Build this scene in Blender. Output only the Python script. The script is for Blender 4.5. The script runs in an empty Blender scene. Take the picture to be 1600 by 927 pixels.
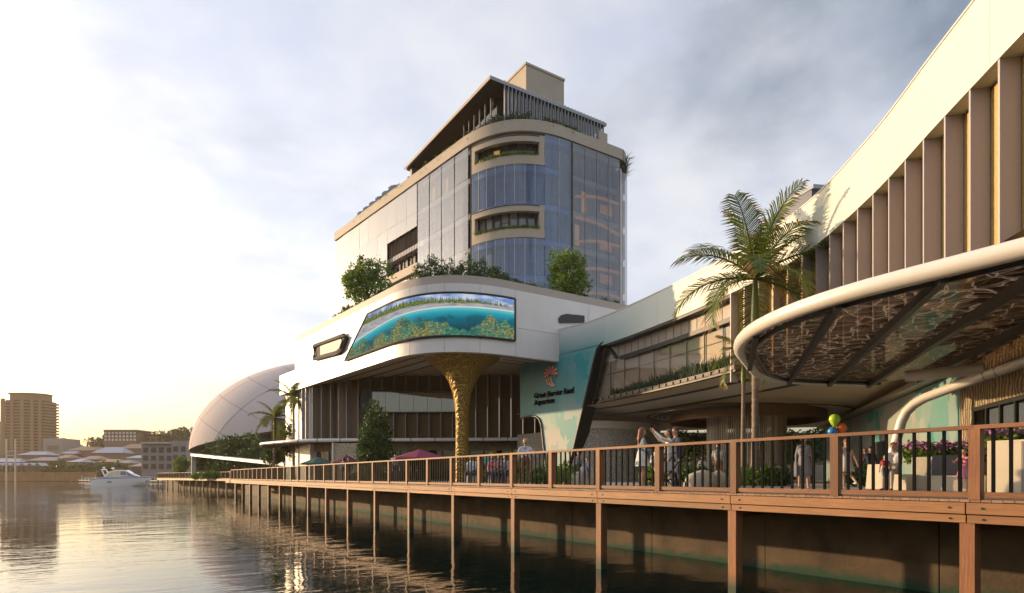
import bpy, bmesh, math, random
from mathutils import Vector, Matrix, noise as mnoise
from math import sin, cos, tan, pi, radians, atan2, sqrt, hypot

random.seed(11)
scn = bpy.context.scene
C = scn.collection

# ------------------------------------------------------------------ camera
# x = inland from the water, y = along the boardwalk, z = up (water level 0)
FOC, HOR = 960.0, 745.0            # focal length and horizon row, for a 1600 px wide frame
TH = math.atan2(620.0, FOC)        # camera heading, measured from the boardwalk direction
ST, CT = sin(TH), cos(TH)
CAMZ = 2.5
cam = bpy.data.objects.new('camera', bpy.data.cameras.new('camera'))
C.objects.link(cam)
cam.location = (0, 0, CAMZ)
cam.rotation_euler = (pi / 2, 0, -TH)
cam.data.sensor_width = 36
cam.data.lens = 36 * FOC / 1600
cam.data.shift_y = (HOR - 463.5) / 1600
cam.data.clip_start = 0.05
cam.data.clip_end = 9000
scn.camera = cam

# ------------------------------------------------------------------ sun, sky, exposure
SUN_AZ = radians(31)               # from the boardwalk direction towards the water
SUN_EL = radians(9)
sund = Vector((-sin(SUN_AZ) * cos(SUN_EL), cos(SUN_AZ) * cos(SUN_EL), sin(SUN_EL)))
sl = bpy.data.lights.new('sun', 'SUN')
sl.energy = 5.0
sl.angle = radians(0.6)
sl.color = (1.0, 0.69, 0.38)
so = bpy.data.objects.new('sun', sl)
C.objects.link(so)
so.rotation_euler = sund.to_track_quat('Z', 'Y').to_euler()
so.location = sund * 300

w = bpy.data.worlds.new('World')
scn.world = w
w.use_nodes = True
nt = w.node_tree
nt.nodes.clear()
N = nt.nodes.new
L = nt.links.new
sky = N('ShaderNodeTexSky')
sky.sky_type = 'NISHITA'
sky.sun_disc = False
sky.sun_elevation = SUN_EL
sky.sun_rotation = -SUN_AZ
sky.altitude = 0
sky.air_density = 1.0
sky.dust_density = 2.2
sky.ozone_density = 1.5
geo = N('ShaderNodeTexCoord')
sep = N('ShaderNodeSeparateXYZ')
L(geo.outputs['Generated'], sep.inputs[0])
# clouds: noise on a dome (direction divided by its height)
zz = N('ShaderNodeMath'); zz.operation = 'ADD'; zz.inputs[1].default_value = 0.22
L(sep.outputs[2], zz.inputs[0])
mx = N('ShaderNodeMath'); mx.operation = 'MAXIMUM'; mx.inputs[1].default_value = 0.05
L(zz.outputs[0], mx.inputs[0])
dv = N('ShaderNodeVectorMath'); dv.operation = 'DIVIDE'
cmb = N('ShaderNodeCombineXYZ')
for i in range(3):
    L(mx.outputs[0], cmb.inputs[i])
L(geo.outputs['Generated'], dv.inputs[0])
L(cmb.outputs[0], dv.inputs[1])
mp = N('ShaderNodeMapping')
mp.inputs['Location'].default_value = (0.3, 5.7, 0)
mp.inputs['Scale'].default_value = (1, 1, 0)
L(dv.outputs[0], mp.inputs[0])
def sky_noise(scale, det, rough, dist=0.0):
    n = N('ShaderNodeTexNoise')
    n.inputs['Scale'].default_value = scale
    n.inputs['Detail'].default_value = det
    n.inputs['Roughness'].default_value = rough
    n.inputs['Distortion'].default_value = dist
    L(mp.outputs[0], n.inputs['Vector'])
    return n
n1 = sky_noise(1.25, 8, 0.52, 0.15)
n2 = sky_noise(2.6, 8, 0.58, 0.1)
def ramp(src, stops, interp='EASE'):
    r = N('ShaderNodeValToRGB')
    r.color_ramp.interpolation = interp
    e = r.color_ramp.elements
    while len(e) < len(stops):
        e.new(0.5)
    for k, (p, c) in enumerate(stops):
        e[k].position = p
        e[k].color = c if len(c) == 4 else (*c, 1)
    L(src, r.inputs[0])
    return r
mask = ramp(n1.outputs['Fac'], [(0.22, (0, 0, 0)), (0.51, (1, 1, 1))])
shade = ramp(n2.outputs['Fac'], [(0.30, (0.80, 0.84, 0.97)), (0.70, (1.08, 1.06, 1.06))])
# clouds take their brightness from the sky around them
bw = N('ShaderNodeRGBToBW')
L(sky.outputs[0], bw.inputs[0])
lift = N('ShaderNodeMath'); lift.operation = 'MULTIPLY_ADD'
lift.inputs[1].default_value = 0.42
lift.inputs[2].default_value = 3.2
L(bw.outputs[0], lift.inputs[0])
half = N('ShaderNodeVectorMath'); half.operation = 'SCALE'; half.inputs['Scale'].default_value = 0.5
L(sky.outputs[0], half.inputs[0])
lit = N('ShaderNodeVectorMath'); lit.operation = 'ADD'
L(half.outputs[0], lit.inputs[0]); L(lift.outputs[0], lit.inputs[1])
cl = N('ShaderNodeVectorMath'); cl.operation = 'MULTIPLY'
L(shade.outputs[0], cl.inputs[0])
L(lit.outputs[0], cl.inputs[1])
mix = N('ShaderNodeMix'); mix.data_type = 'RGBA'
mf = N('ShaderNodeMath'); mf.operation = 'MULTIPLY'; mf.inputs[1].default_value = 0.9
lowf = N('ShaderNodeMapRange'); lowf.inputs[1].default_value = 0.02; lowf.inputs[2].default_value = 0.30   # clouds thin out into the horizon glow
L(sep.outputs[2], lowf.inputs[0])
mlow = N('ShaderNodeMath'); mlow.operation = 'MULTIPLY'
L(mask.outputs[0], mlow.inputs[0]); L(lowf.outputs[0], mlow.inputs[1])
L(mlow.outputs[0], mf.inputs[0])
L(mf.outputs[0], mix.inputs[0])
L(sky.outputs[0], mix.inputs[6])
L(cl.outputs[0], mix.inputs[7])
bg = N('ShaderNodeBackground')
bg.inputs[1].default_value = 0.15
L(mix.outputs[2], bg.inputs[0])
wo = N('ShaderNodeOutputWorld')
L(bg.outputs[0], wo.inputs[0])

vs = scn.view_settings
vs.view_transform = 'Standard'
vs.look = 'None'
vs.exposure = 0.42
vs.gamma = 1
vs.use_curve_mapping = False
scn.render.engine = 'CYCLES'
cy = scn.cycles
cy.use_denoising = True
cy.max_bounces = 7
cy.diffuse_bounces = 1
cy.glossy_bounces = 4
cy.transmission_bounces = 4
cy.transparent_max_bounces = 14
cy.volume_bounces = 0
cy.caustics_reflective = False
cy.caustics_refractive = False
cy.sample_clamp_indirect = 6

# ------------------------------------------------------------------ placing
def at(u, Y, v=None):
    """ground position seen at image column u, at depth Y (metres); with v also the height"""
    a = (u - 800) / FOC
    x, y = Y * (a * CT + ST), Y * (CT - a * ST)
    return (x, y) if v is None else Vector((x, y, CAMZ + (HOR - v) / FOC * Y))
def zat(v, Y):
    return CAMZ + (HOR - v) / FOC * Y
def depth(x, y):
    return x * ST + y * CT

# ------------------------------------------------------------------ materials
MATS = {}
def mat(name, col, rough=0.6, metal=0.0, col2=None, scale=1.0, stretch=(1, 1, 1), bump=0.0, bscale=None,
        rand=0.0, spec=0.5, detail=5, emit=0.0, alpha=1.0, dirt=0.0, coat=0.0, dist=0.02):
    m = bpy.data.materials.new(name)
    m.use_nodes = True
    t = m.node_tree
    b = t.nodes['Principled BSDF']
    b.inputs['Base Color'].default_value = (*col, 1)
    b.inputs['Roughness'].default_value = rough
    b.inputs['Metallic'].default_value = metal
    b.inputs['Specular IOR Level'].default_value = spec
    b.inputs['Coat Weight'].default_value = coat
    n, l = t.nodes.new, t.links.new
    g = n('ShaderNodeNewGeometry')
    mpn = n('ShaderNodeMapping')
    mpn.inputs['Scale'].default_value = stretch
    l(g.outputs['Position'], mpn.inputs[0])
    out = None
    if col2 is not None:
        ns = n('ShaderNodeTexNoise')
        ns.inputs['Scale'].default_value = scale
        ns.inputs['Detail'].default_value = detail
        l(mpn.outputs[0], ns.inputs['Vector'])
        r = n('ShaderNodeMapRange')
        r.inputs[1].default_value = 0.32
        r.inputs[2].default_value = 0.68
        l(ns.outputs['Fac'], r.inputs[0])
        mxx = n('ShaderNodeMix'); mxx.data_type = 'RGBA'
        mxx.inputs[6].default_value = (*col, 1)
        mxx.inputs[7].default_value = (*col2, 1)
        l(r.outputs[0], mxx.inputs[0])
        out = mxx.outputs[2]
    if dirt:
        ns = n('ShaderNodeTexNoise')
        ns.inputs['Scale'].default_value = 0.7
        ns.inputs['Detail'].default_value = 8
        ns.inputs['Roughness'].default_value = 0.65
        l(g.outputs['Position'], ns.inputs['Vector'])
        r = n('ShaderNodeMapRange')
        r.inputs[1].default_value = 0.35
        r.inputs[2].default_value = 0.75
        r.inputs[3].default_value = 1.0
        r.inputs[4].default_value = 1.0 - dirt
        l(ns.outputs['Fac'], r.inputs[0])
        sc_ = n('ShaderNodeVectorMath'); sc_.operation = 'SCALE'
        if out is None:
            sc_.inputs[0].default_value = col
        else:
            l(out, sc_.inputs[0])
        l(r.outputs[0], sc_.inputs['Scale'])
        out = sc_.outputs[0]
    if rand:
        oi = n('ShaderNodeObjectInfo')
        r = n('ShaderNodeMapRange')
        r.inputs[3].default_value = 1 - rand
        r.inputs[4].default_value = 1 + rand
        l(oi.outputs['Random'], r.inputs[0])
        sc_ = n('ShaderNodeVectorMath'); sc_.operation = 'SCALE'
        if out is None:
            sc_.inputs[0].default_value = col
        else:
            l(out, sc_.inputs[0])
        l(r.outputs[0], sc_.inputs['Scale'])
        out = sc_.outputs[0]
    if out is not None:
        l(out, b.inputs['Base Color'])
    if bump:
        ns = n('ShaderNodeTexNoise')
        ns.inputs['Scale'].default_value = bscale or scale * 4
        ns.inputs['Detail'].default_value = 4
        l(mpn.outputs[0], ns.inputs['Vector'])
        bp = n('ShaderNodeBump')
        bp.inputs['Strength'].default_value = bump
        bp.inputs['Distance'].default_value = dist
        l(ns.outputs['Fac'], bp.inputs['Height'])
        l(bp.outputs[0], b.inputs['Normal'])
    if emit:
        b.inputs['Emission Color'].default_value = (*col, 1)
        b.inputs['Emission Strength'].default_value = emit
    MATS[name] = m
    return m

def glass_mat(name, tint, gloss_col=(1, 1, 1), fres=1.5, rough=0.02, base=0.06, see=1.0):
    """thin architectural glass: tinted see-through plus a mirror that grows towards grazing angles"""
    m = bpy.data.materials.new(name)
    m.use_nodes = True
    t = m.node_tree
    t.nodes.clear()
    n, l = t.nodes.new, t.links.new
    tr = n('ShaderNodeBsdfTransparent'); tr.inputs[0].default_value = (*[q ** .5 for q in tint], 1)
    if see < 1:
        df = n('ShaderNodeBsdfDiffuse'); df.inputs[0].default_value = (tint[0] * .8, tint[1] * .8, tint[2] * .8, 1)
        mm = n('ShaderNodeMixShader'); mm.inputs[0].default_value = see
        l(df.outputs[0], mm.inputs[1]); l(tr.outputs[0], mm.inputs[2])
        body = mm.outputs[0]
    else:
        body = tr.outputs[0]
    gl = n('ShaderNodeBsdfGlossy'); gl.inputs[0].default_value = (*gloss_col, 1); gl.inputs[1].default_value = rough
    fr = n('ShaderNodeFresnel'); fr.inputs[0].default_value = fres
    ad = n('ShaderNodeMath'); ad.operation = 'ADD'; ad.use_clamp = True; ad.inputs[1].default_value = base
    l(fr.outputs[0], ad.inputs[0])
    gb_ = n('ShaderNodeNewGeometry')                     # the sheet's inner face only passes light on
    iv = n('ShaderNodeMath'); iv.operation = 'SUBTRACT'; iv.inputs[0].default_value = 1
    l(gb_.outputs['Backfacing'], iv.inputs[1])
    fm_ = n('ShaderNodeMath'); fm_.operation = 'MULTIPLY'
    l(ad.outputs[0], fm_.inputs[0]); l(iv.outputs[0], fm_.inputs[1])
    ms = n('ShaderNodeMixShader')
    l(fm_.outputs[0], ms.inputs[0]); l(body, ms.inputs[1]); l(gl.outputs[0], ms.inputs[2])
    o = n('ShaderNodeOutputMaterial')
    l(ms.outputs[0], o.inputs[0])
    MATS[name] = m
    return m

# ------------------------------------------------------------------ mesh building
class MB:
    def __init__(self):
        self.v, self.f, self.m, self.uv = [], [], [], None
    def add(self, vs_, fs, mi=0):
        o = len(self.v)
        self.v += [tuple(p) for p in vs_]
        for f in fs:
            self.f.append(tuple(o + i for i in f))
            self.m.append(mi)
        return self
    def box(self, x0, x1, y0, y1, z0, z1, mi=0):
        return self.add([(x0, y0, z0), (x1, y0, z0), (x1, y1, z0), (x0, y1, z0), (x0, y0, z1), (x1, y0, z1), (x1, y1, z1), (x0, y1, z1)],
                        [(3, 2, 1, 0), (4, 5, 6, 7), (0, 1, 5, 4), (1, 2, 6, 5), (2, 3, 7, 6), (3, 0, 4, 7)], mi)
    def obox(self, c, a, b, d, mi=0):
        """box about c with half-extent vectors a, b, d (right handed)"""
        c, a, b, d = Vector(c), Vector(a), Vector(b), Vector(d)
        return self.add([c - a - b - d, c + a - b - d, c + a + b - d, c - a + b - d, c - a - b + d, c + a - b + d, c + a + b + d, c - a + b + d],
                        [(3, 2, 1, 0), (4, 5, 6, 7), (0, 1, 5, 4), (1, 2, 6, 5), (2, 3, 7, 6), (3, 0, 4, 7)], mi)
    def bar(self, p, q, w_, h_, up=(0, 0, 1), mi=0):
        p, q = Vector(p), Vector(q)
        d = (q - p)
        ln = d.length
        d.normalize()
        s = d.cross(Vector(up))
        if s.length < 1e-4:
            s = d.cross(Vector((0, 1, 0)))
        s.normalize()
        t = s.cross(d)
        return self.obox((p + q) / 2, d * ln / 2, -s * w_ / 2, t * h_ / 2, mi)
    def tube(self, path, r, n=8, caps=True, mi=0, closed=False):
        path = [Vector(p) for p in path]
        k = len(path)
        rs = r if isinstance(r, (list, tuple)) else [r] * k
        o = len(self.v)
        ref = None
        for i in range(k):
            if closed:
                d = path[(i + 1) % k] - path[i - 1]
            else:
                d = path[min(i + 1, k - 1)] - path[max(i - 1, 0)]
            d.normalize()
            if ref is None:
                ref = Vector((0, 0, 1)) if abs(d.z) < 0.9 else Vector((1, 0, 0))
            s = d.cross(ref)
            s.normalize()
            t = s.cross(d)
            ref = t
            for j in range(n):
                a = 2 * pi * j / n
                self.v.append(tuple(path[i] + (s * cos(a) + t * sin(a)) * rs[i]))
        for i in range(k if closed else k - 1):
            for j in range(n):
                i2 = (i + 1) % k
                self.f.append((o + i * n + j, o + i * n + (j + 1) % n, o + i2 * n + (j + 1) % n, o + i2 * n + j))
                self.m.append(mi)
        if caps and not closed:
            self.f.append(tuple(o + j for j in range(n))[::-1]); self.m.append(mi)
            self.f.append(tuple(o + (k - 1) * n + j for j in range(n))); self.m.append(mi)
        return self
    def lathe(self, prof, n=24, c=(0, 0, 0), sx=1, sy=1, mi=0, caps=True):
        o = len(self.v)
        for r, z in prof:
            for j in range(n):
                a = 2 * pi * j / n
                self.v.append((c[0] + r * cos(a) * sx, c[1] + r * sin(a) * sy, c[2] + z))
        k = len(prof)
        for i in range(k - 1):
            for j in range(n):
                self.f.append((o + i * n + j, o + i * n + (j + 1) % n, o + (i + 1) * n + (j + 1) % n, o + (i + 1) * n + j)); self.m.append(mi)
        if caps:
            self.f.append(tuple(o + j for j in range(n))[::-1]); self.m.append(mi)
            self.f.append(tuple(o + (k - 1) * n + j for j in range(n))); self.m.append(mi)
        return self
    def ball(self, c, r, n=10, m=7, mi=0):
        rx, ry, rz = r if isinstance(r, (tuple, list)) else (r, r, r)
        o = len(self.v)
        c = Vector(c)
        self.v.append(tuple(c - Vector((0, 0, rz))))
        for i in range(1, m):
            ph = -pi / 2 + pi * i / m
            for j in range(n):
                a = 2 * pi * j / n
                self.v.append((c.x + rx * cos(ph) * cos(a), c.y + ry * cos(ph) * sin(a), c.z + rz * sin(ph)))
        self.v.append(tuple(c + Vector((0, 0, rz))))
        top = len(self.v) - 1
        for j in range(n):
            self.f.append((o, o + 1 + (j + 1) % n, o + 1 + j)); self.m.append(mi)
            self.f.append((top, o + 1 + (m - 2) * n + j, o + 1 + (m - 2) * n + (j + 1) % n)); self.m.append(mi)
        for i in range(m - 2):
            for j in range(n):
                a, b = o + 1 + i * n, o + 1 + (i + 1) * n
                self.f.append((a + j, a + (j + 1) % n, b + (j + 1) % n, b + j)); self.m.append(mi)
        return self
    def prism(self, poly, z0, z1, mi=0, cap=None):
        n = len(poly)
        area = sum(poly[i][0] * poly[(i + 1) % n][1] - poly[(i + 1) % n][0] * poly[i][1] for i in range(n))
        if area < 0:
            poly = poly[::-1]
        o = len(self.v)
        zf0 = z0 if callable(z0) else (lambda x, y: z0)
        zf1 = z1 if callable(z1) else (lambda x, y: z1)
        self.v += [(p[0], p[1], zf0(p[0], p[1])) for p in poly] + [(p[0], p[1], zf1(p[0], p[1])) for p in poly]
        cap = mi if cap is None else cap
        self.f.append(tuple(o + i for i in range(n))[::-1]); self.m.append(cap)
        self.f.append(tuple(o + n + i for i in range(n))); self.m.append(cap)
        for i in range(n):
            j = (i + 1) % n
            self.f.append((o + i, o + j, o + n + j, o + n + i)); self.m.append(mi)
        return self
    def ribbon(self, path, z0, z1, t, mi=0, off=0.0, side=None):
        """solid wall along a plan path: outer face on the path (offset off), t thick to the left of travel"""
        A = offset(path, off)
        B = offset(path, off + t)
        k = len(path)
        o = len(self.v)
        for i in range(k):
            self.v += [(A[i][0], A[i][1], z0), (A[i][0], A[i][1], z1), (B[i][0], B[i][1], z1), (B[i][0], B[i][1], z0)]
        sm = mi if side is None else side
        for i in range(k - 1):
            a, b = o + 4 * i, o + 4 * (i + 1)
            for j in range(4):
                jj = (j + 1) % 4
                self.f.append((a + j, b + j, b + jj, a + jj)[::-1]); self.m.append(mi if j == 0 else sm)
        self.f.append((o, o + 1, o + 2, o + 3)[::-1]); self.m.append(sm)
        e = o + 4 * (k - 1)
        self.f.append((e, e + 1, e + 2, e + 3)); self.m.append(sm)
        return self
    def slab(self, outline, nrm, t, mi=0, side=None):
        """planar outline of 3D points given thickness t along nrm"""
        n = len(outline)
        d = Vector(nrm).normalized() * t
        o = len(self.v)
        self.v += [tuple(p) for p in outline] + [tuple(Vector(p) + d) for p in outline]
        self.f.append(tuple(o + i for i in range(n))); self.m.append(mi)
        self.f.append(tuple(o + n + i for i in range(n))[::-1]); self.m.append(mi)
        for i in range(n):
            j = (i + 1) % n
            self.f.append((o + j, o + i, o + n + i, o + n + j)); self.m.append(mi if side is None else side)
        return self
    def mesh(self, name, mats, smooth=False, fix=True):
        me = bpy.data.meshes.new(name)
        me.from_pydata(self.v, [], self.f)
        mats = mats if isinstance(mats, (list, tuple)) else [mats]
        for m_ in mats:
            me.materials.append(MATS[m_] if isinstance(m_, str) else m_)
        if len(mats) > 1:
            me.polygons.foreach_set('material_index', self.m)
        if fix:
            bm = bmesh.new()
            bm.from_mesh(me)
            bmesh.ops.recalc_face_normals(bm, faces=bm.faces)
            bm.to_mesh(me)
            bm.free()
        if smooth is True:
            me.polygons.foreach_set('use_smooth', [True] * len(me.polygons))
        elif smooth:
            me.polygons.foreach_set('use_smooth', [True] * len(me.polygons))
            me.set_sharp_from_angle(angle=radians(smooth))
        me.update()
        return me
    def build(self, name, mats, parent=None, loc=None, smooth=False, fix=True):
        return put(name, self.mesh(name, mats, smooth, fix), parent, loc)

def put(name, me, parent=None, loc=None, rot=None):
    """link a mesh; world coordinates even under a (translated only) parent"""
    o = bpy.data.objects.new(name, me)
    C.objects.link(o)
    base = Vector((0, 0, 0))
    if parent is not None:
        o.parent = parent
        p = parent
        while p is not None:
            base += Vector(p.location)
            p = p.parent
    o.location = Vector(loc if loc is not None else (0, 0, 0)) - base
    if rot is not None:
        o.rotation_euler = rot
    return o
def local(name, me, parent, loc=(0, 0, 0), rot=(0, 0, 0)):
    """link a mesh in its parent's own coordinates"""
    o = bpy.data.objects.new(name, me)
    C.objects.link(o)
    o.parent = parent
    o.location = loc
    o.rotation_euler = rot
    return o
def tag(o, label, cat, group=None):
    o['label'] = label
    o['category'] = cat
    if group:
        o['group'] = group
    return o
def thing(name, label, cat, loc=(0, 0, 0), rz=0.0, group=None):
    o = bpy.data.objects.new(name, None)
    C.objects.link(o)
    o.location = loc
    o.rotation_euler = (0, 0, rz)
    o.empty_display_size = 0.3
    return tag(o, label, cat, group)
def struct(o):
    o['kind'] = 'structure'
    return o
def stuff(o):
    o['kind'] = 'stuff'
    return o
def copy_tree(o, parent=None):
    c = o.copy()
    C.objects.link(c)
    c.parent = parent
    for ch in o.children:
        copy_tree(ch, c)
    return c

# ------------------------------------------------------------------ plan paths
def seglens(path):
    t = [0.0]
    for i in range(1, len(path)):
        t.append(t[-1] + hypot(path[i][0] - path[i - 1][0], path[i][1] - path[i - 1][1]))
    return t
def along(path, t):
    ts = seglens(path)
    if t <= 0:
        i, k = 0, t / max(ts[1], 1e-6)
    elif t >= ts[-1]:
        i = len(path) - 2
        k = 1 + (t - ts[-1]) / (ts[-1] - ts[-2])
    else:
        i = next(j for j in range(len(ts) - 1) if ts[j] <= t <= ts[j + 1])
        k = (t - ts[i]) / (ts[i + 1] - ts[i])
    a, b = path[i], path[i + 1]
    p = (a[0] + (b[0] - a[0]) * k, a[1] + (b[1] - a[1]) * k)
    dl = hypot(b[0] - a[0], b[1] - a[1])
    d = ((b[0] - a[0]) / dl, (b[1] - a[1]) / dl)
    return p, d, (-d[1], d[0])
def sub(path, t0, t1, step=0.8):
    ts = [t for t in seglens(path) if t0 + 1e-3 < t < t1 - 1e-3]
    n = max(1, int((t1 - t0) / step))
    ts += [t0 + (t1 - t0) * i / n for i in range(n + 1)]
    ts = sorted(ts)
    out = []
    for t in ts:
        if not out or t - out[-1] > 0.05 or t in (t0, t1):
            out.append(t)
    return [along(path, t)[0] for t in out]
def offset(path, d):
    k = len(path)
    out = []
    for i in range(k):
        a, b = path[max(i - 1, 0)], path[min(i + 1, k - 1)]
        dx, dy = b[0] - a[0], b[1] - a[1]
        ln = hypot(dx, dy) or 1
        sc_ = 1.0
        if 0 < i < k - 1:
            d1 = Vector((path[i][0] - a[0], path[i][1] - a[1])).normalized()
            d2 = Vector((b[0] - path[i][0], b[1] - path[i][1])).normalized()
            c_ = max(0.5, (d1 + d2).length / 2)
            sc_ = 1 / c_
        out.append((path[i][0] - dy / ln * d * sc_, path[i][1] + dx / ln * d * sc_))
    return out
def smooth_path(pts, step=0.7):
    """Catmull-Rom through plan points"""
    P = [pts[0]] + list(pts) + [pts[-1]]
    out = []
    for i in range(1, len(P) - 2):
        p0, p1, p2, p3 = [Vector(q) for q in P[i - 1:i + 3]]
        n = max(2, int((p2 - p1).length / step))
        for k in range(n):
            t = k / n
            out.append(tuple(0.5 * ((2 * p1) + (p2 - p0) * t + (2 * p0 - 5 * p1 + 4 * p2 - p3) * t * t + (3 * p1 - p0 - 3 * p2 + p3) * t ** 3)))
    out.append(tuple(pts[-1]))
    return out
def rounded(pts, rad, n=8, closed=False):
    """polyline with its corners rounded"""
    k = len(pts)
    out = []
    for i in range(k):
        if not closed and i in (0, k - 1):
            out.append(tuple(pts[i]))
            continue
        p = Vector(pts[i])
        a, b = Vector(pts[i - 1]), Vector(pts[(i + 1) % k])
        r = rad[i] if isinstance(rad, (list, tuple)) else rad
        da, db = (a - p), (b - p)
        ra, rb = min(r, da.length * 0.49), min(r, db.length * 0.49)
        p0, p1 = p + da.normalized() * ra, p + db.normalized() * rb
        if r <= 0:
            out.append(tuple(p))
            continue
        for j in range(n + 1):
            t = j / n
            out.append(tuple(p0 * (1 - t) ** 2 + p * 2 * t * (1 - t) + p1 * t * t))
    return out
def hit(u, path):
    """where the sight line of image column u meets a plan path: (t, point, depth)"""
    a = (u - 800) / FOC
    dx, dy = a * CT + ST, CT - a * ST
    ts = seglens(path)
    best = None
    k = len(path)
    for i in range(k - 1):
        (ax, ay), (bx, by) = path[i], path[i + 1]
        ex, ey = bx - ax, by - ay
        den = dx * ey - dy * ex
        if abs(den) < 1e-9:
            continue
        Y = (ax * ey - ay * ex) / den
        s = (dx * ay - dy * ax) / -den if False else ((Y * dx - ax) * ex + (Y * dy - ay) * ey) / (ex * ex + ey * ey)
        lo = -1e9 if i == 0 else -1e-6
        hi = 1e9 if i == k - 2 else 1 + 1e-6
        if lo <= s <= hi and Y > 0:
            c_ = (ts[i] + s * (ts[i + 1] - ts[i]), (Y * dx, Y * dy), Y)
            inside = -1e-6 <= s <= 1 + 1e-6
            if best is None or (inside and not best[3]) or (inside == best[3] and Y < best[2]):
                best = (*c_, inside)
    return best[:3]
# ------------------------------------------------------------------ the materials in use
mat('concrete', (0.13, 0.09, 0.055), 0.85, rand=.12, col2=(0.06, 0.042, 0.028), scale=1.3, bump=0.5, bscale=14, dirt=0.25)
def tide_stain(src, name, z0, z1, col):
    """copy of a material with a ragged growth of weed just above the water line"""
    m = MATS[src].copy()
    m.name = name
    t = m.node_tree
    b = t.nodes['Principled BSDF']
    n, l = t.nodes.new, t.links.new
    g = n('ShaderNodeNewGeometry')
    sx = n('ShaderNodeSeparateXYZ'); l(g.outputs['Position'], sx.inputs[0])
    ns = n('ShaderNodeTexNoise'); ns.inputs['Scale'].default_value = 2.5; ns.inputs['Detail'].default_value = 6
    l(g.outputs['Position'], ns.inputs['Vector'])
    ad = n('ShaderNodeMath'); ad.operation = 'MULTIPLY_ADD'; ad.inputs[1].default_value = -.35
    l(ns.outputs['Fac'], ad.inputs[0]); l(sx.outputs[2], ad.inputs[2])
    r = n('ShaderNodeMapRange'); r.inputs[1].default_value = z0; r.inputs[2].default_value = z1; r.inputs[3].default_value = 1; r.inputs[4].default_value = 0
    l(ad.outputs[0], r.inputs[0])
    mx_ = n('ShaderNodeMix'); mx_.data_type = 'RGBA'; mx_.inputs[7].default_value = (*col, 1)
    l(b.inputs['Base Color'].links[0].from_socket, mx_.inputs[6]); l(r.outputs[0], mx_.inputs[0]); l(mx_.outputs[2], b.inputs['Base Color'])
    MATS[name] = m
tide_stain('concrete', 'wet_concrete', -.12, .08, (0.010, 0.05, 0.03))
mat('pale_concrete', (0.62, 0.55, 0.43), 0.8, col2=(0.55, 0.48, 0.37), scale=1.1, bump=0.15, bscale=22, dirt=0.12)
mat('paving', (0.44, 0.40, 0.36), 0.8, col2=(0.36, 0.33, 0.30), scale=0.8, dirt=0.2)
mat('timber', (0.30, 0.125, 0.048), 0.62, dirt=.3, col2=(0.20, 0.08, 0.03), scale=5, stretch=(9, 0.5, 9), rand=0.2, bump=0.2, bscale=12)
mat('timber_post', (0.30, 0.12, 0.046), 0.62, dirt=.35, col2=(0.19, 0.075, 0.028), scale=5, stretch=(9, 9, 0.5), rand=0.24, bump=0.2, bscale=12)
mat('beam_timber', (0.40, 0.19, 0.075), 0.62, dirt=.3, col2=(0.30, 0.135, 0.05), scale=5, stretch=(9, 0.35, 9), rand=0.2, bump=0.2, bscale=12)
mat('deck_timber', (0.34, 0.20, 0.12), 0.7, col2=(0.25, 0.145, 0.085), scale=5, stretch=(0.5, 9, 9), rand=0.18)
mat('black_metal', (0.004, 0.004, 0.0045), 0.75, spec=.1)
mat('black_rim', (0.02, 0.021, 0.022), 0.5)
mat('white_panel', (0.70, 0.67, 0.65), 0.42, rand=0.03, dirt=.07, col2=(0.67, 0.64, 0.62), scale=0.25)
mat('coping', (0.40, 0.34, 0.30), 0.6)
mat('soffit', (0.58, 0.46, 0.31), 0.55, col2=(0.54, 0.43, 0.29), scale=0.3)
mat('soffit_pale', (0.62, 0.55, 0.45), 0.5)
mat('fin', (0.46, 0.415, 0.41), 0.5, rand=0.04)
mat('gold_mesh', (0.62, 0.42, 0.16), 0.45, metal=0.35, col2=(0.50, 0.33, 0.12), scale=14, bump=0.6, bscale=60)
mat('brown_mesh', (0.26, 0.165, 0.085), 0.6, col2=(0.19, 0.12, 0.06), scale=9, stretch=(1, 1, 3), bump=0.4, bscale=40)
mat('cladding', (0.33, 0.28, 0.24), 0.55, rand=0.05)
mat('white_metal', (0.74, 0.70, 0.64), 0.32, spec=0.6)
mat('grey_metal', (0.36, 0.36, 0.38), 0.35, metal=0.4)
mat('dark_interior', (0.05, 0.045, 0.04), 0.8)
mat('tower_beige', (0.44, 0.37, 0.29), 0.65, col2=(0.42, 0.35, 0.275), scale=0.4, dirt=0.08)
mat('dark_soffit', (0.03, 0.024, 0.02), 0.8)
mat('slab_edge', (0.56, 0.58, 0.62), 0.6)
mat('tower_window', (0.10, 0.105, 0.125), 0.08, spec=1.0, rand=0.4)
mat('orange_reflection', (0.75, 0.33, 0.06), 0.5)
mat('lead_roof', (0.30, 0.32, 0.35), 0.5)
mat('gold_bark', (0.40, 0.25, 0.045), 0.45, metal=0.4, col2=(0.30, 0.18, 0.03), scale=3)
mat('leaf_dark', (0.035, 0.075, 0.018), 0.55, col2=(0.055, 0.105, 0.022), scale=1.5)
mat('leaf_mid', (0.085, 0.16, 0.022), 0.5, col2=(0.055, 0.11, 0.02), scale=1.5)
mat('leaf_light', (0.17, 0.26, 0.03), 0.5, col2=(0.10, 0.18, 0.025), scale=1.5)
mat('leaf_grey', (0.06, 0.11, 0.06), 0.55, col2=(0.045, 0.085, 0.04), scale=2)
mat('palm_leaf', (0.16, 0.20, 0.025), 0.45, col2=(0.10, 0.15, 0.02), scale=1.2)
mat('palm_tip', (0.42, 0.17, 0.05), 0.5)
mat('bark', (0.16, 0.115, 0.075), 0.85, col2=(0.10, 0.075, 0.05), scale=6, stretch=(3, 3, 0.6), bump=0.5, bscale=10)
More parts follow.
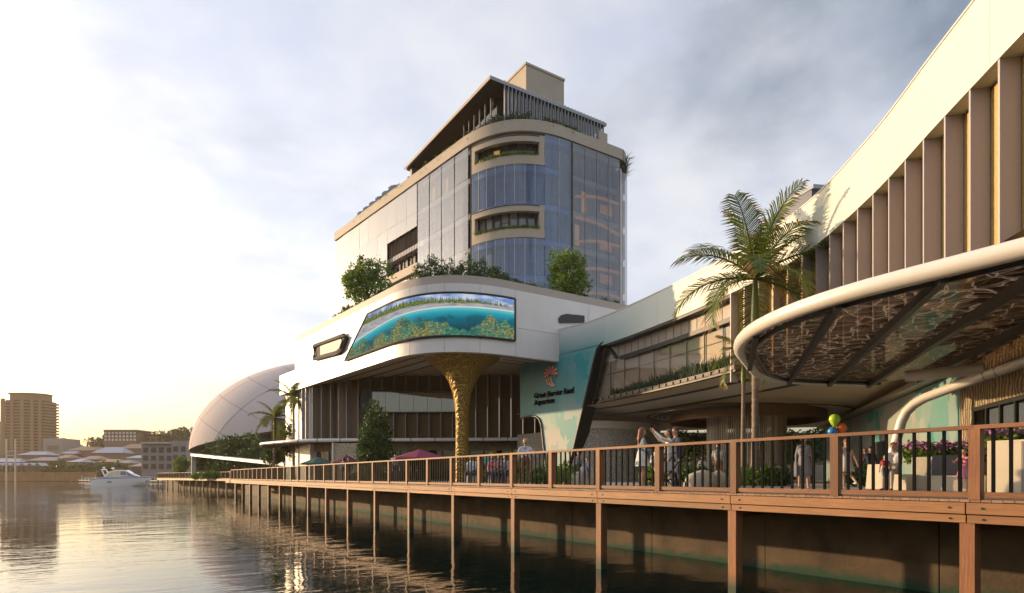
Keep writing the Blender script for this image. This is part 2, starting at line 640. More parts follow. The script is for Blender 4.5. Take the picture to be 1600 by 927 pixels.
mat('palm_bark', (0.27, 0.21, 0.16), 0.8, col2=(0.17, 0.13, 0.10), scale=3, stretch=(0.2, 0.2, 4), bump=0.6, bscale=4)
mat('crownshaft', (0.16, 0.20, 0.05), 0.45)
mat('flower', (0.30, 0.08, 0.26), 0.6, col2=(0.45, 0.2, 0.4), scale=8)
mat('soil', (0.05, 0.035, 0.025), 0.95)
mat('rock', (0.50, 0.42, 0.31), 0.9, col2=(0.36, 0.30, 0.23), scale=2, bump=0.8, bscale=5)
for k in ('leaf_dark', 'leaf_mid', 'leaf_light', 'leaf_grey', 'palm_leaf'):   # leaves let some light through
    t_ = MATS[k].node_tree
    b_ = t_.nodes['Principled BSDF']
    tl = t_.nodes.new('ShaderNodeBsdfTranslucent')
    src = b_.inputs['Base Color'].links[0].from_socket
    t_.links.new(src, tl.inputs[0])
    ms_ = t_.nodes.new('ShaderNodeMixShader'); ms_.inputs[0].default_value = 0.35
    o_ = t_.nodes['Material Output']
    t_.links.new(b_.outputs[0], ms_.inputs[1]); t_.links.new(tl.outputs[0], ms_.inputs[2]); t_.links.new(ms_.outputs[0], o_.inputs[0])

glass_mat('glass_skin', (0.42, 0.41, 0.40), (0.74, 0.71, 0.67), 1.45, 0.05, 0.24)
glass_mat('glass_blue', (0.22, 0.33, 0.60), (0.78, 0.89, 1.0), 1.5, 0.02, 0.09)
glass_mat('glass_smoke', (0.38, 0.37, 0.38), (1, 1, 1), 1.5, 0.02, 0.08)
glass_mat('glass_window', (0.80, 0.74, 0.66), (1, 0.95, 0.88), 1.45, 0.015, 0.16)
glass_mat('glass_milk', (0.36, 0.33, 0.29), (0.80, 0.76, 0.70), 1.5, 0.08, 0.22, see=0.35)

# ------------------------------------------------------------------ water
def water_mat():
    m = bpy.data.materials.new('water')
    m.use_nodes = True
    t = m.node_tree
    b = t.nodes['Principled BSDF']
    b.inputs['Base Color'].default_value = (0.003, 0.010, 0.008, 1)
    b.inputs['Roughness'].default_value = 0.015
    b.inputs['IOR'].default_value = 1.4
    n, l = t.nodes.new, t.links.new
    g = n('ShaderNodeNewGeometry')
    def nz(scale, stretch, det, dist, rot):
        mp_ = n('ShaderNodeMapping')
        mp_.inputs['Scale'].default_value = stretch
        mp_.inputs['Rotation'].default_value = (0, 0, rot)
        l(g.outputs['Position'], mp_.inputs[0])
        x = n('ShaderNodeTexNoise')
        x.inputs['Scale'].default_value = scale
        x.inputs['Detail'].default_value = det
        x.inputs['Roughness'].default_value = 0.5
        x.inputs['Distortion'].default_value = dist
        l(mp_.outputs[0], x.inputs['Vector'])
        return x
    a = nz(0.42, (1, 2.0, 1), 3, 0.4, -TH)
    c = nz(1.9, (1, 2.2, 1), 3, 0.5, -TH + 0.25)
    k1 = n('ShaderNodeMath'); k1.operation = 'MULTIPLY'; k1.inputs[1].default_value = 1.0
    l(a.outputs['Fac'], k1.inputs[0])
    k2 = n('ShaderNodeMath'); k2.operation = 'MULTIPLY_ADD'; k2.inputs[1].default_value = 0.20
    l(c.outputs['Fac'], k2.inputs[0]); l(k1.outputs[0], k2.inputs[2])
    bp = n('ShaderNodeBump')
    wind = nz(0.035, (1, 1.6, 1), 3, 0.6, 0.3)
    wr = n('ShaderNodeMapRange'); wr.inputs[1].default_value = 0.35; wr.inputs[2].default_value = 0.65; wr.inputs[3].default_value = 0.06; wr.inputs[4].default_value = 0.24
    l(wind.outputs['Fac'], wr.inputs[0]); l(wr.outputs[0], bp.inputs['Strength'])
    bp.inputs['Distance'].default_value = 0.16
    l(k2.outputs[0], bp.inputs['Height'])
    l(bp.outputs[0], b.inputs['Normal'])
    MATS['water'] = m
water_mat()
wm = MB()
wm.add([(-6000, -3000, 0), (6000, -3000, 0), (6000, 6000, 0), (-6000, 6000, 0)], [(0, 1, 2, 3)])
struct(wm.build('water', 'water'))

# ------------------------------------------------------------------ land
GZ = 2.11                                   # promenade level
q0, q1 = at(268, 330), at(-900, 330)
land_poly = [(15.0, -40), (15.0, 90), (20, 90), (19.5, 100), (9.5, 158), (24, 200), (30, 300), q0, q1,
             (q1[0] - 800, q1[1] + 400), (-2600, 5200), (5200, 5200), (5200, -40)]
lm = MB()
lm.prism(land_poly, -2.0, GZ, mi=1, cap=0)
struct(lm.build('ground', ['paving', 'concrete']))
sea = MB()
sea.ribbon([(14.94, -40), (14.94, 90.06), (22, 90.06)], -2.0, GZ - 0.22, 0.05)
swo = struct(sea.build('sea_wall', 'black_metal'))
for k in range(22):
    ya, yb = -2.3 + 4.2 * k, -2.3 + 4.2 * (k + 1)
    d_ = random.uniform(0, .02)
    MB().box(14.86 - d_, 14.935, ya + .012, min(yb, 90) - .012, -2.0, GZ - .24).build('wall_panel', 'wet_concrete', swo)

# ------------------------------------------------------------------ boardwalk
DZ = 2.15
BX = 11.05                                   # rail line
Y0, Y1 = -2.2, 77.6
sm = MB()
for x in (11.25, 12.6, 13.9):
    sm.box(x, x + 0.1, Y0, Y1, 1.86, DZ - 0.045)
bw_ = sm.build('boardwalk', 'timber')
struct(bw_)
plank = MB().box(-1.97, 1.97, -0.066, 0.066, -0.038, 0).mesh('plank', 'deck_timber')
pl_n = 0
y = Y0
rest = MB()
while y < Y1 - 0.1:
    z = DZ + random.uniform(-0.002, 0.002)
    if -0.5 < y and pl_n < 300:
        put('plank', plank, bw_, (12.96, y + 0.07, z))
        pl_n += 1
    else:
        rest.box(10.99, 14.93, y + 0.004, y + 0.136, z - 0.038, z)
    y += 0.14
stuff(rest.build('far_planks', 'deck_timber', bw_))
pile_y = [4.144 - 4.29 + 4.29 * k for k in range(18)]
up = MB().box(-0.03, 0.03, -2.135, 2.135, -0.085, 0.085).mesh('edge_beam', 'beam_timber')
lo = MB().box(-0.025, 0.025, -2.135, 2.135, -0.06, 0.06).mesh('edge_beam', 'beam_timber')
for y in pile_y + [77.0 - 1.7]:
    if y + 2.1 > 78:
        continue
    put('edge_beam', up, bw_, (10.985, y + 2.145, 2.015))
    put('edge_beam', lo, bw_, (11.01, y + 2.145, 1.85))
tide_stain('timber_post', 'piling_timber', -.05, .30, (0.02, 0.035, 0.018))
pile = MB().box(-0.11, 0.11, -0.1, 0.1, -2.2, 1.79).mesh('piling', 'piling_timber')
bear = MB().box(-1.5, 1.5, -0.07, 0.07, -0.1, 0.1).mesh('bearer', 'timber_post')
for y in pile_y:
    put('piling', pile, bw_, (11.12, y, 0))
    put('bearer', bear, bw_, (12.75, y, 1.755))

bolt = MB().tube([(-.02, 0, 0), (0, 0, 0)], .016, 8).mesh('bolt', 'black_rim')
for y in pile_y[:8]:
    for dy in (-.22, .22):
        put('bolt', bolt, bw_, (10.955, y + dy, 2.02))
        put('bolt', bolt, bw_, (10.985, y + dy, 1.85))
POST = [4.036 + 2.17 * k for k in range(-2, 34)]
rail = thing('railing', 'long timber railing with thin black bars along the edge of the boardwalk', 'railing', (BX, 4.0, DZ))
post = MB().box(-0.08, 0.08, -0.075, 0.075, 0, 1.075).mesh('post', 'timber_post')
toprail = MB().box(-0.075, 0.075, -1.085, 1.085, -0.03, 0.03).mesh('top_rail', 'timber')
botrail = MB().box(-0.05, 0.05, -1.01, 1.01, -0.04, 0.04).mesh('bottom_rail', 'timber')
balu = MB().box(-0.016, 0.016, -0.022, 0.022, 0.11, 1.07).mesh('baluster', 'black_metal')
nb = 0
restb = MB()
for i, y in enumerate(POST):
    put('post', post, rail, (BX, y, DZ))
    if i < len(POST) - 1:
        put('top_rail', toprail, rail, (BX, y + 1.085, DZ + 1.105))
        put('bottom_rail', botrail, rail, (BX, y + 1.085, DZ + 0.075))
        for k in range(9):
            yb = y + 2.17 * (k + 1) / 10
            if nb < 297:
                put('baluster', balu, rail, (BX, yb, DZ))
                nb += 1
            else:
                restb.box(BX - 0.016, BX + 0.016, yb - 0.018, yb + 0.018, DZ + 0.11, DZ + 1.07)
stuff(restb.build('far_balusters', 'black_metal', rail))

# the boardwalk beyond the bend, with its own railing
fa, fb = Vector((17.2, 88.5, 0)), Vector((7.6, 152.5, 0))
fd = (fb - fa).normalized()
fn = Vector((-fd.y, fd.x, 0)) * -1          # inland
fl = (fb - fa).length
fm = MB()
fm.obox((fa + fb) / 2 + fn * 2 + Vector((0, 0, DZ - 0.05)), fd * fl / 2, fn * -2, (0, 0, 0.05))
far_bw = struct(fm.build('boardwalk', 'deck_timber'))
fm = MB()
fm.obox((fa + fb) / 2 - fn * 0.03 + Vector((0, 0, 1.96)), fd * fl / 2, fn * -0.03, (0, 0, 0.14))
fm.build('edge_beam', 'beam_timber', far_bw)
fw = MB()
fw.obox((fa + fb) / 2 + fn * 4.2 + Vector((0, 0, 0.3)), fd * fl / 2, fn * -0.2, (0, 0, 1.8))
struct(fw.build('sea_wall', 'wet_concrete'))
nf = int(fl / 4.3)
for k in range(nf + 1):
    p = fa + fd * (4.3 * k + 0.2) + fn * 0.15
    put('piling', pile, far_bw, (p.x, p.y, 0))
fr_ = thing('railing', 'distant timber railing beyond the bend in the boardwalk', 'railing', (fa.x, fa.y, DZ))
nf = int(fl / 2.17)
fbal = MB()
for k in range(nf + 1):
    p = fa + fd * 2.17 * k
    o_ = put('post', post, fr_, (p.x, p.y, DZ))
    for j in range(9):
        q = p + fd * 0.217 * (j + 1)
        fbal.box(q.x - 0.016, q.x + 0.016, q.y - 0.018, q.y + 0.018, DZ + 0.1, DZ + 1.07)
stuff(fbal.build('far_balusters', 'black_metal', fr_))
MB().bar(fa + Vector((0, 0, DZ + 1.105)), fb + Vector((0, 0, DZ + 1.105)), 0.15, 0.06).build('top_rail', 'timber', fr_)
MB().bar(fa + Vector((0, 0, DZ + 0.075)), fb + Vector((0, 0, DZ + 0.075)), 0.1, 0.08).build('bottom_rail', 'timber', fr_)
# ------------------------------------------------------------------ the aquarium: plan line of its sweeping front
FP = smooth_path([(28.2, 43.4), (28.75, 39), (29.3, 34.2), (28.2, 27.0), (26.5, 20.35), (24.5, 15.3), (21.45, 11.0), (18.4, 7.6), (16.1, 5.0), (12.9, 1.3)], 0.5)
FT = seglens(FP)[-1]
ZB, ZT, ZS = 11.9, 13.9, 7.9                 # fascia bottom, fascia top, soffit
tA = hit(857, FP)[0]                         # fascia starts against the reef-screen building
tW0, tW1 = hit(934, FP)[0], hit(1141, FP)[0] # the long window

def mural_mat(name, scale, seed, top_fade):
    """turquoise and sage patches, fading to pale grey upwards"""
    m = bpy.data.materials.new(name)
    m.use_nodes = True
    t = m.node_tree
    b = t.nodes['Principled BSDF']
    b.inputs['Roughness'].default_value = 0.5
    n, l = t.nodes.new, t.links.new
    g = n('ShaderNodeNewGeometry')
    mp_ = n('ShaderNodeMapping')
    mp_.inputs['Location'].default_value = (seed, seed * 2, 0)
    mp_.inputs['Scale'].default_value = (1, 1, 0.6)
    l(g.outputs['Position'], mp_.inputs[0])
    wob = n('ShaderNodeTexNoise'); wob.inputs['Scale'].default_value = scale * 1.3; wob.inputs['Detail'].default_value = 3
    l(mp_.outputs[0], wob.inputs['Vector'])
    ad = n('ShaderNodeVectorMath'); ad.operation = 'MULTIPLY_ADD'
    ad.inputs[1].default_value = (1.6, 1.6, 1.6)
    l(wob.outputs['Color'], ad.inputs[0]); l(mp_.outputs[0], ad.inputs[2])
    v1 = n('ShaderNodeTexVoronoi'); v1.inputs['Scale'].default_value = scale * 1.15
    l(ad.outputs[0], v1.inputs['Vector'])
    r = n('ShaderNodeValToRGB')
    r.color_ramp.interpolation = 'CONSTANT'
    cs = [(0.0, (0.26, 0.34, 0.32)), (0.18, (0.20, 0.33, 0.32)), (0.36, (0.34, 0.38, 0.35)), (0.50, (0.05, 0.27, 0.27)),
          (0.60, (0.38, 0.38, 0.36)), (0.74, (0.28, 0.34, 0.32)), (0.88, (0.40, 0.35, 0.34))]
    e = r.color_ramp.elements
    while len(e) < len(cs):
        e.new(0.5)
    for k, (p, c) in enumerate(cs):
        e[k].position = p
        e[k].color = (*c, 1)
    sp = n('ShaderNodeSeparateColor')
    l(v1.outputs['Color'], sp.inputs[0])
    l(sp.outputs[0], r.inputs[0])
    # broad wash of turquoise
    big = n('ShaderNodeTexNoise'); big.inputs['Scale'].default_value = 0.16; big.inputs['Detail'].default_value = 2
    l(mp_.outputs[0], big.inputs['Vector'])
    rr = n('ShaderNodeMapRange'); rr.inputs[1].default_value = 0.42; rr.inputs[2].default_value = 0.60
    l(big.outputs['Fac'], rr.inputs[0])
    mx_ = n('ShaderNodeMix'); mx_.data_type = 'RGBA'
    mx_.inputs[7].default_value = (0.018, 0.29, 0.32, 1)
    l(r.outputs[0], mx_.inputs[6])
    k5 = n('ShaderNodeMath'); k5.operation = 'MULTIPLY'; k5.inputs[1].default_value = 0.75 if top_fade else 0.4
    l(rr.outputs[0], k5.inputs[0]); l(k5.outputs[0], mx_.inputs[0])
    if top_fade:                             # the painted design: turquoise at mid height
        sz = n('ShaderNodeSeparateXYZ'); l(g.outputs['Position'], sz.inputs[0])
        up1 = n('ShaderNodeMapRange'); up1.inputs[1].default_value = 5.2; up1.inputs[2].default_value = 8.2
        nz_ = n('ShaderNodeMath'); nz_.operation = 'MULTIPLY_ADD'; nz_.inputs[1].default_value = 5.0
        l(big.outputs['Fac'], nz_.inputs[0])
        off_ = n('ShaderNodeMath'); off_.operation = 'SUBTRACT'; off_.inputs[1].default_value = 2.5
        l(sz.outputs[2], off_.inputs[0]); l(off_.outputs[0], nz_.inputs[2])
        l(nz_.outputs[0], up1.inputs[0])
        k6 = n('ShaderNodeMath'); k6.operation = 'MULTIPLY'; k6.inputs[1].default_value = .72
        l(up1.outputs[0], k6.inputs[0]); l(k6.outputs[0], mx_.inputs[0])
    col = mx_.outputs[2]
    if top_fade:
        sx = n('ShaderNodeSeparateXYZ')
        l(g.outputs['Position'], sx.inputs[0])
        mr = n('ShaderNodeMapRange'); mr.inputs[1].default_value = top_fade[0]; mr.inputs[2].default_value = top_fade[1]
        l(sx.outputs[2], mr.inputs[0])
        m2 = n('ShaderNodeMix'); m2.data_type = 'RGBA'
        m2.inputs[7].default_value = (0.66, 0.68, 0.66, 1)
        l(mr.outputs[0], m2.inputs[0]); l(col, m2.inputs[6])
        # no paint on the sweep of the fascia: it fades out along the front, too
        mr3 = n('ShaderNodeMapRange'); mr3.inputs[1].default_value = 34.5; mr3.inputs[2].default_value = 28.0
        l(sx.outputs[1], mr3.inputs[0])
        m3 = n('ShaderNodeMix'); m3.data_type = 'RGBA'
        m3.inputs[7].default_value = (0.64, 0.67, 0.61, 1)
        l(mr3.outputs[0], m3.inputs[0]); l(m2.outputs[2], m3.inputs[6])
        col = m3.outputs[2]
    l(col, b.inputs['Base Color'])
    MATS[name] = m
mural_mat('mural', 0.85, 3.0, (11.6, 13.9))
mural_mat('mural_inner', 0.75, 9.0, None)

def pebble_mat(name, c0, c1, scale, strength):
    m = bpy.data.materials.new(name)
    m.use_nodes = True
    t = m.node_tree
    b = t.nodes['Principled BSDF']
    b.inputs['Roughness'].default_value = 0.7
    n, l = t.nodes.new, t.links.new
    g = n('ShaderNodeNewGeometry')
    v = n('ShaderNodeTexVoronoi'); v.feature = 'DISTANCE_TO_EDGE'; v.inputs['Scale'].default_value = scale
    l(g.outputs['Position'], v.inputs['Vector'])
    r = n('ShaderNodeMapRange'); r.inputs[2].default_value = 0.22
    l(v.outputs['Distance'], r.inputs[0])
    mx_ = n('ShaderNodeMix'); mx_.data_type = 'RGBA'
    mx_.inputs[6].default_value = (*c0, 1); mx_.inputs[7].default_value = (*c1, 1)
    l(r.outputs[0], mx_.inputs[0]); l(mx_.outputs[2], b.inputs['Base Color'])
    bp = n('ShaderNodeBump'); bp.inputs['Strength'].default_value = strength; bp.inputs['Distance'].default_value = 0.06
    l(r.outputs[0], bp.inputs['Height']); l(bp.outputs[0], b.inputs['Normal'])
    MATS[name] = m
pebble_mat('pebble_wall', (0.42, 0.37, 0.31), (0.68, 0.61, 0.52), 5.5, 1.0)
def ripple_mat():
    """stone carved in fine wandering ripples"""
    m = mat('ripple_stone', (0.46, 0.36, 0.24), 0.7)
    t = m.node_tree
    b = t.nodes['Principled BSDF']
    n, l = t.nodes.new, t.links.new
    g = n('ShaderNodeNewGeometry')
    w_ = n('ShaderNodeTexWave'); w_.bands_direction = 'Y'
    w_.inputs['Scale'].default_value = 2.2; w_.inputs['Distortion'].default_value = 9; w_.inputs['Detail'].default_value = 2.5; w_.inputs['Detail Scale'].default_value = .55
    l(g.outputs['Position'], w_.inputs['Vector'])
    r = n('ShaderNodeMix'); r.data_type = 'RGBA'
    r.inputs[6].default_value = (0.16, 0.12, 0.08, 1); r.inputs[7].default_value = (0.52, 0.41, 0.27, 1)
    l(w_.outputs['Fac'], r.inputs[0]); l(r.outputs[2], b.inputs['Base Color'])
    bp = n('ShaderNodeBump'); bp.inputs['Strength'].default_value = 1; bp.inputs['Distance'].default_value = .12
    l(w_.outputs['Fac'], bp.inputs['Height']); l(bp.outputs[0], b.inputs['Normal'])
ripple_mat()

aq = thing('aquarium_building', 'white sweeping aquarium with tall fins, turquoise painted wall and long upper window', 'building', (29, 25, GZ))
nfp = 7
for k in range(nfp):
    ta_, tb_ = tA + (FT - tA) * k / nfp, tA + (FT - tA) * (k + 1) / nfp
    MB().ribbon(sub(FP, ta_ + (.006 if k else 0), tb_ - .006, 0.6), ZB, ZT, 0.75, off=0.0).build('fascia', 'mural', aq, smooth=35)
MB().ribbon(sub(FP, tA + .1, FT - .1, 0.6), ZB + .1, ZT - .1, 0.5, off=0.06).build('fascia_core', 'black_rim', aq)
# a thin dark shadow line and coping along the top
MB().ribbon(sub(FP, tA, FT, 0.6), ZT, ZT + 0.05, 0.8, off=-0.03).build('coping', 'white_metal', aq)

# painted wall under the fascia's far end, with its slanted black edge and the small opening
pa, pb = Vector(along(FP, tA)[0]), Vector(along(FP, hit(936, FP)[0])[0])
wdir = (pb - pa).normalized()
wn = Vector((-wdir.y, wdir.x))               # inland
wline = [tuple(pa - wdir * 12), tuple(pb + wdir * 12)]
def onwall(u, v, d=0.0):
    t, p, Y = hit(u, wline)
    return Vector((p[0] + wn.x * d, p[1] + wn.y * d, zat(v, Y)))
def onwallz(u, z, d=0.0):
    t, p, Y = hit(u, wline)
    return Vector((p[0] + wn.x * d, p[1] + wn.y * d, z))
outl = [onwallz(857, ZB - 0.01), onwallz(966, ZB - 0.01), onwall(950, 531), onwall(940, 537), onwall(933, 546), onwall(929, 562), onwallz(884, GZ),
        onwallz(856, GZ), onwall(850, 700), onwall(846, 664), onwall(843, 655), onwall(838, 651), onwall(830, 650), onwall(813, 654), onwallz(812, 11.9), onwallz(850, 11.9)]
# (the part hidden behind the reef-screen building stays below its soffit)
mw = MB().slab(outl, (wn.x, wn.y, 0), 1.25, mi=0, side=1)
mw.build('painted_wall', ['mural', 'black_rim'], aq)
# black rims: along the slanted edge, under the fascia and round the small opening
rimp = [onwallz(884, GZ, -0.02), onwall(929, 562, -0.02), onwall(933, 546, -0.02), onwall(940, 537, -0.02), onwall(950, 531, -0.02), onwallz(967, ZB - .05, -0.02)]
MB().tube(rimp, 0.09, 6).build('edge_rim', 'black_rim', aq, smooth=40)
MB().tube([onwallz(856, GZ, -0.02), onwall(850, 700, -.02), onwall(846, 664, -.02), onwall(843, 655, -.02), onwall(838, 651, -.02), onwall(830, 650, -.02), onwall(813, 654, -.02)], 0.09, 6).build('edge_rim', 'black_rim', aq, smooth=40)
MB().ribbon(sub(FP, tW0 + 1.2, tW1, 0.6), ZB - 0.16, ZB - 0.012, 0.6, off=0.04).build('edge_rim', 'black_rim', aq)
# wall of pebbled concrete seen through the small opening
MB().ribbon([(30.6, 46.5), (30.9, 36.5)], GZ, 6.3, 0.3).build('inner_wall', 'pebble_wall', aq)

# recessed upper front: panels over the window, glazing, sill planter
RO = 0.85
nP = 17
for k in range(nP):
    t0 = tW0 + 0.9 + (tW1 - tW0 - 0.9) * k / nP
    t1 = tW0 + 0.9 + (tW1 - tW0 - 0.9) * (k + 1) / nP
    MB().ribbon(sub(FP, t0 + 0.03, t1 - 0.03), 10.95, ZB - 0.17, 0.1, off=RO - 0.25).build('panel', 'cladding', aq)
MB().ribbon(sub(FP, tW0 - .3, tW1, 0.6), 7.95, ZB - 0.02, 0.1, off=RO + 2.6).build('back_wall', 'dark_interior', aq)
# left jamb, slanted like the painted wall's edge
jl = []
rpath = offset(FP, RO - 0.25)
def onrec(u, v, d=0.0):
    t, p, Y = hit(u, rpath)
    q, dd, nn = along(rpath, t)
    return Vector((p[0] + nn[0] * d, p[1] + nn[1] * d, zat(v, Y)))
def onrecz(u, z, d=0.0):
    t, p, Y = hit(u, rpath)
    q, dd, nn = along(rpath, t)
    return Vector((p[0] + nn[0] * d, p[1] + nn[1] * d, z))
nr = along(rpath, hit(940, rpath)[0])[2]
MB().slab([onrecz(911, 7.98), onrecz(926, 7.98), onrec(945, 554), onrec(950, 546), onrecz(962, 10.93), onrecz(962, 11.7), onrec(936, 545), onrec(931, 560)], (nr[0], nr[1], 0), 0.1).build('jamb', 'cladding', aq)
MB().tube([onrecz(928, 8.1, -.02), onrec(944, 558, -.02), onrec(947, 550, -.02), onrec(953, 545, -.02), onrecz(964, 10.93, -.02)], 0.15, 6).build('window_frame', 'black_rim', aq, smooth=40)
MB().ribbon(sub(FP, hit(958, FP)[0], tW1, 0.6), 10.70, 10.95, 0.2, off=RO - 0.3).build('window_frame', 'black_rim', aq)
gt0 = hit(930, offset(FP, RO))[0]
nG = 9
for k in range(nG):
    t0 = gt0 + (tW1 + 0.2 - gt0) * k / nG
    t1 = gt0 + (tW1 + 0.2 - gt0) * (k + 1) / nG
    MB().ribbon([along(offset(FP, RO), t0 + 0.012)[0], along(offset(FP, RO), t1 - 0.012)[0]], 8.15, 10.85, 0.03).build('pane', 'glass_window', aq)
    if k:
        MB().ribbon([along(offset(FP, RO), t0 - .02)[0], along(offset(FP, RO), t0 + .02)[0]], 8.15, 10.8, .08, off=-.02).build('mullion', 'cladding', aq)
MB().ribbon(sub(FP, tW0 - 0.1, tW1 + .1, 0.6), 9.93, 9.97, 0.05, off=RO + 0.05).build('glazing_bar', 'cladding', aq)
# interior behind the glass; a tan sheet imitates the warm sky reflection
mat('tan_reflection', (0.40, 0.30, 0.18), 0.7, col2=(0.34, 0.25, 0.15), scale=.6)
MB().ribbon(sub(FP, tW0 + .8, tW1 + .2, 0.6), 8.12, 10.98, 0.03, off=RO + 1.2).build('pane_backing', 'tan_reflection', aq)
MB().ribbon(sub(FP, tW0 - .3, tW1 + .4, 0.6), 8.0, 8.1, 3.4, off=RO + 0.05).build('upper_floor', 'soffit', aq)
MB().ribbon(sub(FP, tW0 - .3, tW1 + .4, 0.6), 11.0, 11.1, 3.4, off=RO + 0.05).build('upper_ceiling', 'soffit_pale', aq)
for k in range(5):
    t0 = tW0 + 2 + (tW1 - tW0 - 3) * k / 5
    p, d_, n_ = along(offset(FP, RO + .8), t0)
    MB().tube([(p[0], p[1], 8.1), (p[0], p[1], 11)], 0.14, 8).build('column', 'soffit_pale', aq)
mat('trough_brown', (0.13, 0.105, 0.085), .6)
# sill, planter trough and its ribbed underside
MB().ribbon(sub(FP, tW0 + .2, tW1 + .3, 0.6), 7.98, 8.2, 0.75, off=0.02).build('planter_trough', 'trough_brown', aq)
tick = MB().box(-0.05, 0.05, -0.02, 0.02, -0.09, 0.09).mesh('bracket', 'black_rim')
tt = tW0 + 0.6
while tt < tW1:
    p, d_, n_ = along(FP, tt)
    o_ = put('bracket', tick, aq, (p[0], p[1], 8.07), (0, 0, atan2(n_[1], n_[0])))
    tt += 0.72
MB().ribbon(sub(FP, tW0 - .2, tW1 + .3, 0.6), 7.86, 7.975, 0.9, off=0.08).build('edge_rim', 'black_rim', aq)

# the fins and the gold mesh between them
FINS = []
tt = tW1
fin_m = MB().box(-0.215, 0.215, -0.035, 0.035, 0, 1).mesh('fin', 'fin')
finz = 7.35
while tt < FT - 0.2:
    p, d_, n_ = along(FP, tt)
    FINS.append(tt)
    o_ = put('fin', fin_m, aq, (p[0] + n_[0] * 0.23, p[1] + n_[1] * 0.23, finz), (0, 0, atan2(n_[1], n_[0])))
    o_.scale = (1, 1, ZB - 0.004 - finz)
    tt += 1.12
for a_, b_ in zip(FINS, FINS[1:] + [FT]):
    MB().ribbon([along(offset(FP, 0.46), s_)[0] for s_ in (a_ + 0.01, (a_ + b_) / 2, b_ - 0.01)], 7.5, ZB - 0.02, 0.06).build('mesh_panel', 'gold_mesh', aq)
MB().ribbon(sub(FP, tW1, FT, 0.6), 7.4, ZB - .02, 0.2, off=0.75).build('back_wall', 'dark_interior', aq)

# building body behind, roof and undercroft soffit
rear = [at(1010, 57), at(1300, 52), at(1530, 21.9), (30, 0.5), (12.6, 0.2)]
front = offset(FP, 0.95)
near_i = [p for p in front]
body = [p for p in near_i] + [(12.8, -1.0), (60, -1.0), (60, 43.6)]
MB().prism(body, 8.3, 13.6).build('upper_storey', 'white_panel', aq)
sof = [p for p in offset(FP, 0.10)] + [(12.6, 0.4), (30, 0.4), at(1530, 21.9), at(1300, 52), at(1010, 57), (31.5, 44)]
rl = Vector((at(1530, 21.9)))
def zf(o):
    """soffit falls from the front edge towards the back"""
    return ZS - 0.10 - 1.2 * min(1.0, o / 14.0)
def loft(path, o0, o1, m_, owner, zfun, name):
    A, B = offset(path, o0), offset(path, o1)
    k = len(path)
    b_ = MB()
    b_.v = [(*p, zfun(o0)) for p in A] + [(*p, zfun(o1)) for p in B]
    b_.f = [(i, i + 1, k + i + 1, k + i) for i in range(k - 1)]
    b_.m = [0] * (k - 1)
    b_.build(name, m_, owner, smooth=True)
SP = sub(FP, 0, FT, 0.6)
for o0_, o1_, m_, nm_ in ((.1, 1.4, 'soffit', 'soffit'), (1.4, 1.85, 'black_rim', 'soffit_strip'), (1.85, 4.0, 'soffit_pale', 'soffit_strip'), (4.0, 4.45, 'black_rim', 'soffit_strip'), (4.45, 6.0, 'soffit', 'soffit')):
    loft(SP, o0_, o1_, m_, aq, zf, nm_)
b_ = MB()
inn = offset(SP, 6.0)
rr_ = [(30, 0.4), at(1530, 21.9), at(1300, 52), at(1010, 57), (33.5, 44)]
b_.v = [(*p, zf(6.0)) for p in inn] + [(*p, 6.72) for p in rr_]
bmg = bmesh.new()
fc = bmg.faces.new([bmg.verts.new(p) for p in b_.v])
bmesh.ops.triangulate(bmg, faces=[fc])
me_ = bpy.data.meshes.new('soffit')
bmg.to_mesh(me_)
bmg.free()
me_.materials.append(MATS['soffit'])
put('soffit', me_, aq)
def sofz(x, y):
    return 7.1
# round opening in the soffit, lined with timber, and the curtain of hanging rods
rc = Vector((*at(1165, 44.5), 0))
rz_ = sofz(rc.x, rc.y) - 0.12
mat('ring_timber', (0.20, 0.10, 0.04), 0.6, col2=(0.12, 0.06, 0.025), scale=9, stretch=(3, 3, 0.3))
MB().lathe([(5.3, 0.5), (5.3, -0.55), (5.2, -0.55), (5.2, 0.5)], 64, (rc.x, rc.y, rz_), caps=False).build('ring_lining', 'ring_timber', aq, smooth=40)
MB().lathe([(7.0, 0.0), (7.0, -0.05), (6.85, -0.05), (6.85, 0.0)], 72, (rc.x, rc.y, rz_), caps=False).build('soffit_ring', 'black_rim', aq)
for r_ in (5.75, 6.1, 6.4):
    b_ = MB()
    b_.tube([(rc.x + r_ * cos(a), rc.y + r_ * sin(a), rz_ - 0.06) for a in [2.2 + 0.05 * i for i in range(32)]], 0.05, 5)
    b_.build('soffit_ring', 'black_rim', aq)
mat('rod', (0.62, 0.50, 0.38), 0.45, rand=0.3)
rod = MB().tube([(0, 0, 0), (0, 0, 1)], 0.055, 5).mesh('rod', 'rod')
for k in range(110):
    a = 2 * pi * k / 110
    zl = 3.15 + 0.55 * mnoise.noise(Vector((cos(a) * 2, sin(a) * 2, 1))) + random.uniform(-.15, .15)
    o_ = put('rod', rod, aq, (rc.x + 2.65 * cos(a), rc.y + 2.65 * sin(a), zl))
    o_.scale = (1, 1, rz_ + 0.2 - zl)
# the curved pebbled wall beside the passage
cw = rounded([at(880, 52), at(890, 46.2), at(1012, 47.5), at(1030, 53.5)], [0, 3.2, 3.4, 0], 10)
MB().ribbon(cw[::1], GZ, 6.15, 0.35, off=0).build('pebbled_wall', 'pebble_wall', aq, smooth=40)
MB().ribbon(cw[::1], 6.16, 6.75, 0.6, off=-0.12).build('wall_cap', 'soffit_pale', aq, smooth=40)
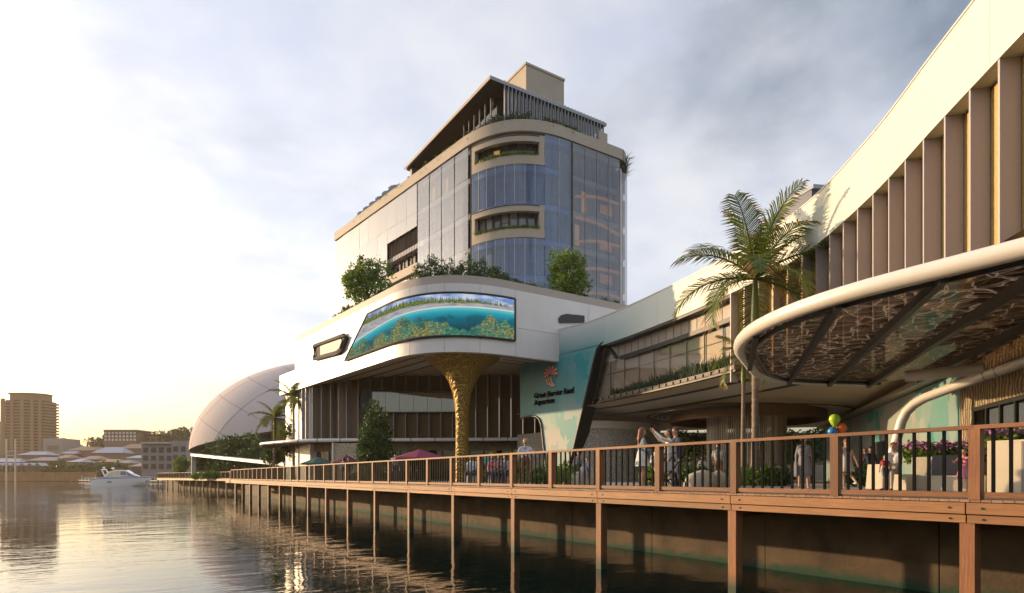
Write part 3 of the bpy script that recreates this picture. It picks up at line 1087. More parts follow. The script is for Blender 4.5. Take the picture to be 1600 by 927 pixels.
# the painted wall on the far side of the passage, its beam and the door in it
m0, m1, m2_ = at(1290, 53), at(1505, 23.6), at(1530, 21.9)
MB().ribbon([m0, m1][::-1], GZ, 6.55, 0.4, off=-0.4).build('painted_wall', 'mural_inner', aq)
MB().bar((*m0, 6.66), (*m2_, 6.72), 0.9, 0.2).build('soffit_beam', 'cladding', aq)
pm = Vector(m0).lerp(Vector(m1), 0.60)
pd = (Vector(m1) - Vector(m0)).normalized()
pnn = Vector((-pd.y, pd.x)) * (1 if Vector((-pd.y, pd.x)).x < 0 else -1)
dr = MB()
dr.obox((pm.x + pnn.x * .08, pm.y + pnn.y * .08, GZ + 1.2), pd.to_3d() * 0.9, pnn.to_3d() * .05, (0, 0, 1.2))
dr.build('door', 'black_rim', aq)
# the stone-clad near wall with its doorway
s0, s1 = Vector(at(1500, 23.9)), Vector(at(1760, 14.2))
sd = (s1 - s0).normalized()
sln = (s1 - s0).length
def stn(a_, z_):
    p = s0 + sd * (sln * a_)
    return Vector((p.x, p.y, z_))
sn_ = Vector((-sd.y, sd.x, 0))
sn_ = sn_ if sn_.x > 0 else -sn_
MB().slab([stn(0, 5.05), stn(1, 5.05), stn(1, 8.0), stn(0, 8.0)], sn_, 0.4).build('stone_wall', 'ripple_stone', aq)
MB().slab([stn(0, GZ), stn(0.13, GZ), stn(0.13, 5.04), stn(0, 5.04)], sn_, 0.4).build('stone_wall', 'ripple_stone', aq)
MB().slab([stn(0.13, 4.9), stn(1, 4.9), stn(1, 5.045), stn(0.13, 5.045)], sn_, 0.3).build('lintel', 'black_rim', aq)
mat('shopfront', (0.42, 0.33, 0.2), 0.7)
for k in range(8):
    a_ = 0.14 + 0.108 * k
    MB().slab([stn(a_ + .005, GZ), stn(a_ + 0.1, GZ), stn(a_ + 0.1, 4.88), stn(a_ + .005, 4.88)], sn_, 0.03).build('pane', 'glass_smoke', aq)
    MB().slab([stn(a_ - 0.006, GZ) - sn_ * .05, stn(a_ + 0.004, GZ) - sn_ * .05, stn(a_ + 0.004, 4.89) - sn_ * .05, stn(a_ - 0.006, 4.89) - sn_ * .05], sn_, 0.1).build('mullion', 'black_rim', aq)
MB().slab([stn(0.13, GZ) + sn_ * 4, stn(1, GZ) + sn_ * 4, stn(1, 5) + sn_ * 4, stn(0.13, 5) + sn_ * 4], sn_, 0.1).build('back_wall', 'shopfront', aq)

# upper volume set back on the roof
c0, c1, c2 = Vector(at(1266, 45)), Vector(at(1050, 66)), Vector(at(1500, 47))
up_ = MB().prism([tuple(c0), tuple(c1), tuple(c1 + Vector((25, 10))), tuple(c2 + Vector((10, 12))), tuple(c2)], 13.6, 21.6)
up_.build('roof_storey', 'white_panel', aq)
MB().prism([tuple(c0 + Vector((-.4, -.4))), tuple(c1 + Vector((-.4, 0))), tuple(c1 + Vector((25, 10.5))), tuple(c2 + Vector((10, 12))), tuple(c2 + Vector((0, -.5)))], 21.62, 21.8).build('roof_edge', 'dark_soffit', aq)
gb = MB()
k0 = c0 + (c2 - c0).normalized() * 0.0
gb.prism([tuple(c0 + Vector((.02, -.1))), tuple(c2 + Vector((0, -.1))), tuple(c2 + Vector((0, 3))), tuple(c0 + Vector((.8, 3)))], 21.82, 23.5)
mat('lantern_glass', (0.03, 0.05, 0.09), 0.35)
gb.build('roof_lantern', 'lantern_glass', aq)
gb = MB()
gb.prism([tuple(c0 + Vector((-.1, -.3))), tuple(c2 + Vector((0, -.3))), tuple(c2 + Vector((0, 3))), tuple(c0 + Vector((.8, 3)))], 23.52, 23.8)
gb.build('roof_edge', 'lead_roof', aq)

# ------------------------------------------------------------------ the lettering and the shell emblem
def text_mesh(body, size, name):
    cu = bpy.data.curves.new(name, 'FONT')
    cu.body = body
    cu.size = size
    cu.extrude = 0.03
    cu.offset = size * 0.02
    to = bpy.data.objects.new(name, cu)
    C.objects.link(to)
    dg_ = bpy.context.evaluated_depsgraph_get()
    me = bpy.data.meshes.new_from_object(to.evaluated_get(dg_))
    bpy.data.objects.remove(to)
    bpy.data.curves.remove(cu)
    me.name = name
    return me
sg = onwall(834, 640, -0.08)
rotw = atan2(wdir.y, wdir.x)
def letters(body, size, u, v):
    me = text_mesh(body, size, 'lettering')
    me.materials.append(MATS['black_metal'])
    p = onwall(u, v, -0.07)
    return p, me
sign = thing('wall_sign', 'black lettering and red striped shell emblem on the turquoise painted wall', 'sign', tuple(onwall(834, 640, -0.07)))
for body, size, u, v in (('Great Barrier Reef', 0.60, 835.5, 623.0), ('Aquarium', 0.60, 836, 633.5)):
    p, me = letters(body, size, u, v)
    put('lettering', me, sign, p, (pi / 2, 0, rotw))
em = MB()
# striped shell: a fan of tapering ribs wound about a centre, then a curled foot
cx_, cz_ = 0.0, 0.0
for k in range(15):
    a0 = radians(-35 + 17.5 * k)
    a1 = a0 + radians(17.5)
    r_ = 1.0 - 0.012 * k
    pts = [(0.12 * cos(a0), 0.12 * sin(a0)), (r_ * cos(a0), r_ * 1.12 * sin(a0)), (r_ * 1.05 * cos((a0 + a1) / 2), r_ * 1.17 * sin((a0 + a1) / 2)), (r_ * cos(a1), r_ * 1.12 * sin(a1)), (0.12 * cos(a1), 0.12 * sin(a1))]
    em.slab([(x, 0, z) for x, z in pts], (0, -1, 0), 0.05, mi=k % 2)
for k in range(5):
    x0 = -0.75 + 0.24 * k
    em.slab([(x0 * .6 - .25, 0, -.45), (x0 * .6 - .05, 0, -.45), (x0 * .7 + .28, 0, -1.5 - .05 * k), (x0 * .7 + .08, 0, -1.55 - .05 * k)], (0, -1, 0), 0.045, mi=(k + 1) % 2)
em.slab([(-.25, 0, -1.35), (.5, 0, -1.5), (.75, 0, -1.85), (.2, 0, -1.9), (-.2, 0, -1.6)], (0, -1, 0), 0.05, mi=1)
mat('coral_red', (0.50, 0.07, 0.07), 0.5)
mat('coral_cream', (0.72, 0.42, 0.32), 0.5)
eme = em.mesh('emblem', ['coral_red', 'coral_cream'])
p = onwall(861, 584, -0.06)
eo = put('emblem', eme, sign, p, (0, 0, rotw))
eo.scale = (0.82, 1, 0.55)
# ------------------------------------------------------------------ the glass canopy with its fat tubular rim
CZ = 6.5
can = thing('glass_canopy', 'patterned glass canopy with fat cream tubular rim and black beams', 'canopy', (16, 8, GZ))
rimline = rounded([(13.35, -3.0), (13.35, 10.6), (22.2, 15.6), (27.0, 13.6)], [0, 4.4, 2.4, 0], 14)
MB().tube([(x, y, CZ) for x, y in rimline], 0.185, 14).build('rim_tube', 'white_metal', can, smooth=50)
def frit_mat():
    """smoked glass printed with a net of pale lines like light on a sea bed"""
    m = bpy.data.materials.new('frit_glass')
    m.use_nodes = True
    t = m.node_tree
    t.nodes.clear()
    n, l = t.nodes.new, t.links.new
    g = n('ShaderNodeNewGeometry')
    wob = n('ShaderNodeTexNoise'); wob.inputs['Scale'].default_value = 1.1
    l(g.outputs['Position'], wob.inputs['Vector'])
    ad = n('ShaderNodeVectorMath'); ad.operation = 'MULTIPLY_ADD'; ad.inputs[1].default_value = (.7, .7, 0)
    l(wob.outputs['Color'], ad.inputs[0]); l(g.outputs['Position'], ad.inputs[2])
    v = n('ShaderNodeTexVoronoi'); v.feature = 'DISTANCE_TO_EDGE'; v.inputs['Scale'].default_value = 2.1
    l(ad.outputs[0], v.inputs['Vector'])
    r = n('ShaderNodeMapRange'); r.inputs[1].default_value = 0.018; r.inputs[2].default_value = 0.045
    r.inputs[3].default_value = 1; r.inputs[4].default_value = 0
    l(v.outputs['Distance'], r.inputs[0])
    tr = n('ShaderNodeBsdfTransparent'); tr.inputs[0].default_value = (0.58, 0.51, 0.45, 1)
    df = n('ShaderNodeBsdfDiffuse'); df.inputs[0].default_value = (0.22, 0.16, 0.11, 1)
    ink = n('ShaderNodeBsdfTranslucent'); ink.inputs[0].default_value = (0.75, 0.68, 0.58, 1)
    gl = n('ShaderNodeBsdfGlossy'); gl.inputs[1].default_value = 0.05; gl.inputs[0].default_value = (.9, .85, .8, 1)
    a = n('ShaderNodeMixShader'); a.inputs[0].default_value = 0.30
    l(tr.outputs[0], a.inputs[1]); l(df.outputs[0], a.inputs[2])
    f = n('ShaderNodeFresnel'); f.inputs[0].default_value = 1.2
    b = n('ShaderNodeMixShader')
    gb_ = n('ShaderNodeNewGeometry')
    iv = n('ShaderNodeMath'); iv.operation = 'SUBTRACT'; iv.inputs[0].default_value = 1
    l(gb_.outputs['Backfacing'], iv.inputs[1])
    fk = n('ShaderNodeMath'); fk.operation = 'MULTIPLY'
    i2 = n('ShaderNodeMath'); i2.operation = 'MULTIPLY'; i2.inputs[1].default_value = .45
    l(iv.outputs[0], i2.inputs[0]); l(i2.outputs[0], fk.inputs[1])
    l(f.outputs[0], fk.inputs[0])
    l(fk.outputs[0], b.inputs[0]); l(a.outputs[0], b.inputs[1]); l(gl.outputs[0], b.inputs[2])
    k = n('ShaderNodeMath'); k.operation = 'MULTIPLY'; k.inputs[1].default_value = 0.4
    l(r.outputs[0], k.inputs[0])
    c = n('ShaderNodeMixShader')
    l(k.outputs[0], c.inputs[0]); l(b.outputs[0], c.inputs[1]); l(ink.outputs[0], c.inputs[2])
    o = n('ShaderNodeOutputMaterial')
    l(c.outputs[0], o.inputs[0])
    MATS['frit_glass'] = m
frit_mat()
# beams run from the rim back to the building; the glass lies between them in separate sheets
bdir = Vector((0.79, 0.61)).normalized()
bper = Vector((-bdir.y, bdir.x))
inner = offset(rimline, 0.0)
poly = [Vector(p) for p in rimline] + [Vector((27.0, -3.0))]
def clip_strip(c0_, c1_):
    """part of the canopy outline between two lines along the beams"""
    bmx = bmesh.new()
    fs = bmx.faces.new([bmx.verts.new((p.x, p.y, 0)) for p in poly])
    for cc, sgn in ((c0_, 1), (c1_, -1)):
        bmesh.ops.bisect_plane(bmx, geom=bmx.verts[:] + bmx.edges[:] + bmx.faces[:], plane_co=(bper.x * cc, bper.y * cc, 0), plane_no=(bper.x * sgn, bper.y * sgn, 0), clear_inner=True)
    res = [[(v.co.x, v.co.y) for v in f.verts] for f in bmx.faces]
    bmx.free()
    return res
cs = [p.dot(bper) for p in poly]
cuts = [max(cs) + .01]
c_ = max(cs)
beam_at = []
base_c = Vector((14.0, 7.9)).dot(bper)
stepc = 1.62
k0_ = math.floor((max(cs) - base_c) / stepc)
lines = [base_c + stepc * k for k in range(-16, k0_ + 1)]
lines = [q for q in lines if q > min(cs) + .3]
edges_ = [min(cs)] + lines + [max(cs)]
for a_, b_ in zip(edges_, edges_[1:]):
    for poly_ in clip_strip(a_ + 0.03, b_ - 0.03):
        if len(poly_) > 2:
            MB().prism(poly_, CZ - 0.02, CZ + 0.01).build('glass_sheet', 'frit_glass', can)
def span(cc):
    """where the beam line cc enters and leaves the outline"""
    ts = []
    n_ = len(poly)
    for i in range(n_):
        a, b = poly[i], poly[(i + 1) % n_]
        da, db = a.dot(bper) - cc, b.dot(bper) - cc
        if da * db < 0:
            q = a + (b - a) * (da / (da - db))
            ts.append(q.dot(bdir))
    return (min(ts), max(ts)) if len(ts) > 1 else None
for cc in lines:
    s_ = span(cc)
    if s_:
        p, q = bper * cc + bdir * (s_[0] + .15), bper * cc + bdir * s_[1]
        MB().bar((p.x, p.y, CZ - 0.14), (q.x, q.y, CZ - 0.14), 0.15, 0.22).build('beam', 'black_rim', can)
edge2 = offset(rimline, 0.36)
MB().tube([(x, y, CZ - 0.12) for x, y in offset(rimline, -0.42)][:36], 0.07, 6).build('edge_trim', 'black_rim', can)
# bent tube prop in front of the stone wall, and the short level tube behind it
prop = thing('bent_tube_prop', 'slender cream steel tube bent like an elbow, rising from paving to the canopy', 'support', (*at(1379, 20.6), GZ))
ppts = [Vector((*at(1379, 20.6), GZ - .1)), at(1405, 20.2, 672), at(1409, 20.1, 658), at(1416, 20.0, 644), at(1428, 19.8, 632), at(1445, 19.5, 622), at(1500, 18.6, 601), at(1600, 17.0, 566), at(1760, 14.6, 508)]
MB().tube(ppts, 0.15, 12).build('tube', 'white_metal', prop, smooth=50)
for q in (0.42, 0.6):
    p = ppts[6].lerp(ppts[7], q)
    d_ = (ppts[7] - ppts[6]).normalized()
    MB().tube([p - d_ * 0.02, p + d_ * 0.02], 0.158, 12).build('weld_ring', 'grey_metal', prop, smooth=40)
prop2 = thing('tube_strut', 'short level grey steel tube under the glass canopy', 'support', tuple(at(1440, 20, 580)))
MB().tube([at(1415, 21, 588), at(1538, 19.5, 576)], 0.19, 14).build('tube', 'white_metal', prop2, smooth=50)

# ------------------------------------------------------------------ the building with the reef screen
PZ0, PZ1 = 11.4, 16.3
PP = rounded([(15.55, 65.2), (18.1, 38.0), (56, 38.0)], [0, 6.4, 0], 18)
pod = thing('reef_screen_building', 'white rounded building with wraparound reef screen above a deep overhang', 'building', (24, 48, GZ))
lowP = rounded([(15.1, 70.2), (18.1, 38.0), (56, 38.0)], [0, 6.4, 0], 18)
PTL = seglens(PP)[-1]
LTL = seglens(lowP)[-1]
# cladding panels, split at fine joints, in an upper and a lower course
tcut = [0.0]
for u in (545, 600, 640, 666, 694, 750, 806):
    tcut.append(hit(u, PP)[0])
tcut += [hit(857, PP)[0] + 4, PTL]
for a_, b_ in zip(tcut, tcut[1:]):
    MB().ribbon(sub(PP, a_ + 0.012, b_ - 0.012, 0.5), 13.52, PZ1, 0.4).build('panel', 'white_panel', pod, smooth=35)
tcl = [0.0]
for u in (478, 545, 640, 694, 750, 806):
    tcl.append(hit(u, lowP)[0])
tcl += [hit(857, lowP)[0] + 4, LTL]
for a_, b_ in zip(tcl, tcl[1:]):
    MB().ribbon(sub(lowP, a_ + 0.012, b_ - 0.012, 0.5), PZ0, 13.5, 0.4).build('panel', 'white_panel', pod, smooth=35)
MB().ribbon(sub(PP, 0, PTL, 0.5), PZ1 + 0.005, PZ1 + 0.62, 0.5, off=0.12).build('coping', 'coping', pod, smooth=35)
bodyp = offset(PP, 0.42) + [(56, 66), (30, 70), (17, 66)]
MB().prism(bodyp, 13.3, 16.2).build('terrace_floor', 'paving', pod)
MB().prism([(15.6, 69.6), (17.2, 69.8), (17.9, 62.5), (16.3, 62.3)], GZ, 11.38).build('end_wall', 'white_panel', pod)
MB().prism([(15.7, 70), (17, 70), (40, 72), (40, 66), (17, 65)], 11.42, 13.45).build('end_body', 'white_panel', pod)
# soffit rising towards the back, with dark ribbon grooves
def psz(x, y):
    d = max(0.0, min(1.0, ((x - 17) * 0.5 + (y - 38) * 0.5) / 12.0))
    return PZ0 + 0.05 + 0.9 * d
def pz(o):
    return PZ0 + 0.05 + 0.9 * min(1.0, o / 8.0)
LP_ = sub(lowP, 0, LTL, 0.6)
for o0_, o1_, m_, nm_ in ((.3, 1.5, 'soffit', 'soffit'), (1.5, 1.9, 'black_rim', 'soffit_strip'), (1.9, 3.4, 'soffit', 'soffit'), (3.4, 3.8, 'black_rim', 'soffit_strip'), (3.8, 5.6, 'soffit_pale', 'soffit_strip'), (5.6, 6.0, 'black_rim', 'soffit_strip')):
    loft(LP_, o0_, o1_, m_, pod, pz, nm_)
inn = offset(LP_, 6.0)
bmg = bmesh.new()
fc = bmg.faces.new([bmg.verts.new(p) for p in [(*p, pz(6.0)) for p in inn] + [(56, 60, 12.4), (30, 70, 12.4)]])
bmesh.ops.triangulate(bmg, faces=[fc])
me_ = bpy.data.meshes.new('soffit')
bmg.to_mesh(me_); bmg.free()
me_.materials.append(MATS['soffit'])
put('soffit', me_, pod)
# recessed screen wall of fins under the overhang
FW = smooth_path([(16.2, 64.5), (16.5, 62.0), (18.2, 59.3), at(560, 58.5), at(700, 58.2), at(830, 57.5), at(905, 57)], 0.5)
FWL = seglens(FW)[-1]
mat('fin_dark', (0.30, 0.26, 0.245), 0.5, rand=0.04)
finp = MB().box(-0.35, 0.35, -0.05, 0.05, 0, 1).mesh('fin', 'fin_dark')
tt = 0.6
wt0, wt1 = hit(567, FW)[0], hit(712, FW)[0]
while tt < FWL - 0.3:
    p, d_, n_ = along(FW, tt)
    ztop = 12.45
    rz = atan2(n_[1], n_[0])
    if wt0 + .2 < tt < wt1:
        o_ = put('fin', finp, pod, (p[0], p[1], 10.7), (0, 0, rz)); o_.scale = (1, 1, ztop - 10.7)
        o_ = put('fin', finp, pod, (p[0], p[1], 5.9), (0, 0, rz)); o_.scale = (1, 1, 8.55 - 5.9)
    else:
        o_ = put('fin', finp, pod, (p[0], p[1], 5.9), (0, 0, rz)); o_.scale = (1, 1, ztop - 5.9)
    tt += 1.12
nm = 26
for k in range(nm):
    a_, b_ = FWL * k / nm, FWL * (k + 1) / nm
    MB().ribbon([along(offset(FW, 0.4), a_ + .02)[0], along(offset(FW, 0.4), b_ - .02)[0]], 5.9, 12.6, 0.08).build('mesh_panel', 'brown_mesh', pod)
MB().ribbon(sub(FW, wt0, wt1, 0.6), 10.55, 10.72, 0.75, off=-0.38).build('window_frame', 'black_rim', pod)
MB().ribbon(sub(FW, wt0, wt1, 0.6), 8.5, 8.62, 0.75, off=-0.38).build('window_frame', 'black_rim', pod)
MB().ribbon(sub(FW, wt0 - 0.1, wt0 + .9, 0.6), 8.5, 10.72, 0.75, off=-0.38).build('window_frame', 'black_rim', pod)
for k in range(6):
    a_, b_ = wt0 + 0.9 + (wt1 - wt0 - 0.9) * k / 6, wt0 + 0.9 + (wt1 - wt0 - .9) * (k + 1) / 6
    MB().ribbon([along(FW, a_ + .02)[0], along(FW, b_ - .02)[0]], 8.63, 10.54, 0.04, off=-0.2).build('pane', 'glass_window', pod)
MB().ribbon(sub(FW, wt0, wt1, 0.6), 8.63, 10.5, 0.05, off=0.2).build('pane_backing', 'soffit_pale', pod)
# ground floor behind the fins: stone band, glazing and one lit stone pier
mat('stone_band', (0.34, 0.27, 0.19), 0.85, col2=(0.22, 0.17, 0.12), scale=3, bump=0.8, bscale=8)
MB().ribbon(sub(FW, 0.4, FWL, 0.6), 5.0, 5.88, 0.3, off=0.3).build('stone_band', 'stone_band', pod)
nsh = 22
for k in range(nsh):
    a_, b_ = FWL * k / nsh + .3, FWL * (k + 1) / nsh + .3
    MB().ribbon([along(FW, a_ + .06)[0], along(FW, b_ - .06)[0]], GZ, 4.98, 0.04, off=0.5).build('pane', 'glass_smoke', pod)
    MB().ribbon([along(FW, b_ - .06)[0], along(FW, b_ + .06)[0]], GZ, 4.99, 0.2, off=0.42).build('mullion', 'black_rim', pod)
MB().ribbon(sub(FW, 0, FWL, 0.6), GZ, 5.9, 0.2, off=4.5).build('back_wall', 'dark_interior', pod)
pebble_mat('lit_stone', (0.40, 0.33, 0.22), (0.60, 0.51, 0.36), 5.0, 1.0)
MB().ribbon([at(522, 57.2), at(562, 56.8)], GZ, 5.6, 0.5).build('stone_pier', 'lit_stone', pod)
MB().ribbon([at(519.5, 57.2), at(521.8, 57.15)], GZ, 5.65, 0.8, off=-.1).build('pier_trim', 'white_panel', pod)
# flat awning with a white nosing round it
aw = thing('flat_awning', 'thin flat awning with white tubular nosing below the brown fin wall', 'awning', (18, 60, GZ))
awl = rounded([(14.2, 73), (12.6, 67.8), at(470, 57.6), at(640, 56.6), at(832, 55.6)], [0, 1.5, 3, 3, 0], 8)
MB().tube([(x, y, 5.9) for x, y in awl], 0.17, 10).build('nosing', 'white_metal', aw, smooth=50)
ap = [p for p in awl] + [at(832, 60), at(640, 61), (20, 66), (16.5, 73)]
MB().prism(ap, 5.72, 5.84).build('deck', 'dark_soffit', aw)
tj = MB().tube([(0, 0, -0.19), (0, 0, 0.19)], 0.03, 5).mesh('clip', 'black_rim')
al = seglens(awl)[-1]
for k in range(1, 16):
    p, d_, n_ = along(awl, al * k / 16)
    MB().tube([(p[0] - d_[0] * .03, p[1] - d_[1] * .03, 5.9), (p[0] + d_[0] * .03, p[1] + d_[1] * .03, 5.9)], 0.195, 8).build('clip', 'black_rim', aw)

# black-framed window box and small dark port on the white band
def onpod(u, v, path, d=0.0):
    t, p, Y = hit(u, path)
    q, dd, nn = along(path, t)
    return Vector((p[0] + nn[0] * d, p[1] + nn[1] * d, zat(v, Y)))
nn0 = Vector((*along(PP, 3)[2], 0))
wb = [onpod(494, 541, PP, -0.05), onpod(494, 562, PP, -.05), onpod(531, 552, PP, -.05), onpod(538, 546, PP, -.05), onpod(545, 527, PP, -.05), onpod(541, 524, PP, -.05)]
MB().slab(wb, -nn0, 0.06).build('window_recess', 'dark_interior', pod)
MB().tube([p - nn0 * 0.15 for p in wb], 0.17, 6, closed=True).build('window_frame', 'black_rim', pod)
wb2 = [p - nn0 * .09 for p in wb]
cwb = sum(wb2, Vector()) / len(wb2)
MB().slab([cwb + (p - cwb) * 0.66 for p in wb2], -nn0, 0.05).build('window_reveal', 'coping', pod)
pt = [onpod(u, v, PP, -0.04) for u, v in ((873, 505), (872, 498), (876, 493), (884, 491), (912, 494), (912, 505))]
MB().slab(pt, (0, -1, 0), 0.08).build('port', 'black_rim', pod)

# the screen: a picture of a palm shore over a coral reef on a curved bright panel
def reef_mat():
    m = bpy.data.materials.new('reef_picture')
    m.use_nodes = True
    t = m.node_tree
    b = t.nodes['Principled BSDF']
    n, l = t.nodes.new, t.links.new
    uv = n('ShaderNodeUVMap'); uv.uv_map = 'UVMap'
    sx = n('ShaderNodeSeparateXYZ'); l(uv.outputs[0], sx.inputs[0])
    def noise(scale, det=5, stretch=(1, 1, 1), loc=(0, 0, 0), rough=.55, dist=0.0):
        mp_ = n('ShaderNodeMapping'); mp_.inputs['Scale'].default_value = stretch; mp_.inputs['Location'].default_value = loc
        l(uv.outputs[0], mp_.inputs[0])
        x = n('ShaderNodeTexNoise'); x.inputs['Scale'].default_value = scale; x.inputs['Detail'].default_value = det
        x.inputs['Roughness'].default_value = rough; x.inputs['Distortion'].default_value = dist
        l(mp_.outputs[0], x.inputs['Vector'])
        return x.outputs['Fac']
    def rmp(src, stops, interp='LINEAR'):
        r = n('ShaderNodeValToRGB'); r.color_ramp.interpolation = interp
        e = r.color_ramp.elements
        while len(e) < len(stops):
            e.new(.5)
        for k, (p, c) in enumerate(stops):
            e[k].position = p; e[k].color = (*c, 1)
        l(src, r.inputs[0])
        return r.outputs[0]
    def mth(op, a, b_, clamp=False):
        x = n('ShaderNodeMath'); x.operation = op; x.use_clamp = clamp
        for i, s in enumerate((a, b_)):
            if isinstance(s, (int, float)):
                x.inputs[i].default_value = s
            else:
                l(s, x.inputs[i])
        return x.outputs[0]
    def mixc(f, a, b_):
        x = n('ShaderNodeMix'); x.data_type = 'RGBA'
        l(f, x.inputs[0]) if not isinstance(f, float) else None
        for i, s in ((6, a), (7, b_)):
            if isinstance(s, tuple):
                x.inputs[i].default_value = (*s, 1)
            else:
                l(s, x.inputs[i])
        return x.outputs[2]
    def step(src, lo, hi):
        x = n('ShaderNodeMapRange'); x.inputs[1].default_value = lo; x.inputs[2].default_value = hi
        l(src, x.inputs[0])
        return x.outputs[0]
    U, V = sx.outputs[0], sx.outputs[1]     # U metres along, V 0..1 up
    u01 = mth('DIVIDE', U, 19.0)
    # sky
    sky_ = rmp(noise(2.2, 6, (.35, 3.2, 1)), [(.4, (.16, .28, .60)), (.62, (.62, .68, .85))])
    # palm trees along the shore, thinning out to the right
    tl = mth('ADD', mth('MULTIPLY', noise(15, 7, (.8, .10, 1), rough=.75), 0.60), 0.62)
    tl = mth('SUBTRACT', tl, mth('MULTIPLY', mth('POWER', u01, 3.0), 0.12))
    trees = rmp(noise(9, 6, (.5, 5, 1)), [(.33, (.02, .04, .012)), (.5, (.10, .15, .03)), (.66, (.36, .37, .09))])
    c = mixc(step(mth('SUBTRACT', tl, V), -.015, .015), sky_, trees)
    # beach
    by = mth('SUBTRACT', mth('ADD', 0.71, mth('MULTIPLY', noise(1.3, 3, (.4, 1, 1)), 0.10)), mth('MULTIPLY', u01, -0.02))
    sand = rmp(noise(3, 7, (.3, 8, 1), rough=.7), [(.35, (.20, .24, .36)), (.6, (.55, .50, .44))])
    c = mixc(step(mth('SUBTRACT', by, V), -.012, .012), c, sand)
    # water line and the bright shallow water below it
    wl = mth('SUBTRACT', 0.68, mth('MULTIPLY', mth('POWER', mth('SUBTRACT', 1.0, u01, True), 2.4), 0.36))
    foam = step(mth('ABSOLUTE', mth('SUBTRACT', mth('ADD', wl, .01), V), 0), .022, .006)
    sea_ = rmp(mth('SUBTRACT', wl, V), [(0.0, (.16, .58, .62)), (.10, (.02, .36, .44)), (.26, (.006, .15, .22)), (.5, (.003, .06, .09))])
    c = mixc(step(mth('SUBTRACT', wl, V), -.004, .004), c, sea_)
    # coral: mounds of broken colour
    v_ = n('ShaderNodeTexVoronoi'); v_.inputs['Scale'].default_value = 5.5
    mp_ = n('ShaderNodeMapping'); mp_.inputs['Scale'].default_value = (.33, 2.2, 1)
    l(uv.outputs[0], mp_.inputs[0]); l(mp_.outputs[0], v_.inputs['Vector'])
    mound = mth('ADD', mth('MULTIPLY', noise(1.0, 4, (.42, .35, 1), (4.3, 0, 0)), 1.6), -0.46)
    cor = rmp(noise(11, 8, (.36, 2.0, 1), rough=.8), [(.34, (.008, .03, .03)), (.45, (.04, .14, .13)), (.53, (.22, .25, .13)), (.62, (.62, .52, .27)), (.72, (.9, .84, .6))])
    hue = rmp(noise(1.5, 2, (.5, 1.3, 1), (7, 3, 0)), [(.4, (.30, .95, .95)), (.55, (1.0, .95, .75)), (.68, (1.25, .9, .45))])
    mu = n('ShaderNodeMix'); mu.data_type = 'RGBA'; mu.blend_type = 'MULTIPLY'; mu.inputs[0].default_value = 1
    l(cor, mu.inputs[6]); l(hue, mu.inputs[7])
    und = mth('MULTIPLY', step(mth('SUBTRACT', mound, V), -.03, .03), step(mth('SUBTRACT', wl, V), .02, .12))
    c = mixc(und, c, mu.outputs[2])
    dark = mth('MULTIPLY', step(noise(2.0, 5, (.4, 1.6, 1), (1, 9, 0)), .52, .60), step(mth('SUBTRACT', wl, V), .10, .2))
    c = mixc(mth('MULTIPLY', dark, .6), c, (.004, .07, .09))
    c = mixc(mth('MULTIPLY', foam, .8), c, (.75, .82, .78))
    b.inputs['Base Color'].default_value = (0.015, 0.015, 0.015, 1)
    b.inputs['Roughness'].default_value = 1.0
    b.inputs['Specular IOR Level'].default_value = 0.0
    l(c, b.inputs['Emission Color'])
    b.inputs['Emission Strength'].default_value = 0.68
    MATS['reef_picture'] = m
reef_mat()
scr = thing('led_screen', 'curved screen showing palm shore above turquoise coral reef, on white band', 'screen', tuple(onpod(700, 560, PP)))
st0b, st0t, st1 = hit(541, PP)[0], hit(577, PP)[0], hit(803, PP)[0]
zb_, zt_ = 12.55, 15.55
sm_ = MB()
uvs = []
cols = 70
rows = 6
for i in range(cols + 1):
    for j in range(rows + 1):
        v_ = j / rows
        ts_ = st0b + (st0t - st0b) * v_
        t_ = ts_ + (st1 - ts_) * i / cols
        p, d_, n_ = along(PP, t_)
        sm_.v.append((p[0] - n_[0] * 0.12, p[1] - n_[1] * 0.12, zb_ + (zt_ - zb_) * v_))
        uvs.append((t_ - st0b, v_))
for i in range(cols):
    for j in range(rows):
        a_ = i * (rows + 1) + j
        sm_.f.append((a_, a_ + rows + 1, a_ + rows + 2, a_ + 1)); sm_.m.append(0)
me_ = sm_.mesh('picture', 'reef_picture', True, fix=False)
ul = me_.uv_layers.new(name='UVMap')
for lp in me_.loops:
    ul.data[lp.index].uv = uvs[lp.vertex_index]
put('picture', me_, scr)
def onscr(t_, z_, d=0.13):
    p, d_, n_ = along(PP, t_)
    return (p[0] - n_[0] * d, p[1] - n_[1] * d, z_)
fr = [onscr(st0b + (st1 - st0b) * i / 50, zb_ - .04) for i in range(51)]
MB().tube(fr, 0.085, 6).build('frame', 'black_rim', scr)
fr = [onscr(st0t + (st1 - st0t) * i / 50, zt_ + .04) for i in range(51)]
MB().tube(fr, 0.085, 6).build('frame', 'black_rim', scr)
MB().tube([onscr(st1 + .02, zb_ - .04), onscr(st1 + .02, zt_ + .04)], 0.085, 6).build('frame', 'black_rim', scr)
MB().tube([onscr(st0b - .02, zb_ - .04), onscr(st0t - .02, zt_ + .04)], 0.085, 6).build('frame', 'black_rim', scr)
bk = MB().ribbon(sub(PP, st0t - .2, st1 - .05, 0.5), zb_, zt_, 0.06, off=-0.09)
bk.build('backing', 'black_rim', scr)

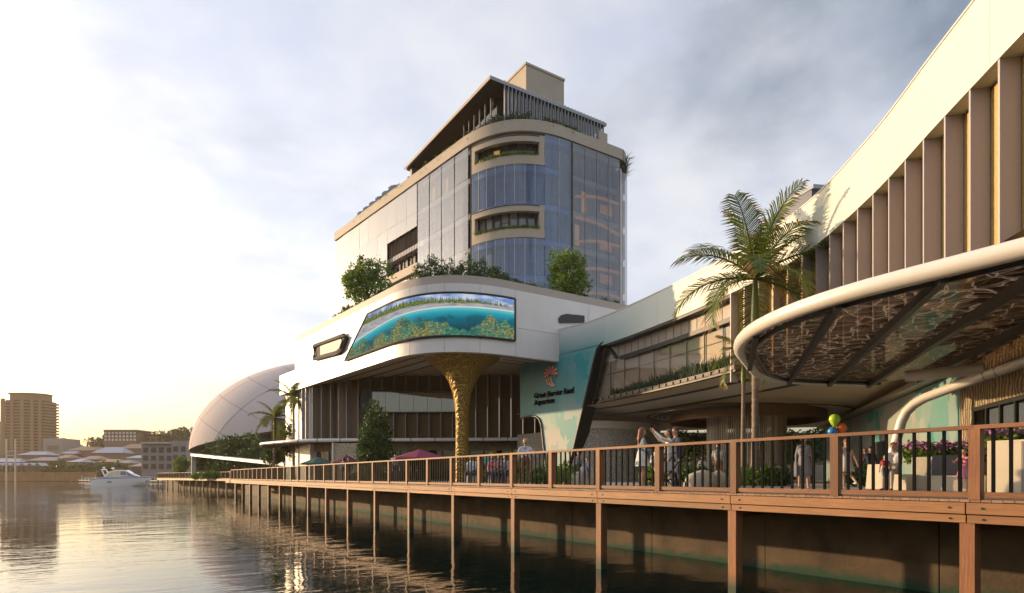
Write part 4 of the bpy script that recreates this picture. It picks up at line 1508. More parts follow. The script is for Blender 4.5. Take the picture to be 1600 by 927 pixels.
# ------------------------------------------------------------------ the gold tree column
def gold_mat():
    m = MATS['gold_bark']
    t = m.node_tree
    b = t.nodes['Principled BSDF']
    n, l = t.nodes.new, t.links.new
    tc = n('ShaderNodeTexCoord')
    w_ = n('ShaderNodeTexWave'); w_.wave_type = 'BANDS'; w_.bands_direction = 'DIAGONAL'
    w_.inputs['Scale'].default_value = 2.3; w_.inputs['Distortion'].default_value = 11; w_.inputs['Detail'].default_value = 3
    w_.inputs['Detail Scale'].default_value = 0.8
    l(tc.outputs['Object'], w_.inputs['Vector'])
    bp = n('ShaderNodeBump'); bp.inputs['Strength'].default_value = 1.0; bp.inputs['Distance'].default_value = 0.05
    l(w_.outputs['Fac'], bp.inputs['Height']); l(bp.outputs[0], b.inputs['Normal'])
    src = b.inputs['Base Color'].links[0].from_socket
    mx_ = n('ShaderNodeMix'); mx_.data_type = 'RGBA'; mx_.blend_type = 'MULTIPLY'; mx_.inputs[0].default_value = 1
    r = n('ShaderNodeMapRange'); r.inputs[3].default_value = .45; r.inputs[4].default_value = 1.1
    l(w_.outputs['Fac'], r.inputs[0])
    l(src, mx_.inputs[6]); l(r.outputs[0], mx_.inputs[7]); l(mx_.outputs[2], b.inputs['Base Color'])
gold_mat()
gx, gy = at(722, 47.2)
gz = PZ0 + 0.48
prof = [(0.60, 0), (0.54, 1.2), (0.50, 3.0), (0.49, 4.6), (0.55, 5.8), (0.72, 6.8), (1.05, 7.7), (1.5, 8.35), (2.05, 8.85), (2.6, 9.2), (2.9, 9.45), (2.95, gz - GZ)]
gc = thing('gold_tree_column', 'gold bark-textured column flaring like a tree under the white overhang', 'column', (gx, gy, GZ))
local('trunk', MB().lathe(prof, 48).mesh('trunk', 'gold_bark', 60), gc)
local('collar', MB().lathe([(3.0, gz - GZ - 0.1), (3.35, gz - GZ - 0.12), (3.35, gz - GZ - 0.02), (3.0, gz - GZ - 0.02)], 48, caps=False).mesh('collar', 'soffit_pale', 40), gc)
# ------------------------------------------------------------------ the tower
TZ0, TZ1 = 16.2, 41.0
tw = thing('hotel_tower', 'rounded glass hotel tower with planted balconies and dark sloping roof canopy', 'building', (42, 65, 16.2))
TP = rounded([(29.9, 99), (35.0, 55.0), (51.3, 55.0)], [0, 8.6, 0], 20)
TL = seglens(TP)[-1]
def tu(u):
    return hit(u, TP)[0]
def tband(t0, t1, z0, z1, th, m_, name, off=0.0, smooth=35, step=0.8):
    return MB().ribbon(sub(TP, t0, t1, step), z0, z1, th, off=off).build(name, m_, tw, smooth=smooth)
# core: floor slabs, dark windows and mullions behind the outer glass
FL = [24.6, 28.75, 32.75, 36.85]
core = offset(TP, 1.6) + [(51, 100), (32, 100)]
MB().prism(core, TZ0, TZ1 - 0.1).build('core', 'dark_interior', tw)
for z in [20.5] + FL + [40.3]:
    tband(0.2, TL, z - 0.35, z + 0.25, 1.2, 'slab_edge', 'floor_slab', off=0.40)
tl_, tr_, tj = tu(652), tu(732), tu(735)
# windows: inner glazing in panes
zrow = [16.3, 20.05] , [20.85, 24.15], [24.95, 28.3], [29.1, 32.3], [33.1, 36.4], [37.2, 39.85]
npn = 40
mat('roller_blind', (0.36, 0.34, 0.31), .8, rand=.2)
mat('lit_window', (0.75, 0.42, 0.14), .6, emit=.3)
mul = MB().box(-0.06, 0.06, -0.04, 0.04, 0, 1).mesh('mullion', 'black_rim')
for za, zb in zrow:
    for k in range(npn):
        a_ = tl_ - 8 + (TL - tl_ + 8) * k / npn
        b_ = tl_ - 8 + (TL - tl_ + 8) * (k + 1) / npn
        A, B = along(offset(TP, 1.0), a_ + .05)[0], along(offset(TP, 1.0), b_ - .05)[0]
        MB().ribbon([A, B], za, zb, 0.05).build('window', 'tower_window', tw)
        rr_ = random.random()
        if rr_ < .38:                             # roller blinds left at different heights
            MB().ribbon([along(offset(TP, .93), a_ + .08)[0], along(offset(TP, .93), b_ - .08)[0]], zb - (zb - za) * random.choice((.25, .4, .55, .9)), zb, .02).build('pane_backing', 'roller_blind', tw)
        elif rr_ < .43:
            MB().ribbon([along(offset(TP, .95), a_ + .08)[0], along(offset(TP, .95), b_ - .08)[0]], za + .3, zb - .5, .02).build('glow_panel', 'lit_window', tw)
        if k:
            q_ = along(offset(TP, .9), a_)
            o_ = put('mullion', mul, tw, (*q_[0], za), (0, 0, atan2(q_[2][1], q_[2][0])))
            o_.scale = (1.6, 2.4, zb - za)
# outer skin of glass sheets
def skin(t0, t1, z0, z1, n, m_, off=0.0):
    for k in range(n):
        a_, b_ = t0 + (t1 - t0) * k / n, t0 + (t1 - t0) * (k + 1) / n
        gs_ = MB().ribbon(sub(TP, a_ + 0.015, b_ - 0.015, 1.2), z0, z1, 0.03, off=off).build('glass_sheet', m_, tw, smooth=35)
        p_, d_, n_ = along(TP, (a_ + b_) / 2)      # no two sheets hang quite true
        ta_, tb_ = random.uniform(-.006, .006), random.uniform(-.008, .008)
        for v_ in gs_.data.vertices:
            e_ = ta_ * (v_.co.z - (z0 + z1) / 2) + tb_ * ((v_.co.x - p_[0]) * d_[0] + (v_.co.y - p_[1]) * d_[1])
            v_.co.x += n_[0] * e_
            v_.co.y += n_[1] * e_
        if k and m_ != 'glass_milk':
            MB().ribbon([along(TP, a_ - .02)[0], along(TP, a_ + .02)[0]], z0, z1, 0.05, off=off - .06).build('glass_joint', 'slab_edge' if m_ == 'glass_blue' else 'lead_roof', tw)
t855, t870, t893, t970 = tu(851), tu(872), tu(894), TL - 0.4
zs = [16.4, 20.55, 24.65, 28.8, 32.8, 36.9, 40.6]
# left flank, front zone
for za, zb in zip(zs, zs[1:]):
    skin(tl_ + .1, tr_ - .05, za + .01, zb - .01, 4, 'glass_skin')
# left flank, far zone, with the long opening left out
o0, o1 = tu(605), tl_ - 0.1
for za, zb in zip(zs, zs[1:]):
    if za > 28 and za < 36 or za < 28 and za > 24:
        pass
    skin(0.1, o0, za + .01, zb - .01, 6, 'glass_milk')
    if zb > 37:
        skin(o0, o1, za + .01, zb - .01, 3, 'glass_milk')
oz0, oz1 = zat(432, 82), zat(346, 80)
skin(o0, o1, 35.0, 36.88, 3, 'glass_milk')
skin(o0, o1, 16.4, 24.5, 3, 'glass_milk')
# the opening: louvres on top, a slab, planted terrace
tband(o0, o1, 24.5, 25.3, 1.0, 'tower_beige', 'terrace_edge', off=-.02)
tband(o0, o1, 29.2, 30.3, 1.0, 'tower_beige', 'terrace_edge', off=-.02)
tband(o0, o1, 24.5, 35.0, 0.1, 'dark_soffit', 'back_wall', off=1.55)
mat('louvre_brown', (0.20, 0.14, 0.10), 0.6, rand=0.25)
lou = MB().box(-0.15, 0.15, -0.05, 0.05, 0, 3.1).mesh('louvre', 'louvre_brown')
tt = o0
while tt < o1:
    p, d_, n_ = along(offset(TP, 0.5), tt)
    put('louvre', lou, tw, (p[0], p[1], 31.9), (0, 0, atan2(n_[1], n_[0]) + .5))
    tt += 0.42
# dark joint between flank and rounded front
tband(tr_, tj + .2, 16.4, 40.6, 0.9, 'black_rim', 'joint', off=0.25)
# rounded front: two glass floors and two planted balconies
skin(tj + .25, t855, 16.4, 20.55, 8, 'glass_blue'); skin(tj + .25, t855, 20.57, 24.6, 8, 'glass_blue'); skin(tj + .25, t855, 24.62, 28.9, 8, 'glass_blue')
skin(tj + .25, t855, 32.7, 37.0, 8, 'glass_blue')
for zlo, zhi in ((28.95, 32.6), (37.05, 40.3)):
    tband(tj + .25, t855, zlo, zlo + 1.0, 0.55, 'tower_beige', 'balcony_planter', off=-.03)
    tband(tj + .25, t855, zhi - 0.75, zhi, 0.55, 'tower_beige', 'balcony_lintel', off=-.03)
    tband(tj + .25, t855 - .6, zhi - 0.16, zhi - 0.04, 0.1, 'black_rim', 'shadow_line', off=-.06)
    tband(t855 - .62, t855 - .02, zlo + 1.005, zhi - .755, 0.55, 'tower_beige', 'balcony_jamb', off=-.03)
    tband(tj + .25, tj + .75, zlo + 1.005, zhi - .755, 0.55, 'tower_beige', 'balcony_jamb', off=-.03)
# right-hand glass
for za, zb in zip(zs, zs[1:]):
    skin(t855 + .02, t893 - .15, za + .01, zb - .01, 2, 'glass_blue')
    skin(t893 + .1, t970, za + .01, zb - .01, 4, 'glass_smoke')
tband(t893 - .12, t893 + .07, 16.4, 40.5, 0.5, 'black_rim', 'joint', off=-.02)
tband(tu(876), t893 - .2, 32.9, 39.2, 0.06, 'orange_reflection', 'reflection_blade', off=0.3)  # orange strip behind the glass, coloured to imitate a warm reflection
mat('reflection_rib', (0.62, 0.27, 0.06), 0.5, emit=.3)  # glowing curved ribs imitate sunset cloud reflected in the glass
mat('amber_reflection', (0.60, 0.27, 0.06), 0.6, emit=.22)
for z_ in (22.0, 25.6, 29.6, 33.9):  # glowing amber panels added in place of orange reflections
    tband(t970 - 2.4, t970 - .5, z_, z_ + 1.1, .1, 'amber_reflection', 'glow_panel', off=.75)
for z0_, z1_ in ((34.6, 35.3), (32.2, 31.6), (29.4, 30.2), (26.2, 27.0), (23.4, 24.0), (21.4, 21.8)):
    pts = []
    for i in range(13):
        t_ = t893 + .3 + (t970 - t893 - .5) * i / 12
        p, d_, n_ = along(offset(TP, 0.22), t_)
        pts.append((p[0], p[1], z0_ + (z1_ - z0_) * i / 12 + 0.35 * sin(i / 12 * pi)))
    MB().tube(pts, 0.17, 6).build('reflection_rib', 'reflection_rib', tw)
# beige end panel with glass fin, and the crown parapet
MB().prism([(50.95, 54.9), (52.0, 55.6), (52.4, 57.5), (52.4, 75), (51, 75), (51.0, 57)], 16.3, 39.6).build('end_wall', 'white_panel', tw)
MB().box(51.2, 51.9, 54.75, 54.85, 17, 39.0).build('glass_sheet', 'glass_skin', tw)
tband(0.0, TL, 40.62, 41.9, 0.7, 'tower_beige', 'parapet', off=-0.15)
MB().prism([(51.4, 54.85), (52.2, 55.3), (52.2, 75), (51.4, 75)], 40.62, 41.9).build('parapet', 'tower_beige', tw)
MB().prism(offset(TP, 0.5) + [(51, 100), (31, 100)], 40.9, 41.1).build('roof_deck', 'paving', tw)
# roof storey: sloping dark canopy, glazing, slatted screen, plant room
RZ = 46.2
MB().add([(34.6, 58.0, RZ), (51.4, 58.0, RZ), (51.4, 81.8, RZ), (34.9, 81.8, RZ), (34.6, 58.0, RZ + .32), (51.4, 58.0, RZ + .32), (51.4, 81.8, RZ + .32), (34.9, 81.8, RZ + .32)],
         [(3, 2, 1, 0), (4, 5, 6, 7), (0, 1, 5, 4), (1, 2, 6, 5), (2, 3, 7, 6), (3, 0, 4, 7)]).build('roof_canopy', 'dark_soffit', tw)
MB().box(34.55, 34.63, 57.95, 81.85, RZ - .02, RZ + .36).build('roof_edge', 'tower_beige', tw)
MB().box(34.63, 51.45, 57.92, 57.98, RZ - .02, RZ + .36).build('roof_edge', 'lead_roof', tw)
mat('rust_wall', (0.20, 0.085, 0.035), 0.8, col2=(0.10, 0.05, 0.025), scale=0.8, stretch=(1, 1, .2))
MB().box(38.2, 38.4, 60.5, 81, 41.1, RZ - .01).build('back_wall', 'rust_wall', tw)
MB().box(35.2, 38.2, 80.6, 81.2, 41.1, RZ - .01).build('end_pier', 'tower_beige', tw)
for k in range(6):
    x_ = 36.2 + 0.05 * k
    MB().box(36.2, 36.24, 59.2 + 1.3 * k, 60.42 + 1.3 * k, 41.2, 44.9 + 0.0 * k).build('glass_sheet', 'glass_smoke', tw)
    MB().box(36.12, 36.3, 60.43 + 1.3 * k, 60.52 + 1.3 * k, 41.2, 45.9).build('post', 'lead_roof', tw)
for k in range(14):
    x_ = 36.6 + 1.05 * k
    MB().box(x_, x_ + 1.0, 58.3, 58.34, 41.2, RZ - .05).build('glass_sheet', 'glass_smoke', tw)
slat = MB().box(-0.04, 0.04, -0.1, 0.1, 0, 5.4).mesh('slat', 'lead_roof')
for k in range(30):
    put('slat', slat, tw, (36.5 + 0.5 * k, 58.05, 41.3))
MB().box(36.5, 51, 60.5, 60.7, 41.1, RZ - .01).build('back_wall', 'dark_interior', tw)
MB().box(49.9, 51.3, 57.6, 57.9, 41.9, 45.0).build('end_pier', 'tower_beige', tw)
MB().box(44.8, 51.0, 66, 71, RZ + .33, 56).build('plant_room', 'tower_beige', tw)
MB().box(44.7, 51.1, 65.9, 71.1, 56.0, 56.3).build('plant_room_coping', 'tower_beige', tw)
lv = MB().box(-0.05, 0.05, -0.45, 0.45, 0, 2.6).mesh('slat', 'lead_roof')
for k in range(26):
    yy = 83.5 + 0.55 * k
    xx = 34.2 - 0.085 * (yy - 82)
    o_ = put('slat', lv, tw, (xx, yy, 42.0 + (.35 if (k // 2) % 2 else 0)), (0, 0, .6))
# ------------------------------------------------------------------ vegetation
def rnd_dir():
    while True:
        v = Vector((random.uniform(-1, 1), random.uniform(-1, 1), random.uniform(-1, 1)))
        if 0.05 < v.length < 1:
            return v.normalized()
def leaf(b, p, d, ln, wd, nrm=None, mi=0):
    """a pointed leaf of two triangles, slightly folded"""
    s = d.cross(nrm if nrm is not None else rnd_dir())
    if s.length < 1e-3:
        s = d.cross(Vector((0.3, 0.5, 0.8)))
    s.normalize()
    o = len(b.v)
    b.v += [tuple(p), tuple(p + d * ln * .5 + s * wd), tuple(p + d * ln), tuple(p + d * ln * .5 - s * wd)]
    b.f.append((o, o + 1, o + 2, o + 3)); b.m.append(mi)
def crown_mesh(blobs, n_clump, per, size, spread, seed, droop=0.0, fill=0.35):
    """leaf clumps over the surface (and part of the volume) of overlapping ellipsoids"""
    random.seed(seed)
    b = MB()
    tot = sum(r[0] * r[1] + r[2] * r[1] for c, r in blobs)
    for c, r in blobs:
        k = int(n_clump * (r[0] * r[1] + r[2] * r[1]) / tot)
        c = Vector(c)
        for _ in range(k):
            d = rnd_dir()
            q = random.uniform(fill, 1.0) ** 0.5
            q *= 0.82 + 0.30 * mnoise.noise(d * 2.2 + c)+.12
            p = c + Vector((d.x * r[0], d.y * r[1], d.z * r[2])) * q
            for _ in range(per):
                e = (d * 0.5 + rnd_dir() + Vector((0, 0, 0.25 - droop))).normalized()
                s = size * random.uniform(.7, 1.3)
                leaf(b, p + rnd_dir() * spread * random.random(), e, s, s * 0.3)
    return b
def limb_tree(b, base, h, r, blobs, seed):
    random.seed(seed)
    base = Vector(base)
    top = base + Vector((random.uniform(-.1, .1) * h, random.uniform(-.1, .1) * h, h))
    mid = base.lerp(top, .5) + Vector((random.uniform(-.04, .04) * h, random.uniform(-.04, .04) * h, 0))
    b.tube([base - Vector((0, 0, .05)), base + (mid - base) * .15, mid, top], [r * 1.3, r, r * .75, r * .45], 8)
    for c, rr in blobs:
        c = Vector(c)
        st = mid.lerp(top, random.uniform(0, .9))
        b.tube([st, st.lerp(c, .5) + Vector((0, 0, .1)), c], [r * .45, r * .3, r * .12], 6)
def tree(label, base, h, blobs, m_, n_clump=420, per=9, size=.22, spread=.35, seed=1, trunk_r=.12, group=None, name='tree', droop=0, fill=.35):
    t = thing(name, label, 'tree', base, group=group)
    bb = [((c[0], c[1], c[2]), r) for c, r in blobs]
    tb = MB()
    limb_tree(tb, (0, 0, 0), h, trunk_r, bb, seed)
    local('trunk', tb.mesh('trunk', 'bark', 50), t)
    local('crown', crown_mesh(bb, n_clump, per, size, spread, seed, droop, fill).mesh('crown', m_, False, fix=False), t)
    return t
def blob_set(R, H, z0, n, seed, squash=.8):
    """ellipsoids spread through a crown of radius R between z0 and z0+H"""
    random.seed(seed)
    out = [((0, 0, z0 + H * .5), (R * .75, R * .75, H * .42))]
    for k in range(n):
        a = 2 * pi * k / n + random.uniform(-.3, .3)
        q = random.uniform(.35, .62)
        f = random.uniform(.2, .8)
        w_ = sin(pi * min(.95, max(.12, f * .85 + .1)))
        out.append(((R * q * w_ * cos(a), R * q * w_ * sin(a), z0 + H * f), (R * .42, R * .42, H * .24 * squash)))
    return out

# trees on the terrace of the reef-screen building
p = at(578, 60)
tree('round leafy tree on the terrace beside the white tower flank', (*p, 16.2), 4.4, blob_set(3.0, 7.0, .9, 13, 3), 'leaf_light', 900, 11, .24, .4, 3, .13)
p = at(887, 50)
tree('small leafy tree on the terrace in front of the dark tower glazing', (*p, 16.2), 3.2, blob_set(2.15, 4.9, .4, 11, 5), 'leaf_light', 620, 11, .2, .32, 5, .1)
# trees standing on the promenade
p = at(587, 47.5)
tree('dense columnar tree standing before the brown fin wall', (*p, GZ), 4.5, blob_set(1.75, 6.0, .35, 10, 8), 'leaf_dark', 620, 10, .2, .3, 8, .12)
p = at(378, 106)
tree('broad dark pine-like tree below the dome', (*p, GZ), 6.0, blob_set(5.8, 8.0, .6, 12, 9), 'leaf_dark', 700, 10, .42, .8, 9, .2, droop=.3)
p = at(432, 72)
tree('low spreading dark tree under the tip of the flat awning', (*p, GZ), 2.8, blob_set(2.3, 2.6, 1.4, 8, 10), 'leaf_dark', 330, 9, .24, .4, 10, .1)
p = at(283, 128)
tree('small bright bushy tree beside the far railing', (*p, GZ), 2.6, blob_set(1.9, 4.9, .2, 7, 12), 'leaf_light', 280, 9, .3, .4, 12, .1)
p = at(330, 119)
tree('loose shrub-like tree behind the white beam shelter', (*p, GZ), 2.0, blob_set(1.9, 3.3, .2, 7, 13), 'leaf_mid', 220, 9, .26, .4, 13, .08)
p = at(345, 115)
tree('dark shrubby tree between the dome and the beam shelter', (*p, GZ), 2.2, blob_set(2.2, 3.0, .2, 7, 14), 'leaf_dark', 220, 9, .28, .4, 14, .08)
p = at(455, 66)
tree('slim dark tree at the foot of the white end wall', (*p, 2.11), 4.0, blob_set(1.2, 5.2, 1.5, 7, 15), 'leaf_dark', 240, 9, .22, .3, 15, .08)
for i, (u, Y, R, H, lab) in enumerate(((404, 99, 4.2, 5.8, 'dark rounded tree between the broad pine and the palms'), (318, 121, 3.0, 5.4, 'dark leafy tree under the left edge of the dome'))):
    p = at(u, Y)
    tree(lab, (*p, GZ), 3.4, blob_set(R, H, .5, 10, 130 + i), 'leaf_dark', 420, 10, .36, .6, 130 + i, .15)
# trees beyond the undercroft
for i, (u, Y, R, H, m_) in enumerate(((1228, 66, 3.2, 4.4, 'leaf_dark'), (1262, 70, 3.6, 4.8, 'leaf_dark'), (1205, 74, 3.4, 4.6, 'leaf_dark'), (1075, 68, 3.0, 4.2, 'leaf_dark'), (1045, 74, 3.6, 4.4, 'leaf_dark'), (1120, 78, 4.5, 5.0, 'leaf_dark'), (1160, 80, 4.5, 5.2, 'leaf_dark'), (1290, 78, 4, 5, 'leaf_dark'))):
    p = at(u, Y)
    tree('shady tree growing beyond the open passage under the aquarium', (*p, GZ), 3.0, blob_set(R, H, 1.3, 8, 30 + i), m_, 240, 9, .34, .5, 30 + i, .14, group='trees beyond the passage')

# palms ------------------------------------------------------------
def frond(b, base, az, el0, ln, bend, lw, seed, mi_tip=1, wid=.62):
    """feather palm frond: arched midrib with two rows of leaflets"""
    random.seed(seed)
    n = 46
    pts = []
    p = Vector(base)
    el = el0
    for i in range(n + 1):
        pts.append(p.copy())
        d = Vector((cos(az) * cos(el), sin(az) * cos(el), sin(el)))
        p += d * ln / n
        el -= bend / n * (0.5 + 1.4 * i / n)
    b.tube(pts[::3] + [pts[-1]], [.035 * (1 - .8 * k / (len(pts[::3]))) * ln / 2.5 for k in range(len(pts[::3]) + 1)], 5)
    side = Vector((-sin(az), cos(az), 0))
    for i in range(3, n + 1):
        f = i / n
        d = (pts[min(i + 1, n)] - pts[i - 1]).normalized()
        upv = side.cross(d) * -1
        if upv.z < 0:
            upv = -upv
        L_ = wid * ln * .5 * (sin(pi * min(1, .12 + f * .82)) ** .6) * random.uniform(.85, 1.1)
        for s in (-1, 1):
            e = (side * s * 0.95 + d * (.45 + .5 * f) + upv * random.uniform(.05, .35) - Vector((0, 0, .12 * f))).normalized()
            mid = pts[i] + e * L_ * .55
            tip = pts[i] + e * L_ + Vector((0, 0, -L_ * .28))
            w_ = lw * random.uniform(.8, 1.1)
            o = len(b.v)
            b.v += [tuple(pts[i] - d * w_ * .5), tuple(pts[i] + d * w_ * .5), tuple(mid + d * w_ * .6), tuple(tip), tuple(mid - d * w_ * .6)]
            b.f.append((o, o + 1, o + 2, o + 4)); b.m.append(0)
            b.f.append((o + 4, o + 2, o + 3)); b.m.append(mi_tip if random.random() < .22 + .4 * (f > .8) else 0)
def palm(label, base, zc, R, nf, tr, seed, lean=(0, 0), shaft=1.2, lw=.05, low=-.35, high=1.25):
    t = thing('palm_tree', label, 'palm tree', base)
    h = zc - base[2]
    top = Vector((lean[0], lean[1], h))
    tb = MB()
    hs = h - shaft
    nseg = int(hs / .16)
    pts, rs = [], []
    for i in range(nseg + 1):
        f = i / nseg
        q = top * (hs / h * f)
        pts.append(q)
        rs.append(tr * (1.25 - .35 * min(1, f * 3) - .1 * f) * (1.05 if i % 2 else .97))
    tb.tube(pts, rs, 10)
    local('trunk', tb.mesh('trunk', 'palm_bark', 60), t)
    sb = MB()
    a0 = top * (hs / h)
    sb.tube([a0 - Vector((0, 0, .05)), a0 + Vector((0, 0, shaft * .15)), a0 + Vector((0, 0, shaft * .6)), top], [tr * .95, tr * 1.15, tr * .85, tr * .5], 10)
    local('crownshaft', sb.mesh('crownshaft', 'crownshaft', 60), t)
    random.seed(seed)
    for k in range(nf):
        f = k / (nf - 1)
        az = k * 2.39996 + random.uniform(-.2, .2)
        el = high + (low - high) * f + random.uniform(-.1, .1)
        fb_ = MB()
        frond(fb_, top - Vector((0, 0, .12 * f)), az, el, R * random.uniform(.92, 1.15) * (1 - .12 * (1 - f)), 0.55 + .95 * f, lw, seed * 50 + k)
        local('frond', fb_.mesh('frond', ['palm_leaf', 'palm_tip'], False, fix=False), t)
    return t
palm('tall feather palm rising past the glass canopy in front of the fins', (*at(1180, 26), GZ), zat(432, 26), 3.8, 19, .16, 4, (0, 0), 2.1, .06, -.2, 1.45)
palm('small slender palm with short fronds between canopy and long window', (*at(1160, 27.5), GZ), zat(555, 27.5), 1.75, 11, .10, 6, (0.1, 0), 1.2, .035, -.5, 1.1)
palm('tall thin palm before the white end wall under the reef-screen building', (*at(459, 64), GZ), zat(622, 64), 2.9, 12, .14, 8, (0, 0), 1.0, .07, -.3, 1.2)
palm('shorter yellowish palm standing before the dome', (*at(427, 70), GZ), zat(652, 70), 3.1, 12, .15, 9, (.2, 0), .9, .08, -.5, 1.1)

# low planting ------------------------------------------------------
def grassy(b, p, h, n, sp, lw=.02, mi=0, seed=None, arch=.5):
    """tuft of arching blades"""
    p = Vector(p)
    for _ in range(n):
        a = random.uniform(0, 2 * pi)
        o_ = Vector((cos(a), sin(a), 0))
        q = p + o_ * sp * random.random()
        hh = h * random.uniform(.6, 1.15)
        m1 = q + o_ * hh * .18 + Vector((0, 0, hh * .62))
        m2 = q + o_ * hh * (.18 + arch * random.uniform(.3, 1)) + Vector((0, 0, hh * random.uniform(.75, 1)))
        s = Vector((-o_.y, o_.x, 0)) * lw
        o = len(b.v)
        b.v += [tuple(q - s), tuple(q + s), tuple(m1 + s), tuple(m1 - s), tuple(m2)]
        b.f += [(o, o + 1, o + 2, o + 3), (o + 3, o + 2, o + 4)]
        b.m += [mi, mi]
def planting(label, spots, h, n, sp, m_, lw=.02, seed=1, name='planting', cat='plants', group=None, flowers=0, arch=.5):
    random.seed(seed)
    b = MB()
    for s in spots:
        grassy(b, s, h * random.uniform(.75, 1.2), n, sp, lw, arch=arch)
        for _ in range(flowers):
            q = Vector(s) + Vector((random.uniform(-sp, sp), random.uniform(-sp, sp), h * random.uniform(.6, 1.0)))
            for _ in range(3):
                leaf(b, q, rnd_dir(), .10, .05, mi=1)
    o = b.build(name, [m_, 'flower'], None, fix=False)
    return tag(o, label, cat, group)
def spots_on(path, t0, t1, step, off, z, jit=.1):
    out = []
    t = t0
    while t < t1:
        p, d, n_ = along(path, t)
        out.append((p[0] + n_[0] * (off + random.uniform(-jit, jit)), p[1] + n_[1] * (off + random.uniform(-jit, jit)), z))
        t += step * random.uniform(.8, 1.2)
    return out
random.seed(5)
for k, (a_, b_, lab) in enumerate(((0.02, 0.34, 'dark spiky grass in the window planter next to the painted wall'), (0.36, 0.66, 'middle clump of dark spiky grass in the long window planter'), (0.66, 0.99, 'tall dark spiky grass in the window planter beside the first fin'))):
    sp_ = spots_on(FP, tW0 + .9 + (tW1 - tW0 - 1.2) * a_, tW0 + .9 + (tW1 - tW0 - 1.2) * b_, .22, .4, 8.18)
    planting(lab, sp_, .62 + .12 * k, 26, .2, 'leaf_grey', .02, 20 + k, 'planter_grass')
# terrace hedges on the reef-screen building
def hedge(label, path, t0, t1, off, z, h, w_, m_, seed, n=9, size=.17, name='hedge', dens=90):
    random.seed(seed)
    b = MB()
    L_ = t1 - t0
    for _ in range(int(L_ * dens)):
        t = random.uniform(t0, t1)
        p, d, n_ = along(path, t)
        hh = h * (.62 + .5 * mnoise.noise(Vector((t * .9, seed, 0))) + .2 * mnoise.noise(Vector((t * 3, seed, 5))) + .1)
        o_ = random.uniform(-w_, w_)
        q = Vector((p[0] + n_[0] * (off + o_), p[1] + n_[1] * (off + o_), z + hh * random.random() ** .6 * sqrt(max(.05, 1 - (o_ / w_) ** 2))))
        for _ in range(n):
            e = (rnd_dir() + Vector((0, 0, .5))).normalized()
            leaf(b, q + rnd_dir() * .12, e, size * random.uniform(.7, 1.5), size * .24)
    return tag(b.build(name, m_, None, fix=False), label, 'hedge')
hedge('dense mixed hedge spilling over the rounded terrace edge', PP, hit(632, PP)[0], hit(805, PP)[0], 1.2, 16.6, 2.3, .9, 'leaf_dark', 2)
hedge('low purple-tinged hedge on the terrace below the dark glazing', PP, hit(806, PP)[0], hit(860, PP)[0], 1.2, 16.6, 1.0, .6, 'leaf_dark', 3)
hedge('low hedge on the terrace beyond the small tree', PP, hit(912, PP)[0], hit(985, PP)[0], 1.4, 16.5, 1.1, .6, 'leaf_dark', 4)
hedge('small clipped shrub at the far end of the white terrace', PP, hit(512, PP)[0], hit(540, PP)[0], 1.0, 16.4, 1.5, .6, 'leaf_dark', 5)
# trailing plants on the tower
for k, (z, lab) in enumerate(((29.9, 'trailing plants in the lower rounded tower balcony'), (38.0, 'trailing plants in the upper rounded tower balcony'))):
    sp_ = []
    random.seed(40 + k)
    for t in range(6):
        tc_ = tj + 1.0 + (t855 - tj - 2.0) * (t + .5) / 6
        sp_ += [(p[0], p[1], p[2]) for p in spots_on(TP, tc_ - .7, tc_ + .8, .16, .1, z)]
    planting(lab, sp_, .36, 16, .2, 'leaf_light', .045, 50 + k, 'trailing_plants', arch=1.3)
hedge('flowering roof garden along the tower parapet under the canopy', TP, tu(655), tu(745), .5, 41.3, 1.6, .5, 'leaf_mid', 7, size=.22, name='roof_garden', dens=36)
hedge('roof garden of grey-green shrubs at the rounded tower corner', TP, tu(752), tu(830), .6, 41.5, 2.0, .6, 'leaf_grey', 8, size=.22, name='roof_garden', dens=60)
hedge('roof garden shrubs before the slatted rooftop screen', TP, tu(835), tu(905), .5, 41.4, 1.5, .5, 'leaf_dark', 9, size=.22, name='roof_garden', dens=50)
hedge('roof garden at the far end of the tower parapet', TP, tu(548), tu(640), .6, 41.3, 1.3, .6, 'leaf_mid', 10, size=.24, name='roof_garden', dens=26)
hedge('plants on the upper planted terrace of the tower flank', TP, o0 + .5, o1 - .3, .5, 25.2, 1.4, .4, 'leaf_mid', 11, size=.2, name='terrace_plants', dens=40)
sp_ = [(52.1 + random.uniform(-.2, .3), 55.3 + random.uniform(0, .8), 40.4 - .9 * k) for k in range(3) for _ in range(4)]
planting('spiky plants hanging off the corner of the tower parapet', sp_, 1.5, 16, .3, 'leaf_dark', .05, 60, 'trailing_plants', arch=.9)
# ------------------------------------------------------------------ the dome
mat('dome_skin', (0.54, 0.47, 0.455), 0.9, rand=0.03)
mat('dome_seam', (0.13, 0.115, 0.14), 0.7)
dm = thing('shell_dome', 'pale pink shell dome of large seamed panels behind the palms', 'dome', (*at(500, 137), GZ))
dc = Vector((*at(512, 137), 7.9))
dr_, dh_ = 28.0, 19.6
rightv = Vector((CT, -ST, 0)); fwdv = Vector((ST, CT, 0))
def dome_pt(lam, phi, k=1.0):
    """lam: angle round the tilted pole, phi: from pole"""
    d = Vector((sin(phi) * cos(lam), sin(phi) * sin(lam), cos(phi)))
    R_ = Matrix.Rotation(radians(34), 3, 'Y')
    d = R_ @ d                                # pole leans to the right of the picture
    return dc + (rightv * d.x * dr_ + fwdv * d.y * dr_ * .9 + Vector((0, 0, 1)) * d.z * dh_) * k
